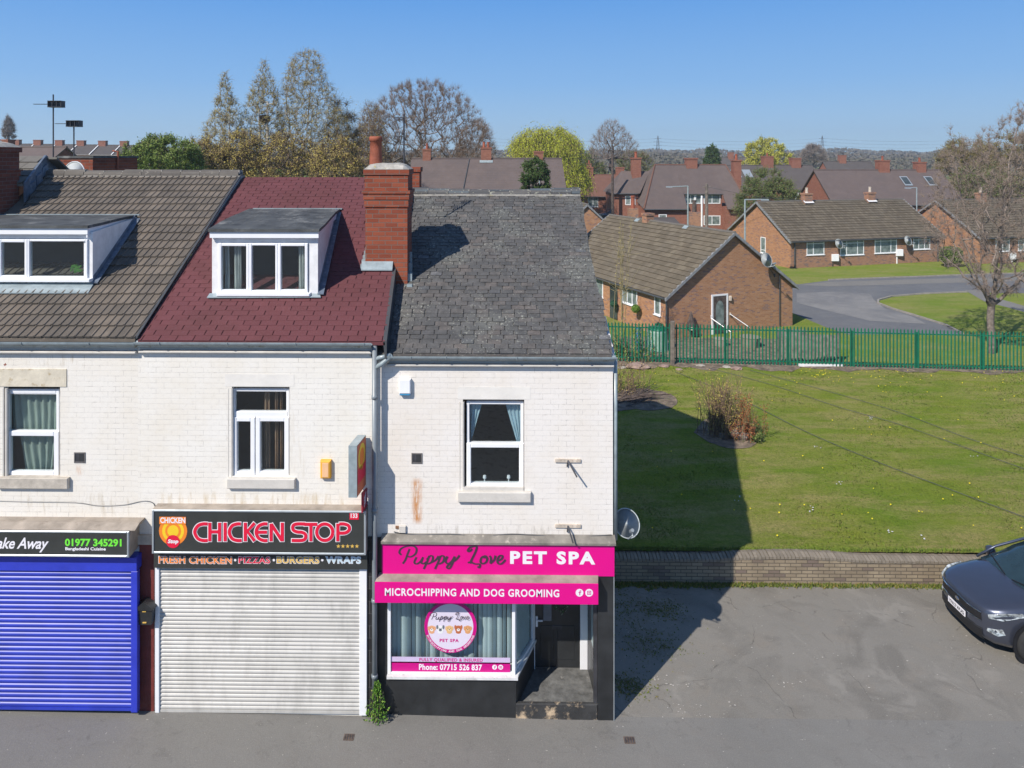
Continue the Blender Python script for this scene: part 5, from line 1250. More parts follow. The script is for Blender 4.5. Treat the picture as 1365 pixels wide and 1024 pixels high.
T.part('brickwork', mb, MT['wall_brick'])
mb = MB(); x = XRW+.01; rgk = random.Random(6)
while x < 26:
    j = rgk.uniform(-.004, .004); z = wtop(x)+j; s = rgk.uniform(-.008, .008)
    mb.loft([[(x, wy0-.012+j, z-.07), (x+.068, wy0-.012+j, z-.07), (x+.068, wy0-.012+j, z-.02), (x, wy0-.012+j, z-.02)], [(x+s, wy1-.1, z-.09), (x+s+.068, wy1-.1, z-.09), (x+.068+s, wy1-.1, z+.012), (x+s, wy1-.1, z+.012)],
             [(x+s, wy1+.02, z-.09), (x+s+.068, wy1+.02, z-.09), (x+.068+s, wy1+.02, z+.0), (x+s, wy1+.02, z+.0)]]); x += .080
T.part('coping', mb, rndmat('weathered_coping_brick', [(0, (.215, .185, .145)), (1, (.28, .24, .19))], .9, 6, .4))
# weeds along the wall foot and edges
def tufts(name, lab, pts, mt, kind='stuff', h=(.05, .14), w=.012, seed=1):
    rg_ = random.Random(seed); mb = MB()
    for (x, y, z, k) in pts:
        for _ in range(k):
            a = rg_.uniform(0, 2*PI); hh = rg_.uniform(*h); q = Vector((x+rg_.gauss(0, .03), y+rg_.gauss(0, .02), z)); s = Vector((math.cos(a), math.sin(a), 0))
            mb.face([q-s*w, q+s*w, q+Vector((rg_.gauss(0, .3)*hh, rg_.gauss(0, .3)*hh, hh))])
    o = mb.build(name, mt); return tag(o, lab, 'plants', kind=kind)
MT['blade'] = leafmat('grass_blade', [(0, (.135, .225, .020)), (.5, (.19, .28, .030)), (.85, (.24, .30, .040)), (1, (.36, .32, .12))], up=(0, 0, 1))
MT['weedy'] = leafmat('low_weed', [(0, (.09, .13, .03)), (.6, (.13, .16, .035)), (1, (.26, .2, .06))])
rg_ = random.Random(12); P = []
for _ in range(1500):
    x = XRW+rg_.random()**1.3*12; P.append((x, wy0-.02-abs(rg_.gauss(0, .07 if x < XRW+3 else .045)), zg(x)+.0, 5))
tufts('wall_foot_weeds', 'line of moss and weeds along the foot of the low brick wall', P, MT['weedy'], h=(.02, .07), w=.02)
P = []
for _ in range(1400):
    cx_, cy_, r = rg_.choice([(XRW+1.0, 1.9, .35), (XRW+.5, 3.0, .45), (XRW+.4, .8, .2), (XRW+1.5, 2.9, .25)]); x, y = rg_.gauss(cx_, r), rg_.gauss(cy_, r*.7)
    if x > XRW+.02 and y < wy0: P.append((x, y, zg(x), 2))
tufts('forecourt_moss', 'patches of moss and low weeds on the shaded forecourt', P, MT['weedy'], h=(.004, .03), w=.016, seed=3)
P = []
for _ in range(1600):
    x = XRW+rg_.random()*14; P.append((x, 4.06+abs(rg_.gauss(0, .03)), .37, 4))
tufts('wall_top_grass', 'ragged fringe of grass hanging over the top of the low brick wall', P, MT['blade'] if 0 else leafmat('fringe_blade', [(0, (.10, .17, .02)), (1, (.2, .26, .04))], up=(0, -.4, .9)), h=(.03, .09), w=.012, seed=7)
# grass blades over the field
n = 110000; r = np.random.default_rng(5)
X = r.uniform(XRW-.5, 24, n); U = r.random(n)**1.25
Yv = 4.1+U*16.0
clump = np.sin(X*2.3+np.sin(Yv*1.7)*2)*np.sin(Yv*2.9+X*.7)
keep = r.random(n) < (.45+.45*clump); X, Yv = X[keep], Yv[keep]; n = len(X)
Z = .38-.78*(Yv-4.1)/16.1+.04*np.sin(X*.5+Yv*.3)*np.clip(Yv-4.3, 0, 1)*np.clip(1-(Yv-4.1)/16.1, 0, 1)
a = r.uniform(0, 2*PI, n); hh = r.uniform(.012, .032, n)*(1+.5*np.sin(X*1.3)*np.sin(Yv*.9)); ww = r.uniform(.006, .014, n)*(1+Yv/14)
V = np.zeros((n, 3, 3)); V[:, 0] = np.stack([X-np.cos(a)*ww, Yv-np.sin(a)*ww, Z-.003], 1); V[:, 1] = np.stack([X+np.cos(a)*ww, Yv+np.sin(a)*ww, Z-.003], 1)
V[:, 2] = np.stack([X+r.normal(0, .5, n)*hh, Yv+r.normal(0, .5, n)*hh, Z+hh], 1)
def np_obj(name, V, rv, mats, T=None, parent=None, k=3, loc=None):
    me = bpy.data.meshes.new(name); n = len(V); me.vertices.add(n*k); me.vertices.foreach_set('co', V.reshape(-1).astype(np.float32))
    me.loops.add(n*k); me.loops.foreach_set('vertex_index', np.arange(n*k, dtype=np.int32))
    me.polygons.add(n); me.polygons.foreach_set('loop_start', np.arange(0, n*k, k, dtype=np.int32)); me.polygons.foreach_set('loop_total', np.full(n, k, dtype=np.int32))
    me.materials.append(mats); at = me.attributes.new('rnd', 'FLOAT', 'FACE'); at.data.foreach_set('value', rv.astype(np.float32)); me.update(calc_edges=True)
    o = bpy.data.objects.new(name, me); COL.objects.link(o)
    if T is not None: o.parent = parent if parent is not None else T.o
    return o
tag(np_obj('grass_blades', V, np.clip(r.random(n)*.8+.25*np.sin(X*.8+Yv*.5)*np.sin(Yv*.35), 0, 1), MT['blade']), 'short mown grass covering the sloping field', 'grass', kind='stuff')
# dandelions
mb = MB(); rgd = random.Random(8)
sp_ = [(rgd.uniform(840, 1365), 492+abs(rgd.gauss(0, 30))) for _ in range(45)]+[(rgd.gauss(1090, 14), rgd.gauss(500, 4)) for _ in range(24)]+[(rgd.gauss(1175, 28), rgd.gauss(506, 6)) for _ in range(22)]+[(rgd.uniform(850, 1365), rgd.uniform(500, 725)) for _ in range(45)]+[(rgd.gauss(1315, 15), rgd.gauss(500, 4)) for _ in range(12)]
for (px, py) in sp_:
    if py < 491: continue
    p = on_field(px, py); rr = rgd.uniform(.014, .026)
    mb.face([(p.x+rr*math.cos(k*PI/3), p.y+rr*math.sin(k*PI/3), p.z+.05+.02*(k % 2)) for k in range(6)])
tag(mb.build('dandelions', leafmat('dandelion', [(0, (.7, .55, .01)), (1, (.8, .68, .03))])), 'scattered yellow dandelion heads in the grass', 'flowers', kind='stuff')
mb = MB()
for k in range(34):
    px, py = rgd.choice([(1046, 672), (1079, 683), (1121, 645), (1187, 712), (1233, 720), (1092, 600), (1300, 612), (985, 668), (1160, 560)]); px += rgd.gauss(0, 3); py += rgd.gauss(0, 2)
    p = on_field(px, py); rr = rgd.uniform(.012, .022); mb.face([(p.x+rr*math.cos(q*PI/3), p.y+rr*math.sin(q*PI/3), p.z+.05) for q in range(6)])
tag(mb.build('daisies', MT['sign_white']), 'few white daisies and litter specks in the grass', 'flowers', kind='stuff')
for pts, lab in ((([(945, 492), (1030, 515), (1120, 545), (1200, 568), (1290, 600), (1400, 640)]), 'thin strand modelled as a wire shadow crossing the grass from the fence, nearest the shrub'),
                 (([(1000, 495), (1100, 522), (1200, 552), (1290, 586), (1400, 622)]), 'thin strand modelled as a wire shadow crossing the grass, the one farther back'),
                 (([(900, 497), (980, 530), (1080, 580), (1180, 622), (1280, 660), (1400, 705)]), 'thin strand modelled as a wire shadow lying lowest across the grass on the right')):
    mb = MB(); P = [on_field(a, b)+Vector((0, 0, .05)) for a, b in smooth_line(pts, 8)]; mb.tube(P, .009, 5); tag(mb.build('cable', MT['pvc_dark'], loc=P[0]), lab, 'cable', 'modelled wire shadows across the grass')  # dark strands modelled on the grass to stand for shadows of overhead wires
# ================================================================== fence
T = Thing('palisade_fence', 'long dark green steel palisade fence along the back of the grass', 'fence', (FS0.x, FS0.y, -.4))
fd = (FS1-FS0); fd.z = 0; FL = fd.length; fd.normalize(); fn = Vector((-fd.y, fd.x, 0))
def fz(t): return -.36-.10*t/FL
mb = MB(); t = 0
while t < FL-.2:
    c = FS0+fd*t; z = fz(t); w = .034
    for sg in (-1, 1):
        a = c+fd*(sg*w); b = c-fn*.018
        P = [(b.x, b.y, z), (a.x, a.y, z), (a.x, a.y, z+1.70), (b.x, b.y, z+1.79)]
        mb.face(P if sg > 0 else P[::-1])
    t += .152
T.part('pales', mb, MT['green_paint'])
for h in (.14, 1.52):
    mb = MB(); a, b = FS0+fn*.03, FS1+fn*.03
    mb.loft([[(a.x, a.y, fz(0)+h), (a.x, a.y, fz(0)+h+.05), (a.x+fn.x*.04, a.y+.04, fz(0)+h+.05), (a.x+fn.x*.04, a.y+.04, fz(0)+h)], [(b.x, b.y, fz(FL)+h), (b.x, b.y, fz(FL)+h+.05), (b.x+fn.x*.04, b.y+.04, fz(FL)+h+.05), (b.x+fn.x*.04, b.y+.04, fz(FL)+h)]]); T.part('rail', mb, MT['green_paint'])
t = .8
while t < FL:
    c = FS0+fd*t+fn*.08; mb = MB(); mb.box(c.x-.03, c.x+.03, c.y-.04, c.y+.04, -.7, fz(t)+1.62); T.part('post', mb, MT['green_paint']); t += 2.75
p = DR((896-CXP)/F*32.2, 32.15, -.4); mb = MB(); mb.bevbox(p.x-.085, p.x+.085, p.y-.08, p.y+.08, -.5, 1.55, .02)
tag(mb.build('old_post', MT['wood_grey'], loc=(p.x, p.y, -.5)), 'single weathered grey wooden post standing in front of the green fence', 'post')
p0, p1 = GP(1065, 488.5, -.4), GP(1125, 489, -.4); mb = MB(); mb.box(p0.x, p1.x, p0.y-.05, p0.y+.1, -.5, -.30); tag(mb.build('white_board', MT['upvc_dirty'], loc=(p0.x, p0.y, -.5)), 'low white board lying along the foot of the green fence', 'board')
# garden panels behind the fence
T = Thing('garden_fence', 'weathered grey board garden fence between the bungalow and the lawn', 'fence', DR((1040-CXP)/F*36, 36, -.63))
A, B = GP(1036, 480, -.63), GP(1117, 484, -.63)
mb = MB(); d = (B-A); L = d.length; d.normalize(); k = 0; t = 0
while t < L-.05:
    a = A+d*t; b = A+d*min(t+.14, L); z = 1.05 if t > 1.2 else 1.25; o = .012*(k % 2); mb.prism([(a.x, a.y+o, -.63), (b.x, b.y+o, -.63), (b.x, b.y+o, z-.4), (a.x, a.y+o, z-.4)], (0, .02, 0)); t += .145; k += 1
T.part('boards', mb, mat('silvery_boards', (.24, .215, .185), .9, var=.25, scale=5, dirt=(3, .6, (.12, .16, .10))))
for q in (A, B): mb = MB(); mb.box(q.x-.05, q.x+.05, q.y-.06, q.y-.01, -.63, .8); T.part('post', mb, MT['wood_grey'])
# ================================================================== houses
MT['b_tile'] = rndmat('olive_brown_tile', [(0, (.125, .104, .074)), (.6, (.155, .128, .092)), (1, (.19, .16, .115))], .9, 3, .35, [(9, .70, (.36, .35, .30), 1.0)], .4, patch=(.6, .5, (.15, .13, .10), .5))
MT['far_tile'] = rndmat('brown_far_tile', [(0, (.130, .102, .096)), (1, (.150, .118, .108))], .9, 1.2, .35, [(3, .72, (.17, .14, .12))], .3, patch=(.5, .5, (.11, .09, .087), .6))
MT['far_tile_red'] = rndmat('russet_far_tile', [(0, (.17, .085, .062)), (1, (.21, .11, .08))], .9, 1.2, .35)
MT['far_slate'] = rndmat('grey_far_slate', [(0, (.085, .076, .073)), (1, (.115, .10, .095))], .9, 1.2, .3)
def courses(m, pitch, strength=.5):
    """horizontal tile courses as relief on an existing far roof material"""
    nt = m.node_tree; b = nt.nodes['Principled BSDF']; tc = N(nt, 'ShaderNodeTexCoord'); sp = N(nt, 'ShaderNodeSeparateXYZ'); nt.links.new(tc.outputs['Object'], sp.inputs[0])
    w = math_(nt, 'FRACT', math_(nt, 'MULTIPLY', sp.outputs[2], 1/pitch)); old = b.inputs['Base Color'].links[0].from_socket
    col = mixc(nt, math_(nt, 'MULTIPLY', ramp(nt, w, [(.0, 1.0), (.16, 0.0)]), strength*.5), old, (.02, .018, .016)); nt.links.new(col, b.inputs['Base Color'])
    bump(nt, b, w, .6, .03)
for k in ('far_tile', 'far_tile_red', 'far_slate'): courses(MT[k], .15)
class House:
    def __init__(s, name, label, cat, r, sd, z, rotdeg, w, d, h, hr, axis, brick, rmat, oh=.25, tile=None, group=None, gmat=None, back=None):
        s.T = Thing(name, label, cat, DR(r, sd, z), math.radians(rotdeg)+YAW, group, world=False); s.w, s.d, s.h, s.hr, s.axis = w, d, h, hr, axis
        s.o = DR(r, sd, z); a = math.radians(rotdeg)+YAW; s.ux = Vector((math.cos(a), math.sin(a), 0)); s.uy = Vector((-math.sin(a), math.cos(a), 0))
        mb = MB(); z0 = -.4
        if axis == 'x': sec = [(0, h), (d/2, hr-.06), (d, h)]
        mb.face([(0, 0, z0), (w, 0, z0), (w, 0, h)]+([(w/2, 0, hr-.06)] if axis == 'y' else [])+[(0, 0, h)])
        mb.face([(w, d, z0), (0, d, z0), (0, d, h)]+([(w/2, d, hr-.06)] if axis == 'y' else [])+[(w, d, h)])
        mb.face([(0, d, z0), (0, 0, z0), (0, 0, h)]+([(0, d/2, hr-.06)] if axis == 'x' else [])+[(0, d, h)], 1 if gmat else 0)
        mb.face([(w, 0, z0), (w, d, z0), (w, d, h)]+([(w, d/2, hr-.06)] if axis == 'x' else [])+[(w, 0, h)])
        s.T.part('wall', mb, [brick]+([gmat] if gmat else []))
        half = (w if axis == 'y' else d)/2; m = (hr-h)/half; mb = MB(); ln = d if axis == 'y' else w
        ze = h-m*oh
        def P(u, v, z): return (v, u, z) if axis == 'y' else (u, v, z)   # u along the ridge, v across
        for sg in (0, 1):
            v0 = -oh if sg == 0 else 2*half+oh
            q = [P(-oh, v0, ze), P(ln+oh, v0, ze), P(ln+oh, half, hr), P(-oh, half, hr)]
            lo = [(a, b, c-.12) for a, b, c in q]
            mb.loft([lo, q])
        s.roof = s.T.part('roof', mb, rmat)
        if tile:
            tw, rows, lip = tile; mt = MB(); sl = (half+oh, hr-ze)
            if axis == 'x':
                tiles(mt, (0, -oh, ze+.004), (1, 0, 0), (0, sl[0], sl[1]), rows, tw, lambda v: -oh, lambda v: ln+oh, lip, ((0, .008), (.12, .014), (.25, 0), (1, 0)), .01, .01, 0, seed=int(r))
            else:
                tiles(mt, (-oh, ln+oh, ze+.004), (0, -1, 0), (sl[0], 0, sl[1]), rows, tw, lambda v: 0, lambda v: ln+2*oh, lip, ((0, .008), (.12, .014), (.25, 0), (1, 0)), .01, .01, 0, seed=int(r))
                tiles(mt, (w+oh, -oh, ze+.004), (0, 1, 0), (-sl[0], 0, sl[1]), rows, tw, lambda v: 0, lambda v: ln+2*oh, lip, ((0, 0), (1, 0)), .01, .01, 0, seed=int(r))
            s.T.part('tiles', mt, rmat, s.roof)
        # ridge tiles and verges
        mt = MB(); mt.tube([P(-oh, half, hr+.0), P(ln+oh, half, hr+.0)], .09, 8); s.T.part('ridge', mt, MT['ridge_tile'] if tile else rmat, s.roof)
        if tile:
            mt = MB()
            for u in (-oh-.02, ln+oh-.07):
                mt = MB()
                for sg in (0, 1):
                    v0 = -oh-.03 if sg == 0 else 2*half+oh+.03; nseg = 14
                    for q in range(nseg):
                        a0, a1 = q/nseg, (q+.94)/nseg; va, vb = v0+(half-v0)*a0, v0+(half-v0)*a1; za, zb2 = ze-.03+(hr-ze+.03)*a0, ze-.03+(hr-ze+.03)*a1
                        mt.loft([[P(u, va, za-.13), P(u+.12, va, za-.13), P(u+.12, va, za+.05), P(u, va, za+.05)], [P(u, vb, zb2-.13), P(u+.12, vb, zb2-.13), P(u+.12, vb, zb2+.04), P(u, vb, zb2+.04)]])
                s.T.part('verge', mt, MT['alu_grey'], s.roof)
        gt = MB()
        if axis == 'x': gt.tube([(-.1, -oh-.04, ze-.05), (w+.1, -oh-.04, ze-.05)], .06, 6)
        else: gt.tube([(-oh-.04, -.1, ze-.05), (-oh-.04, d+.1, ze-.05)], .06, 6); 
        s.T.part('gutter', gt, MT['pvc_dark'])
    def pt(s, face, u, o, z):
        return {'F': (u, -o, z), 'L': (-o, s.d-u if 0 else u, z), 'R': (s.w+o, u, z)}[face]
    def win(s, face, u, z, w, h, mull=(), tran=None, glass='far_glass_net', t=.07, name='window', label=None):
        def bx(mb, u0, u1, z0, z1, o0, o1):
            a, b = s.pt(face, u0, o0, z0), s.pt(face, u1, o1, z1); mb.box(a[0], b[0], a[1], b[1], a[2], b[2])
        mb = MB(); bx(mb, u, u+t, z, z+h, -.02, .03); bx(mb, u+w-t, u+w, z, z+h, -.02, .03); bx(mb, u+t, u+w-t, z, z+t, -.02, .029); bx(mb, u+t, u+w-t, z+h-t, z+h, -.02, .029)
        for m_ in mull: bx(mb, u+w*m_-t*.45, u+w*m_+t*.45, z+t, z+h-t, -.02, .028)
        if tran: bx(mb, u+t, u+w-t, z+h*tran-t*.4, z+h*tran+t*.4, -.02, .027)
        bx(mb, u-.06, u+w+.06, z-.05, z, -.02, .07)
        f = s.T.part(name, mb, MT['upvc'], label=label); g = MB(); bx(g, u+t, u+w-t, z+t, z+h-t, 0, .006); s.T.part('pane', g, MT[glass], f); return f
    def chimney(s, x, y, w, d, z0, z1, pots=1, mt='house_brick', potm='terra'):
        mb = MB(); mb.box(x-w/2, x+w/2, y-d/2, y+d/2, z0, z1-.15); mb.box(x-w/2-.05, x+w/2+.05, y-d/2-.05, y+d/2+.05, z1-.15, z1); c = s.T.part('chimney', mb, MT[mt], s.roof)
        for k in range(pots):
            m2 = MB(); q = x+(k-(pots-1)/2)*.4; m2.lathe((q, y, z1), [(.13, 0), (.11, .4), (.13, .42), (.13, .5), (.09, .5)], 8); s.T.part('chimney_pot', m2, MT[potm], c)
        m3 = MB(); m3.box(x-w/2-.1, x+w/2+.1, y-d/2-.28, y-d/2-.0, z0+.28, z0+.36) if 0 else None
        return c
    def box(s, name, face, u0, u1, z0, z1, o, mt, par=None):
        mb = MB(); a, b = s.pt(face, u0, 0.001, z0), s.pt(face, u1, o, z1); mb.box(a[0], b[0], a[1], b[1], a[2], b[2]); return s.T.part(name, mb, MT[mt], par)
    def pipe(s, pts, rad=.04, mt='pvc_dark', name='downpipe'):
        mb = MB(); mb.tube(pts, rad, 6); return s.T.part(name, mb, MT[mt])
    def world(s, p): return s.o+s.ux*p[0]+s.uy*p[1]+Vector((0, 0, p[2]))
MT['alu_grey'] = mat('grey_verge', (.26, .27, .28), .7, var=.15, scale=5)
BT = (.33, 16, .05)
H = House('bungalow', 'orange brick bungalow whose gable with arched glass door faces the green fence', 'bungalow', 10.0, 37.35, -.6, 21.5, 8.55, 12.2, 2.35, 5.42, 'y', MT['bung_brick'], MT['b_tile'], .22, BT)
B1 = H
H.win('L', .55, 1.1, .55, 1.1, glass='far_glass_net'); H.win('L', 2.7, 1.15, 1.5, 1.05, (.33, .66)); H.win('L', 6.3, 1.0, .8, 1.1)
H.box('porch_door', 'L', 4.7, 5.5, 0, 2.1, .04, 'far_glass')
f = H.box('door', 'F', 2.95, 3.85, -.02, 2.03, .03, 'bark_dk')
mb = MB(); mb.box(2.85, 2.95, -.05, -.001, -.02, 2.12); mb.box(3.85, 3.95, -.05, -.001, -.02, 2.12); mb.box(2.95, 3.85, -.05, -.001, 2.03, 2.12); H.T.part('door_frame', mb, MT['upvc'], f)
mb = MB(); mb.face([(3.4+.27*math.cos(k*PI/10), -.034, 1.35+.42*math.sin(k*PI/10)) for k in range(11)]+[(3.13, -.034, .45), (3.67, -.034, .45)]); H.T.part('arched_glass', mb, MT['far_glass_net'], f)
H.pipe([(7.55, -.06, 0), (7.55, -.06, 3.0)], .03); H.pipe([(-.08, -.05, -.1), (-.08, -.05, 2.2)], .05)
H.pipe([(2.75, -.1, 1.05), (2.75, -.1, .9), (3.2, -1.1, .35), (3.2, -1.1, -.4)], .02, 'upvc', 'handrail'); H.pipe([(4.05, -.1, 1.0), (4.65, -.9, .4)], .02, 'upvc', 'handrail')
H.chimney(4.27, 7.8, .55, .5, 5.2, 5.9, 0, 'bung_brick2'); H.chimney(4.27, 1.9+3, .55, .5, 5.2, 5.75, 0, 'bung_brick2') if 0 else None
for yy in (3.6, 8.6):
    mb = MB(); z_ = 5.42; mm_ = (5.42-2.35)/4.275; mb.prism([(4.0, yy, z_-mm_*.27+.05), (4.25, yy, z_+.06), (4.25, yy+.4, z_+.06), (4.0, yy+.4, z_-mm_*.27+.05)], (0, 0, .02)); H.T.part('ridge_flashing', mb, MT['gutter'], H.roof)
for (u, o, z, lab) in ((4.05, .1, 1.85, 'small cream lamp box on the brick gable beside the arched door'), (4.05, .06, 1.0, 'tiny cream bell box low beside the arched bungalow door')):
    p = H.world((u+.05, 0, z)); T = Thing('wall_box', lab, 'wall box', p); a = .13 if z > 1.5 else .06; mb = MB(); mb.bevbox(p.x-a/1.6, p.x+a/1.6, p.y-.12, p.y+.02, p.z-a, p.z+a, .02); T.part('case', mb, MT['cream_metal']); mb = MB(); mb.box(p.x-.02, p.x+.02, p.y-.02, p.y+.05, p.z-a-.02, p.z-a); T.part('base', mb, MT['pvc_grey'])
p = H.world((6.15, -.55, 3.9)); T = Thing('satellite_dish', 'grey satellite dish on the right slope of the near bungalow gable', 'satellite dish', p); dish(T, p, .40, math.radians(25), math.radians(18), MT['dish'], True, tuple(H.world((7.2, -.02, 2.9))))
# hanging basket and topiary balls
def ball(p, r, lab, name='topiary_ball', m=None, hang=None, n=700):
    T = Thing(name, lab, 'plant', p); mb = MB(); rq = random.Random(int(p[0]*100))
    for _ in range(n):
        v = Vector((rq.gauss(0, 1), rq.gauss(0, 1), rq.gauss(0, 1))).normalized(); c = Vector(p)+v*r*rq.uniform(.8, 1); e = Vector((rq.gauss(0, 1), rq.gauss(0, 1), rq.gauss(0, 1))).normalized()*r*.18; g = v.cross(e).normalized()*r*.1
        mb.face([c-e, c+g, c+e, c-g])
    T.part('leaves', mb, m or MT['box_leaf'])
    if hang is not None: mb = MB(); mb.tube([Vector(p)+Vector((0, 0, r*.7)), Vector(hang)], .012, 5); T.part('chain', mb, MT['steel_dark'])
    return T
MT['box_leaf'] = leafmat('box_leaf', [(0, (.05, .12, .02)), (1, (.16, .26, .04))]); MT['box_leaf_dk'] = leafmat('box_leaf_dark', [(0, (.02, .07, .045)), (1, (.05, .14, .08))])
p = H.world((-.35, 2.35, 1.15)); ball(p, .24, 'bright green topiary ball hanging on the side wall of the near bungalow', hang=p+Vector((.2, 0, .9)))
p = H.world((-.35, .25, .6)); ball(p, .25, 'dark green topiary ball hanging nearest the corner of the near bungalow', m=MT['box_leaf_dk'], hang=p+Vector((.2, 0, 1.0)))
p = H.world((-.35, 4.6, 1.0)); ball(p, .2, 'dark green topiary ball beside the side door of the near bungalow', m=MT['box_leaf_dk'], hang=p+Vector((.2, 0, .9)))
p = H.world((1.35, -.22, .65)); T = Thing('wall_basket', 'dark conical wall basket with clay pot, left of the arched bungalow door', 'basket', p)
mb = MB(); mb.lathe(p, [(.02, .75), (.12, .45), (.22, .05), (.24, -.05), (.17, -.25), (.05, -.32)], 12); T.part('basket', mb, MT['bark_dk']); mb = MB(); mb.lathe(p+Vector((0, -.2, -.12)), [(.08, -.08), (.12, .08)], 10); T.part('pot', mb, MT['stone'])
# middle bungalow
H = House('bungalow', 'wide brown brick bungalow with four white windows facing the estate road', 'bungalow', 26.9, 61, -.65, 14.7, 15.9, 8.6, 2.55, 5.45, 'x', MT['bung_brick2'], MT['b_tile'], .3, BT, gmat=MT['bung_brick'])
for (u, w_, h_, mu, tr) in ((1.6, 1.8, 1.35, (.38,), .72), (5.05, 2.5, 1.5, (.27, .73), .70), (8.7, 2.4, 1.45, (.27, .73), .74), (12.9, 1.9, 1.25, (.33, .67), .7)): H.win('F', u, 2.45-h_, w_, h_, mu, tr)
H.win('L', 3.3, .85, .7, 1.45, tran=.2); H.pipe([(.35, -.08, -.2), (.35, -.08, 2.45)], .06); H.pipe([(15.6, -.08, -.2), (15.6, -.08, 2.45)], .06)
for u in (5.0, 12.1): H.chimney(u, 4.1, .8, .55, 5.2, 6.2, 1, 'bung_brick2', 'cream_metal')
for u in (5.0, 12.1): mb = MB(); mb.prism([(u-.5, 3.7, 5.3), (u+.5, 3.7, 5.3), (u+.5, 3.95, 5.5), (u-.5, 3.95, 5.5)], (0, 0, .03)); H.T.part('chimney_flashing', mb, MT['upvc_dirty'], H.roof)
for u, z in ((4.45, .55), (11.3, .75)):
    p = H.world((u, 0, z)); T = Thing('meter_box', 'white meter box on the middle bungalow, '+('below its first two windows' if u < 5 else 'white pipe below, between third and fourth windows'), 'meter box', p)
    mb = MB(); mb.bevbox(p.x-.30, p.x+.30, p.y-.25, p.y+.05, p.z-.05, p.z+.55, .02); T.part('case', mb, MT['upvc']); mb = MB(); mb.tube([(p.x-.2, p.y-.1, p.z-.05), (p.x-.2, p.y-.1, p.z-.85)], .05, 6); T.part('pipe', mb, MT['upvc' if u > 5 else 'bark_dk'])
for u, z, lab in ((4.55, 2.05, 'grey satellite dish beside the second window of the middle bungalow'), (11.9, 2.1, 'grey satellite dish beside the fourth window of the middle bungalow')):
    p = H.world((u, -.45, z)); T = Thing('satellite_dish', lab, 'satellite dish', p); dish(T, p, .42, math.radians(20), math.radians(18), MT['dish'], True, tuple(H.world((u+.3, 0, z-.2))))
# right bungalow
H = House('bungalow', 'brown brick bungalow at the right edge half hidden by the budding tree', 'bungalow', (1306-CXP)/F*63.5, 63.5, -.65, 14.7, 16, 8.6, 2.55, 5.45, 'x', MT['bung_brick2'], MT['b_tile'], .3, BT, gmat=MT['bung_brick'])
for (u, w_, mu) in ((1.8, 1.6, (.5,)), (4.4, 2.4, (.27, .73)), (8, 2.2, (.3, .7))): H.win('F', u, 1.05, w_, 1.35, mu, .7)
H.chimney(5, 4.1, .8, .55, 5.2, 6.1, 1, 'bung_brick2', 'cream_metal')
p = H.world((3.6, 0, .3)); T = Thing('meter_box', 'white meter box on the right-hand bungalow behind the tree', 'meter box', p); mb = MB(); mb.bevbox(p.x-.3, p.x+.3, p.y-.25, p.y+.05, p.z, p.z+.6, .02); T.part('case', mb, MT['upvc']); mb = MB(); mb.tube([(p.x, p.y-.1, p.z), (p.x, p.y-.1, p.z-.9)], .05, 6); T.part('pipe', mb, MT['upvc'])
# small gable beside the slate roof
H = House('bungalow', 'small orange brick gable just showing beside the end of the slate roof', 'bungalow', (784-CXP)/F*54-3, 54, -.6, 8, 6, 7, 3.2, 5.9, 'y', MT['bung_brick'], MT['b_tile'], .15, BT); H.win('F', 2.4, 1, 1.2, 1.1, (.5,))
# house with the broad brown roof behind the slate ridge
H = House('brick_house', 'house with broad plain brown roof and three chimneys directly behind the slate ridge', 'house', -5.7, 61, -.4, 0, 13.3, 10, 5.4, 9.15, 'x', MT['house_brick'], MT['far_tile'], .3)
for px, n_, w_, hh in ((569, 1, .75, .85), (648, 2, .95, 1.0), (718, 0, .8, .65)): H.chimney((px-CXP)/F*66+5.7, 5.2, w_, .9, 8.4, 9.2+hh, n_)
for u in (2, 6, 10): H.win('F', u, 3.4, 1.8, 1.2, (.5,)); H.win('F', u, .9, 1.8, 1.3, (.5,))
mb = MB(); mb.prism([(4.3, -.2, 5.36), (4.36, -.2, 5.36), (5.1, 5, 9.2), (5.04, 5, 9.2)], (0, 0, .03)); H.T.part('party_flashing', mb, MT['pvc_dark'], H.roof)
mb = MB(); xx = (648-CXP)/F*66+5.7; mb.prism([(xx-.6, 4.45, 8.78), (xx+.6, 4.45, 8.78), (xx+.6, 4.7, 8.98), (xx-.6, 4.7, 8.98)], (0, 0, .03)); H.T.part('chimney_flashing', mb, MT['gutter'], H.roof)
# big hipped house in the middle distance
T = Thing('brick_house', 'large red brick house with steep brown hipped roof and recessed upper windows', 'house', DR(17.6, 88, -.6), YAW, None, world=False)
mb = MB(); mb.box(3.2, 8.4, 0, 9, -.4, 3.25); mb.box(8.4, 13.3, 1.7, 9, -.4, 5.0); mb.box(13.3, 16, .3, 9, -.4, 3.25); mb.box(0, 3.2, 3.5, 9, -.4, 5.0); mb.box(8.41, 9.3, .9, 1.7, -.4, 2.5)
T.part('wall', mb, MT['house_brick'])
mb = MB(); A_, B_ = (5.7, 5, 8.45), (14.9, 5, 8.45); fe = lambda x: (x, -.4, 3.05)
mb.face([fe(3.0), fe(8.4), (8.4, 5, 8.45), A_]); mb.face([(8.4, 1.35, 4.85), (13.3, 1.35, 4.85), (13.3, 5, 8.45), (8.4, 5, 8.45)]); mb.face([(13.3, -.4, 3.05), (16.3, -.4, 3.05), B_, (13.3, 5, 8.45)])
mb.face([fe(3.0), A_, (3.0, 9.5, 4.9)]); mb.face([(16.3, -.4, 3.05), (16.3, 9.5, 4.9), B_]); mb.face([(3.0, 9.5, 4.9), A_, B_, (16.3, 9.5, 4.9)])
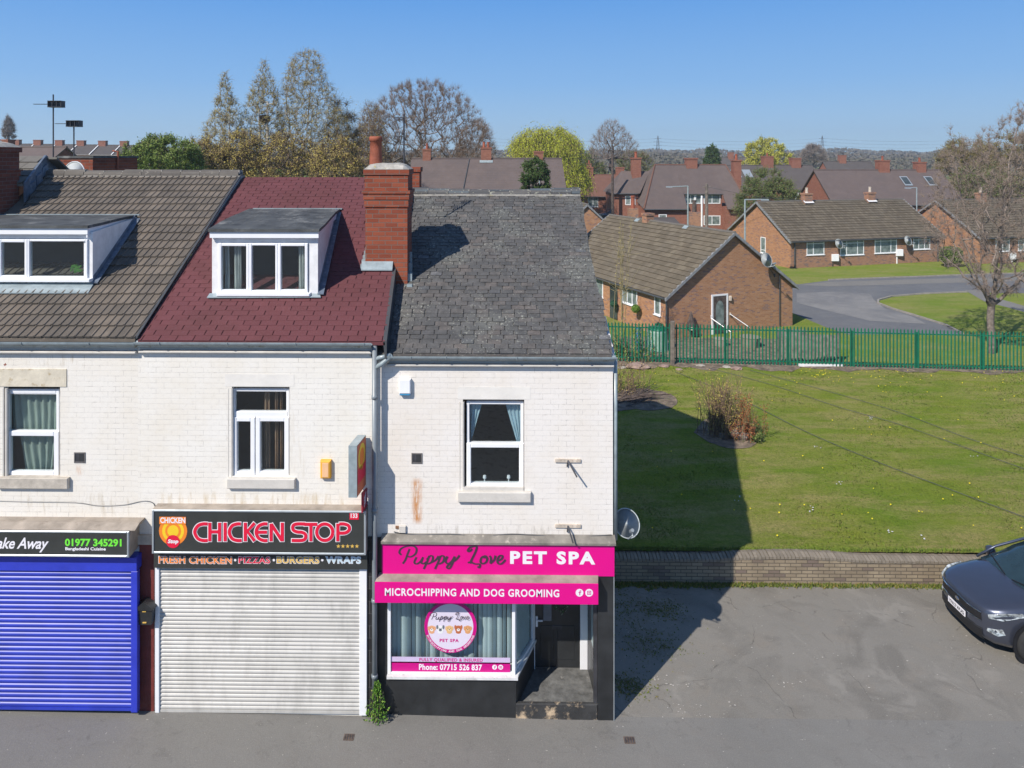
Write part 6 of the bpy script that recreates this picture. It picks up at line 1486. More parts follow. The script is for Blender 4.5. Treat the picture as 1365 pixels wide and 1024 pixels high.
mb.face([(8.42, -.4, 3.0), (8.42, 1.35, 4.85), (8.42, 1.35, 4.6), (8.42, -.4, 2.9)]); mb.face([(13.28, -.4, 3.0), (13.28, 1.35, 4.85), (13.28, 1.35, 4.6), (13.28, -.4, 2.9)])
mb.face([(-.3, 3.1, 4.8), (3.3, 3.1, 4.8), (5.2, 5.6, 7.6), (1.6, 6.4, 7.6)]); mb.face([(-.3, 3.1, 4.8), (1.6, 6.4, 7.6), (-.3, 9.4, 4.8)]); mb.face([(1.6, 6.4, 7.6), (5.2, 5.6, 7.6), (5.2, 9.4, 4.8), (-.3, 9.4, 4.8)])
hr_ = T.part('roof', mb, MT['far_tile'])
mb = MB(); mb.tube([fe(3.0), A_, B_, (16.3, -.4, 3.05)], .12, 6); T.part('hip_tiles', mb, MT['far_tile_red'], hr_)
mb = MB(); mb.tube([(3.0, -.45, 3.0), (8.4, -.45, 3.0)], .08, 6); mb.tube([(-.3, 3.0, 4.75), (3.0, 3.0, 4.75)], .08, 6); mb.tube([(8.4, 1.3, 4.8), (13.3, 1.3, 4.8)], .07, 6); T.part('gutter', mb, MT['pvc_dark'])
for (x, y, w_, z1, n_) in ((3.3, 5.4, 1.15, 9.2, 1), (10.4, 5, 1.4, 9.15, 0), (16.3, 5, 1.0, 8.9, 1)):
    mb = MB(); mb.box(x-w_/2, x+w_/2, y-.5, y+.5, 5.5, z1); mb.box(x-w_/2-.08, x+w_/2+.08, y-.58, y+.58, z1, z1+.2); c = T.part('chimney', mb, MT['house_brick'], hr_)
    for k in range(n_): m2 = MB(); m2.lathe((x, y, z1+.2), [(.2, 0), (.16, .6), (.2, .65), (.2, .75)], 8); T.part('chimney_pot', m2, MT['terra'], c)
def hwin(T, x, y, z, w_, h_, mu=(.5,)):
    mb = MB(); t = .1; mb.box(x, x+t, y-.05, y, z, z+h_); mb.box(x+w_-t, x+w_, y-.05, y, z, z+h_); mb.box(x+t, x+w_-t, y-.049, y, z, z+t); mb.box(x+t, x+w_-t, y-.049, y, z+h_-t, z+h_)
    for m_ in mu: mb.box(x+w_*m_-.04, x+w_*m_+.04, y-.048, y, z+t, z+h_-t)
    f = T.part('window', mb, MT['upvc']); g = MB(); g.box(x+t, x+w_-t, y-.02, y-.001, z+t, z+h_-t); T.part('pane', g, MT['far_glass_net'], f)
hwin(T, 8.7, 1.7, 3.6, 2.0, 1.15, (.33, .66)); hwin(T, 11.0, 1.7, 3.6, 2.1, 1.2, (.5,)); hwin(T, 11.0, 1.7, .9, 2.1, 1.2, (.5,)); hwin(T, 4.9, 0, 1.4, 1.0, 1.0, ()); hwin(T, 1.5, 3.5, 3.3, 1.3, 1.2, (.5,))
mb = MB(); mb.box(9.75, 10.0, 1.55, 1.69, -.4, 4.8); T.part('white_post', mb, MT['upvc'])
# outbuildings with chimney in front of that house
for (px, s_, top, wpx, lab) in ((845, 74, 278, 12, 'small brick stack with tall clay pot, left of the pole'), (823+104, 78, 283, 15, 'small brick stack with dark pot just left of the telegraph pole')):
    z1 = ZC-(top-HZ)*s_/F; r0 = (px-CXP)/F*s_; w_ = wpx/F*s_; T = Thing('brick_stack', lab, 'chimney', DR(r0, s_, -.63)); p = DR(r0, s_, 0)
    mb = MB(); mb.box(p.x-w_/2, p.x+w_/2, p.y, p.y+1, -.63, z1); T.part('stack', mb, MT['bung_brick2']); mb = MB(); mb.lathe((p.x, p.y+.5, z1), [(.22, 0), (.2, 1.1), (.24, 1.15), (.24, 1.3)], 8); T.part('pot', mb, MT['terra'] if px < 900 else MT['bark_dk'])
H = House('garden_outbuilding', 'low flat-looking brick outbuilding between the near bungalow and the hipped house', 'outbuilding', (812-CXP)/F*82, 82, -.6, 0, 8, 4, 1.9, 2.3, 'x', MT['house_brick'], MT['far_slate'], .1); H.win('F', 4.2, .4, 1.2, 1)
# right group
H = House('brick_house', 'red brick house with long brown roof, two skylights and a gable facing left', 'house', 40.2, 80, -.6, 0, 14.5, 9, 4.3, 7.95, 'x', MT['house_brick'], MT['far_tile'], .25)
for x_, y_ in ((6.7, .8), (9.2, .8)):
    t = .62; z_ = 4.3+(7.95-4.3)/4.5*2.7; mb = MB(); mb.prism([(x_*1.13+1.7, 2.2, 4.3+.811*2.2+.1), (x_*1.13+2.6, 2.2, 4.3+.811*2.2+.1), (x_*1.13+2.6, 3.4, 4.3+.811*3.4+.1), (x_*1.13+1.7, 3.4, 4.3+.811*3.4+.1)], (0, 0, .06)); f = H.T.part('skylight', mb, MT['alu'], H.roof)
    mb = MB(); mb.prism([(x_*1.13+1.8, 2.32, 4.3+.811*2.32+.165), (x_*1.13+2.5, 2.32, 4.3+.811*2.32+.165), (x_*1.13+2.5, 3.28, 4.3+.811*3.28+.165), (x_*1.13+1.8, 3.28, 4.3+.811*3.28+.165)], (0, 0, .01)); H.T.part('pane', mb, MT['far_glass'], f)
H.chimney(8.0, 4.6, 1.2, 1, 7, 9.1, 1); H.chimney(12.4, 4.6, 1.0, 1, 7, 8.9, 1); H.win('L', 1.7, 3.3, 1.0, 1.0); H.win('L', 4.4, 3.3, 1.1, 1.0); H.win('F', 4, 2.6, 1.6, 1.1)
H = House('brick_house', 'farther grey-brown roof with two small skylights right of the hipped house', 'house', (975-CXP)/F*105, 105, -.6, 0, 14, 10, 4.8, 8.15, 'x', MT['house_brick'], MT['far_slate'], .25)
for x_ in (1.2, 2.9): mb = MB(); mb.prism([(x_, 2.2, 4.8+.67*2.2+.1), (x_+1.2, 2.2, 4.8+.67*2.2+.1), (x_+1.2, 3.8, 4.8+.67*3.8+.1), (x_, 3.8, 4.8+.67*3.8+.1)], (0, 0, .08)); H.T.part('skylight', mb, MT['alu'], H.roof)
H.chimney(7.3, 5, 1.5, 1.2, 7, 9.6, 1); H.chimney(11.6, 5, 1.4, 1.2, 7, 9.3, 0); H.win('F', 9.2, 3.3, 1.3, 1.2, (.5,))
H = House('brick_house', 'small house with russet tiled roof left of the hipped house', 'house', (775-CXP)/F*98, 98, -.6, 0, 6.3, 9, 4.2, 6.9, 'x', MT['house_brick'], MT['far_tile_red'], .3)
H.win('F', .9, 2.6, 1.4, 1.3, (.5,)); H.win('F', 3.4, 2.6, 2.4, 1.3, (.33, .66)); H.chimney(1.9, 4.5, .8, .8, 6.5, 8, 0); H.chimney(6.2, 4.5, 1.1, .8, 6.5, 8, 0)
H = House('brick_house', 'house with a red gable far behind the right end of the slate ridge', 'house', (762-CXP)/F*112, 112, -.6, 0, 5, 8, 4.2, 6.9, 'y', MT['house_brick'], MT['far_tile_red'], .3); H.chimney(3.2, 3, .7, .7, 6.2, 8.4, 1)
for k, (px, w_, s_, rz) in enumerate(((1020, 9, 160, 7.6), (1110, 10, 150, 7.8), (965, 8, 190, 8.6))):
    H = House('brick_house', ['distant roof just over the ridge below the yellow-green tree', 'distant roof left of the skylight house chimney', 'distant roof below the small conifer', 'distant roof right of the skylight house chimney'][k], 'house', (px-CXP)/F*s_, s_, -.6, 0, w_, 8, 5, rz+.6, 'x', MT['house_brick'], MT['far_slate'], .2); H.chimney(w_*.4, 4, 1.4, 1, 7, rz+2.0, 0); H.win('F', 1, 3, 1.4, 1.2); H.win('F', w_-3, 3, 1.4, 1.2)
# terrace on the hill far left
mb = MB(); P = [DR(-150, 120, -.7), DR(-45, 120, -.7), DR(-40, 260, -.7), DR(-180, 260, -.7)]; Q = [DR(-135, 140, 4.6), DR(-60, 140, 4.6), DR(-58, 240, 4.6), DR(-160, 240, 4.6)]
mb.loft([P, Q]); tag(mb.build('hill', MT['lawn']), kind='structure')
words = ['first', 'second', 'third', 'fourth', 'fifth', 'sixth', 'seventh', 'eighth', 'ninth']
base = None
for k in range(8):
    px = -28+29.5*k; s_ = 150-.0*k; lab = words[k]+' house from the left in the distant brick terrace on the skyline'
    if base is None:
        H = House('terraced_house', lab, 'terraced house', (px-CXP)/F*s_, s_, 4.6, 0, 4.66, 8, 4.9, 7.05, 'x', MT['house_brick'], MT['far_slate'], .02, group='distant terrace on the skyline')
        H.chimney(.7, 4, 1.6, 1.0, 6.5, 8.0, 0); H.win('F', .6, 3.1, 1.0, 1.3); H.win('F', 2.8, 3.1, 1.0, 1.3)
        mb = MB(); mb.prism([(4.5, -.1, 4.95), (4.7, -.1, 4.95), (4.7, 4, 7.12), (4.5, 4, 7.12)], (0, 0, .06)); H.T.part('verge', mb, MT['upvc_dirty'], H.roof); base = H.T
    else: copy_thing(base, DR((px-CXP)/F*s_, s_, 4.6-.06*k), None, lab)
H = House('brick_house', 'brown-roofed house at the far left below the skyline terrace', 'house', (-60-CXP)/F*70, 70, 0, -18, 9.6, 8, 7, 9.9, 'x', MT['dk_brick'], MT['far_tile'], .2); H.win('F', 2, 5, 1.2, 1.2); H.chimney(2, 4, .9, .8, 9.2, 10.7, 0)
# rear brick stack, dish and aerials behind the brown roof
p0, p1 = PD(78, 208, 18.8), PD(124, 208, 18.8)
T = Thing('rear_chimney_stack', 'broad brick stack with flat grey top behind the brown tiled ridge', 'chimney', (p0.x, p0.y, 5)); mb = MB(); mb.box(p0.x, p1.x, p0.y, p0.y+2.4, 5, p0.z-.06); T.part('stack', mb, MT['red_brick'])
mb = MB(); mb.box(p0.x-.02, p1.x+.03, p0.y-.03, p0.y+2.43, p0.z-.06, p0.z); T.part('coping', mb, MT['felt']); mb = MB(); mb.tube([(p1.x+.02, p0.y+1.2, p0.z-.45), (p1.x+.05, p0.y+1.2, p0.z+.12), (p1.x-.1, p0.y+1.2, p0.z+.14)], .03, 6); T.part('pipe', mb, MT['terra'])
mb = MB(); 
for o in (.06, .14, .22): mb.box(p0.x+.0, p1.x+.012+.012*o, p0.y-.004, p0.y+2.4, p0.z-.16-.0*o, p0.z-.14) if o == .06 else None
T.part('band', mb, MT['dk_brick'])
p = PD(98, 234, 17.6); T = Thing('satellite_dish', 'white satellite dish whose top arc shows above the brown tiled ridge', 'satellite dish', p); dish(T, p, .345, math.radians(-12), math.radians(8), MT['dish_w'], False, (p.x, p.y+.3, p.z-.6))
def aerial(px, s_, ptop, pbot, arrays, lab, rad=.018):
    p = PD(px, ptop, s_); q = PD(px, pbot, s_); T = Thing('tv_aerial', lab, 'aerial', q); mb = MB(); mb.tube([q, p], rad, 6); T.part('mast', mb, MT['steel_dark'])
    for (pa, pb, py) in arrays:
        a, b = PD(pa, py, s_), PD(pb, py, s_); mb = MB(); mb.tube([a, b], .010, 5); n = 9; L = (b-a).length
        sgn = 1 if (PD(px, py, s_)-b).length < (PD(px, py, s_)-a).length else -1; h_ = b if sgn > 0 else a
        for k in range(n):
            c = a+(b-a)*(k+.5)/n; e = .09; mb.tube([c+Vector((0, -e, 0)), c+Vector((0, e, 0))], .006, 4)
        mb.box(h_.x-.22, h_.x+.14, h_.y-.12, h_.y+.12, h_.z+.075, h_.z+.09); mb.box(h_.x-.22, h_.x+.14, h_.y-.12, h_.y+.12, h_.z-.09, h_.z-.075)
        for k in range(4): x = h_.x-.22+.12*k; mb.box(x-.007, x+.007, h_.y-.1, h_.y+.1, h_.z-.09, h_.z+.09)
        T.part('antenna', mb, MT['steel_dark'])
aerial(71, 19.5, 126, 222, [(45, 77, 139)], 'tall television aerial with long boom pointing left above the left roofs'); aerial(98.5, 20.2, 163, 212, [(74, 101, 165)], 'shorter television aerial right of the tall one above the left roofs')
aerial(538.5, 14.6, 152, 224, [], 'television aerial mast behind the orange brick chimney')
T = Thing('aerial_array', 'small folded aerial arrays on the mast by the chimney pot', 'aerial', PD(538, 160, 14.5)); mb = MB()
for py, n in ((157, 4), (160, 3), (177, 4), (182, 3)):
    c = PD(534, py, 14.55); mb.tube([c+Vector((-.13, 0, 0)), c+Vector((.08, 0, .0))], .008, 5)
    for k in range(n): x = c.x-.11+k*.05; mb.tube([(x, c.y-.1, c.z-.03), (x, c.y+.1, c.z+.03)], .006, 4)
T.part('elements', mb, MT['steel_dark'])
p = PD(546, 250, 18.3); q = PD(559, 223, 18.3); mb = MB(); mb.box(p.x, q.x, p.y, p.y+.6, p.z-.8, q.z-.12); mb.box(p.x-.03, q.x+.03, p.y-.03, p.y+.63, q.z-.12, q.z); TM.part('rear_chimney', mb, MT['red_brick'])
# poles and lamps
def pole(name, lab, cat, px, s_, ptop, z0, rad, mt, arm=None, taper=1.0):
    p = PD(px, ptop, s_); T = Thing(name, lab, cat, (p.x, p.y, z0)); mb = MB(); mb.tube([(p.x, p.y, z0), (p.x, p.y, p.z)], [rad, rad*taper], 8); T.part('pole', mb, MT[mt])
    if arm:
        a = PD(arm[0], arm[1], s_); mb = MB(); mb.tube([(p.x, p.y, p.z-.02), (a.x, p.y, a.z)], rad*.6, 6); T.part('arm', mb, MT[mt]); sg = 1 if a.x > p.x else -1
        mb = MB(); mb.box(min(a.x, a.x+sg*.6), max(a.x, a.x+sg*.6), p.y-.1, p.y+.1, a.z-.08, a.z+.04); T.part('lantern', mb, MT['alu'])
    return T
pole('street_lamp', 'grey street lamp with short arm beside the gable of the middle bungalow', 'street lamp', 993, 56, 266, -.63, .09, 'gutter', (1014, 266), .7)
pole('street_lamp', 'grey street lamp with arm pointing left in front of the hipped house', 'street lamp', 917, 72, 248, -.63, .10, 'gutter', (896, 249), .7)
pole('street_lamp', 'small grey street lamp in front of the skylight roof at the right', 'street lamp', 1222, 74, 250, -.63, .08, 'gutter', (1214, 250.5), .7)
pole('street_lamp', 'thin grey street lamp beside the dark evergreen behind the slate ridge', 'street lamp', 719, 50, 224, -.63, .06, 'gutter', (712, 224), .7)
pole('white_pole', 'thin white pole against the hipped house', 'pole', 935.5, 78, 261, -.63, .10, 'upvc')
T = pole('telegraph_pole', 'wooden telegraph pole in front of the hipped house', 'telegraph pole', 942, 66, 245, -.63, .17, 'wood_grey', None, .8)
p = PD(942, 250, 66); mb = MB(); mb.box(p.x-.35, p.x+.35, p.y-.08, p.y-.0, p.z, p.z+.1); T.part('cross_arm', mb, MT['wood_grey'])
pole('telegraph_pole', 'dark telegraph pole below the bare tree at the russet roofed house', 'telegraph pole', 816.5, 90, 205, -.63, .2, 'bark_dk', None, .7)
mb = MB(); a, b = PD(942, 249, 66), PD(1080, 268, 60); mb.tube([a, (a+b)/2+Vector((0, 0, -.3)), b], .015, 4); tag(mb.build('overhead_wire', MT['pvc_dark'], loc=a), 'overhead wire running right from the telegraph pole', 'wire')
# pylons
def pylon(px, lab, s_=900):
    p = PD(px, 181, s_); T = Thing('pylon', lab, 'pylon', (p.x, p.y, -.6), group='pylons on the horizon'); H_ = p.z+.6; mb = MB(); r_ = .22
    lv = [(0, 4.5), (.35, 2.6), (.6, 1.4), (.8, 1.0), (1, .15)]
    for sx in (-1, 1):
        for sy in (-1, 1): mb.tube([(p.x+sx*w_, p.y+sy*w_, -.6+H_*t) for t, w_ in lv], r_, 4)
    for (t0, w0), (t1, w1) in zip(lv, lv[1:]):
        for sg in (-1, 1): mb.tube([(p.x+sg*w0, p.y-w0, -.6+H_*t0), (p.x-sg*w1, p.y-w1, -.6+H_*t1)], r_*.6, 4)
    T.part('lattice', mb, MT['steel_dark'])
    for t, L in ((.66, 5), (.78, 6), (.9, 4)): mb = MB(); mb.tube([(p.x-L, p.y, -.6+H_*t), (p.x+L, p.y, -.6+H_*t)], r_*.8, 4); T.part('cross_arm', mb, MT['steel_dark'])
    return p, H_
pa, Ha = pylon(877, 'lattice pylon on the horizon left of the small conifer'); pb, Hb = pylon(1096, 'lattice pylon on the horizon right of the yellow-green tree')
mb = MB()
for t, L in ((.66, 5), (.78, 6), (.9, 4)):
    for sg in (-1, 1):
        z_ = -.6+Ha*t; X_ = [pa.x-208, pa.x, pb.x, pb.x+208, pb.x+416]
        for i in range(4):
            mb.tube([(X_[i]+(X_[i+1]-X_[i])*q/8, pa.y+sg*L, z_-16*(q/8)*(1-q/8)) for q in range(9)], .055, 3)
tag(mb.build('power_lines', MT['steel_dark'], loc=(pa.x, pa.y, 10)), 'faint power lines strung between the pylons', 'wires')
# ================================================================== trees
def interp(prof, t):
    for (a, b), (c, d) in zip(prof, prof[1:]):
        if a <= t <= c: return b+(d-b)*(t-a)/max(1e-6, c-a)
    return prof[-1][1] if t > prof[-1][0] else prof[0][1]
def pick(prof, t, k):
    return interp([(q[0], q[k]) for q in prof], t)
def tree(name, label, px, s_, top, z0, prof, ntg=160, twigs=2500, tlen=.7, droop=.2, tw=.012, trad=.18, trunk_h=.35, mtr='bark', mtw='bark_dk', leaf=None, nleaf=0, lsize=.08, seed=1, depth=1.0, lean=0.0, group=None, step=.6, asc=.45, cat='tree', droop_leaf=False, trunks=1, tseg=3, z_shift=0, shell=.5, tw2=0, limbs=()):
    r = np.random.default_rng(seed); base = PD(px, 300, s_); base.z = z0; H_ = ZC-(top-HZ)*s_/F-z0
    sc = s_/F
    prof = sorted(((ZC-(py-HZ)*sc-z0)/H_, (xr-xl)/2*sc, ((xl+xr)/2-px)*sc) for py, xl, xr in prof)
    T = Thing(name, label, cat, base, group=group)
    pos = []; par = []
    def add(p, q): pos.append(p); par.append(q); return len(pos)-1
    ends = []
    for k in range(trunks):
        off = (k-(trunks-1)/2)*.5; prev = add(np.array([off*.4, 0, 0.]), -1); hh = H_*trunk_h; n = max(3, int(hh/step))
        for i in range(1, n+1):
            t = i/n; prev = add(np.array([off*(.4+t)+lean*t*t+.05*math.sin(t*5+seed+k), .08*math.sin(t*4+seed*2), hh*t]), prev)
        ends.append(prev)
    for lb in limbs:
        q_ = [np.array([(a-px)*sc, dy, ZC-(b_-HZ)*sc-z0]) for a, b_, dy in lb]
        k = int(np.argmin([np.linalg.norm(np.array(p_)-q_[0]) for p_ in pos])); prev = k; c_ = np.array(pos[k])
        for g in q_:
            n = max(1, int(np.linalg.norm(g-c_)/step)); s0 = c_.copy()
            for i in range(1, n+1):
                t = i/n; c_ = s0+(g-s0)*t+np.array([r.normal()*.04, r.normal()*.04, 0])*(1 if i < n else 0); prev = add(c_, prev)
    t0 = prof[0][0]
    tg = []
    while len(tg) < ntg:
        t = r.uniform(t0, prof[-1][0]); w = pick(prof, t, 1); wmax = max(p[1] for p in prof)
        if r.random() > (w/wmax)**1.3+.08: continue
        a = r.uniform(0, 2*PI); q = shell+(1-shell)*r.random()**.5 if r.random() < .75 else r.random()
        cxo = pick(prof, t, 2)
        tg.append((cxo+w*q*math.cos(a), w*q*math.sin(a)*depth, H_*t))
    tg = sorted(tg, key=lambda p: math.hypot(p[0]-lean, p[1])+abs(p[2]-H_*trunk_h)*.7)
    P_ = np.zeros((ntg*14+1200, 3)); cnt = len(pos); P_[:cnt] = np.array(pos)
    for g in tg:
        g = np.array(g); d = g-P_[:cnt]; L = np.linalg.norm(d, axis=1)+1e-6
        cost = L*(1+1.1*np.maximum(0, asc-d[:, 2]/L)); k = int(np.argmin(cost)); l = L[k]; n = max(1, int(l/step))
        if n > 12: n = 12
        st_ = P_[k].copy(); perp = np.array([r.normal(), r.normal(), r.normal()*.3])*.07*l; prev = k
        for i in range(1, n+1):
            t = i/n; p = st_+(g-st_)*t+perp*math.sin(PI*t)+np.array([0, 0, (-.10 if droop < .5 else .10)*l*math.sin(PI*t)])
            if cnt >= len(P_)-1: break
            P_[cnt] = p; pos.append(p); par.append(prev); prev = cnt; cnt += 1
    N_ = len(pos); par_ = np.array(par); rad = np.zeros(N_); e = 2.3
    for i in range(N_-1, -1, -1):
        if rad[i] == 0: rad[i] = (tw*.9)**e
        if par_[i] >= 0: rad[par_[i]] += rad[i]
    rad = rad**(1/e); f = trad/rad[0]
    rad = np.where(rad > tw*1.5, tw*1.2+(rad-tw*1.2)*(trad-tw)/(max(rad[0], 1e-4)-tw*1.2+1e-6), rad)
    rad = np.maximum(rad, tw*.8)
    # limbs
    mbs = [MB(), MB()]
    for i in range(N_):
        q = par_[i]
        if q < 0: continue
        R0, R1 = min(rad[q], rad[i]*1.35), rad[i]; a = Vector(P_[q]); b = Vector(P_[i])
        if (b-a).length < 1e-5: continue
        n_ = 8 if R1 > trad*.45 else (5 if R1 > tw*3 else 3)
        mb = mbs[0] if R1 > trad*.30 else mbs[1]
        t_ = (b-a).normalized(); ax = Vector((1, 0, 0)) if abs(t_.z) > .8 else Vector((0, 0, 1)); u = t_.cross(ax).normalized(); w = t_.cross(u)
        rings = [[p+(u*math.cos(2*PI*k/n_)+w*math.sin(2*PI*k/n_))*R for k in range(n_)] for p, R in ((a-t_*R0*.2, R0), (b+t_*R1*.2, R1))]
        mb.loft(rings, cap=False)
    def bld(mb, nm, mt):
        me = bpy.data.meshes.new(nm); me.from_pydata(mb.v, [], mb.f); me.materials.append(mt); at = me.attributes.new('rnd', 'FLOAT', 'FACE'); at.data.foreach_set('value', mb.r)
        me.polygons.foreach_set('use_smooth', [True]*len(mb.f)); o = bpy.data.objects.new(nm, me); COL.objects.link(o); o.parent = T.o; return o
    bld(mbs[0], 'trunk', MT[mtr]); crown = bld(mbs[1], 'crown', MT[mtw])
    # twigs as thin ribbons
    thin = np.where(rad < trad*.35)[0]; thin = thin[thin > 3]
    if len(thin) and twigs:
        k = r.choice(thin, twigs); p0 = P_[k]; ctr = np.array([lean*.6, 0, H_*.5]); out = p0-ctr; out /= np.linalg.norm(out, axis=1)[:, None]+1e-6
        d = out*.7+r.normal(0, .55, (twigs, 3))+np.array([0, 0, .35 if droop < .5 else .0]); d /= np.linalg.norm(d, axis=1)[:, None]; ln = tlen*r.uniform(.4, 1.2, twigs)
        Q = []; p = p0; w = tw*r.uniform(.5, .9, twigs); pts = [p0]
        for i in range(tseg):
            q = p+d*(ln/tseg)[:, None]; side = np.cross(d, r.normal(0, 1, (twigs, 3))); side /= np.linalg.norm(side, axis=1)[:, None]+1e-6
            w0 = (w*(1-i/tseg*.6))[:, None]; w1 = (w*(1-(i+1)/tseg*.6))[:, None]
            Q.append(np.stack([p-side*w0, p+side*w0, q+side*w1, q-side*w1], 1)); p = q; pts.append(q)
            d = d+np.array([0, 0, -droop])+r.normal(0, .12, (twigs, 3)); d /= np.linalg.norm(d, axis=1)[:, None]
        V = np.concatenate(Q); np_obj('twigs', V, r.random(len(V)), MT[mtw], T, crown, 4)
        if nleaf:
            j = r.integers(0, twigs, nleaf); sg_ = r.integers(0, tseg, nleaf); A = np.array(pts); tt = r.random(nleaf)[:, None]
            c = A[sg_, j]*(1-tt)+A[sg_+1, j]*tt+r.normal(0, lsize*.6, (nleaf, 3))
            u = r.normal(0, 1, (nleaf, 3)); 
            if droop_leaf: u = u*.35+np.array([0, 0, -1])
            u /= np.linalg.norm(u, axis=1)[:, None]; v = np.cross(u, r.normal(0, 1, (nleaf, 3))); v /= np.linalg.norm(v, axis=1)[:, None]+1e-6; sz = (lsize*r.uniform(.5, 1.3, nleaf))[:, None]
            V = np.stack([c-u*sz, c+v*sz*.45, c+u*sz, c-v*sz*.45], 1)
            cl = .5+.5*np.sin(c[:, 0]*1.7+seed)*np.sin(c[:, 2]*1.9)*np.cos(c[:, 1]*1.3); np_obj('leaves', V, np.clip(r.random(nleaf)*.6+cl*.4, 0, 1), leaf, T, crown, 4)
    return T
LM = {
 'birch': leafmat('birch_bud', [(0, (.32, .28, .07)), (.5, (.44, .38, .09)), (1, (.52, .46, .13))], up=(-.3, -.6, .7)),
 'olive': leafmat('orange_olive', [(0, (.28, .22, .06)), (.6, (.38, .31, .08)), (1, (.46, .38, .10))], up=(-.3, -.6, .7)),
 'green': leafmat('fresh_green', [(0, (.10, .155, .035)), (.6, (.19, .26, .06)), (1, (.28, .35, .09))]),
 'willow': leafmat('willow_leaf', [(0, (.28, .32, .03)), (.6, (.42, .46, .04)), (1, (.52, .54, .06))]),
 'yellow': leafmat('yellow_leaf', [(0, (.32, .33, .04)), (.6, (.46, .45, .07)), (1, (.55, .52, .1))]),
 'bud': leafmat('pink_bud', [(0, (.20, .145, .115)), (.6, (.28, .215, .165)), (1, (.36, .30, .22))], up=(-.3, -.6, .7)),
 'ochre': leafmat('ochre_leaf', [(0, (.13, .12, .03)), (.6, (.21, .19, .05)), (1, (.27, .24, .07))]),
 'grey': leafmat('bare_twig', [(0, (.12, .10, .085)), (1, (.20, .16, .13))]),
 'dkgreen': leafmat('evergreen', [(0, (.03, .06, .018)), (.6, (.06, .11, .03)), (1, (.13, .18, .05))]),
 'midgreen': leafmat('mid_green', [(0, (.07, .10, .03)), (.6, (.13, .18, .05)), (1, (.21, .25, .08))]),
 'rust': leafmat('dead_leaf', [(0, (.20, .065, .03)), (1, (.36, .14, .06))]),
}
MT['twig_grey'] = mat('grey_twig', (.26, .21, .18), .9, var=.2); MT['twig_birch'] = mat('birch_twig', (.30, .24, .16), .9, var=.2); MT['twig_brown'] = mat('brown_twig', (.22, .15, .10), .9, var=.2)
# birches
tree('birch_tree', 'slender leftmost birch with white trunk, shortest of the birches', 305, 52, 98, -.5, [(98, 299, 303), (120, 292, 308), (150, 284, 322), (175, 272, 326), (200, 268, 330), (240, 265, 332)], 900, 8500, .50, .40, .010, .10, .80, 'bark_birch', 'twig_birch', LM['birch'], 26000, .030, 3, step=.6)
tree('birch_tree', 'birch with dark nest-like clump in the middle of the group', 351, 53, 83, -.5, [(83, 350, 354), (105, 343, 362), (125, 332, 372), (150, 326, 378), (180, 325, 380), (240, 325, 382)], 1000, 10000, .50, .40, .010, .11, .82, 'bark_birch', 'twig_birch', LM['birch'], 30000, .030, 4, step=.6, trunks=2)
tree('birch_tree', 'tallest birch, its crown broad and drooping to the right', 402, 54, 69, -.5, [(69, 398, 424), (85, 386, 430), (110, 378, 440), (140, 376, 450), (160, 378, 462), (185, 376, 468), (240, 372, 460)], 1400, 15000, .55, .50, .010, .12, .60, 'bark_birch', 'twig_birch', LM['birch'], 42000, .030, 5, step=.6, limbs=([(402, 235, 0), (408, 180, .2), (412, 130, .2), (420, 74, .1)], [(400, 225, 0), (388, 180, -.3), (384, 130, -.5), (392, 98, -.5)], [(404, 215, 0), (425, 175, .4), (440, 140, .5), (448, 118, .5)], [(402, 238, 0), (372, 200, -.3), (376, 165, -.4)]))
tree('birch_tree', 'lower birch with arching reddish twigs between the tallest birch and the chimney', 450, 56, 134, -.5, [(134, 448, 458), (155, 440, 472), (180, 432, 478), (240, 428, 482)], 130, 3600, .9, .5, .012, .10, .6, 'bark_birch', 'twig_brown', LM['olive'], 8000, .05, 6, step=.8)
for k, (px, top, prof, s_, lf, lab, n, tw_) in enumerate((
        (270, 184, [(186, 262, 282), (198, 245, 300), (215, 240, 304), (240, 238, 306)], 49, 'olive', 'orange-olive bush at the left foot of the birches', 8000, 3500),
        (322, 178, [(180, 312, 336), (195, 296, 350), (240, 290, 354)], 50, 'olive', 'orange-olive bush below the leftmost birch', 8000, 3500),
        (385, 178, [(180, 374, 398), (195, 350, 418), (240, 345, 424)], 50, 'olive', 'tangled brown-olive bush below the tallest birch', 7000, 4500),
        (448, 186, [(188, 436, 462), (202, 420, 478), (240, 414, 486)], 48, 'olive', 'brown bush between the birches and the orange chimney', 7500, 4000),
        (214, 186, [(187, 204, 226), (192, 190, 246), (203, 172, 258), (218, 166, 264), (240, 166, 266)], 46, 'green', 'rounded fresh green tree behind the tiled ridge at the left', 60000, 5000))):
    tree('bush' if lf == 'olive' else 'leafy_tree', lab, px, s_, top, -.5, prof, 190, tw_, .6, .1, .012, .1, .55, 'bark_dk', 'twig_brown', LM[lf], n, .06, 20+k, cat='bush' if lf == 'olive' else 'tree', asc=.2)
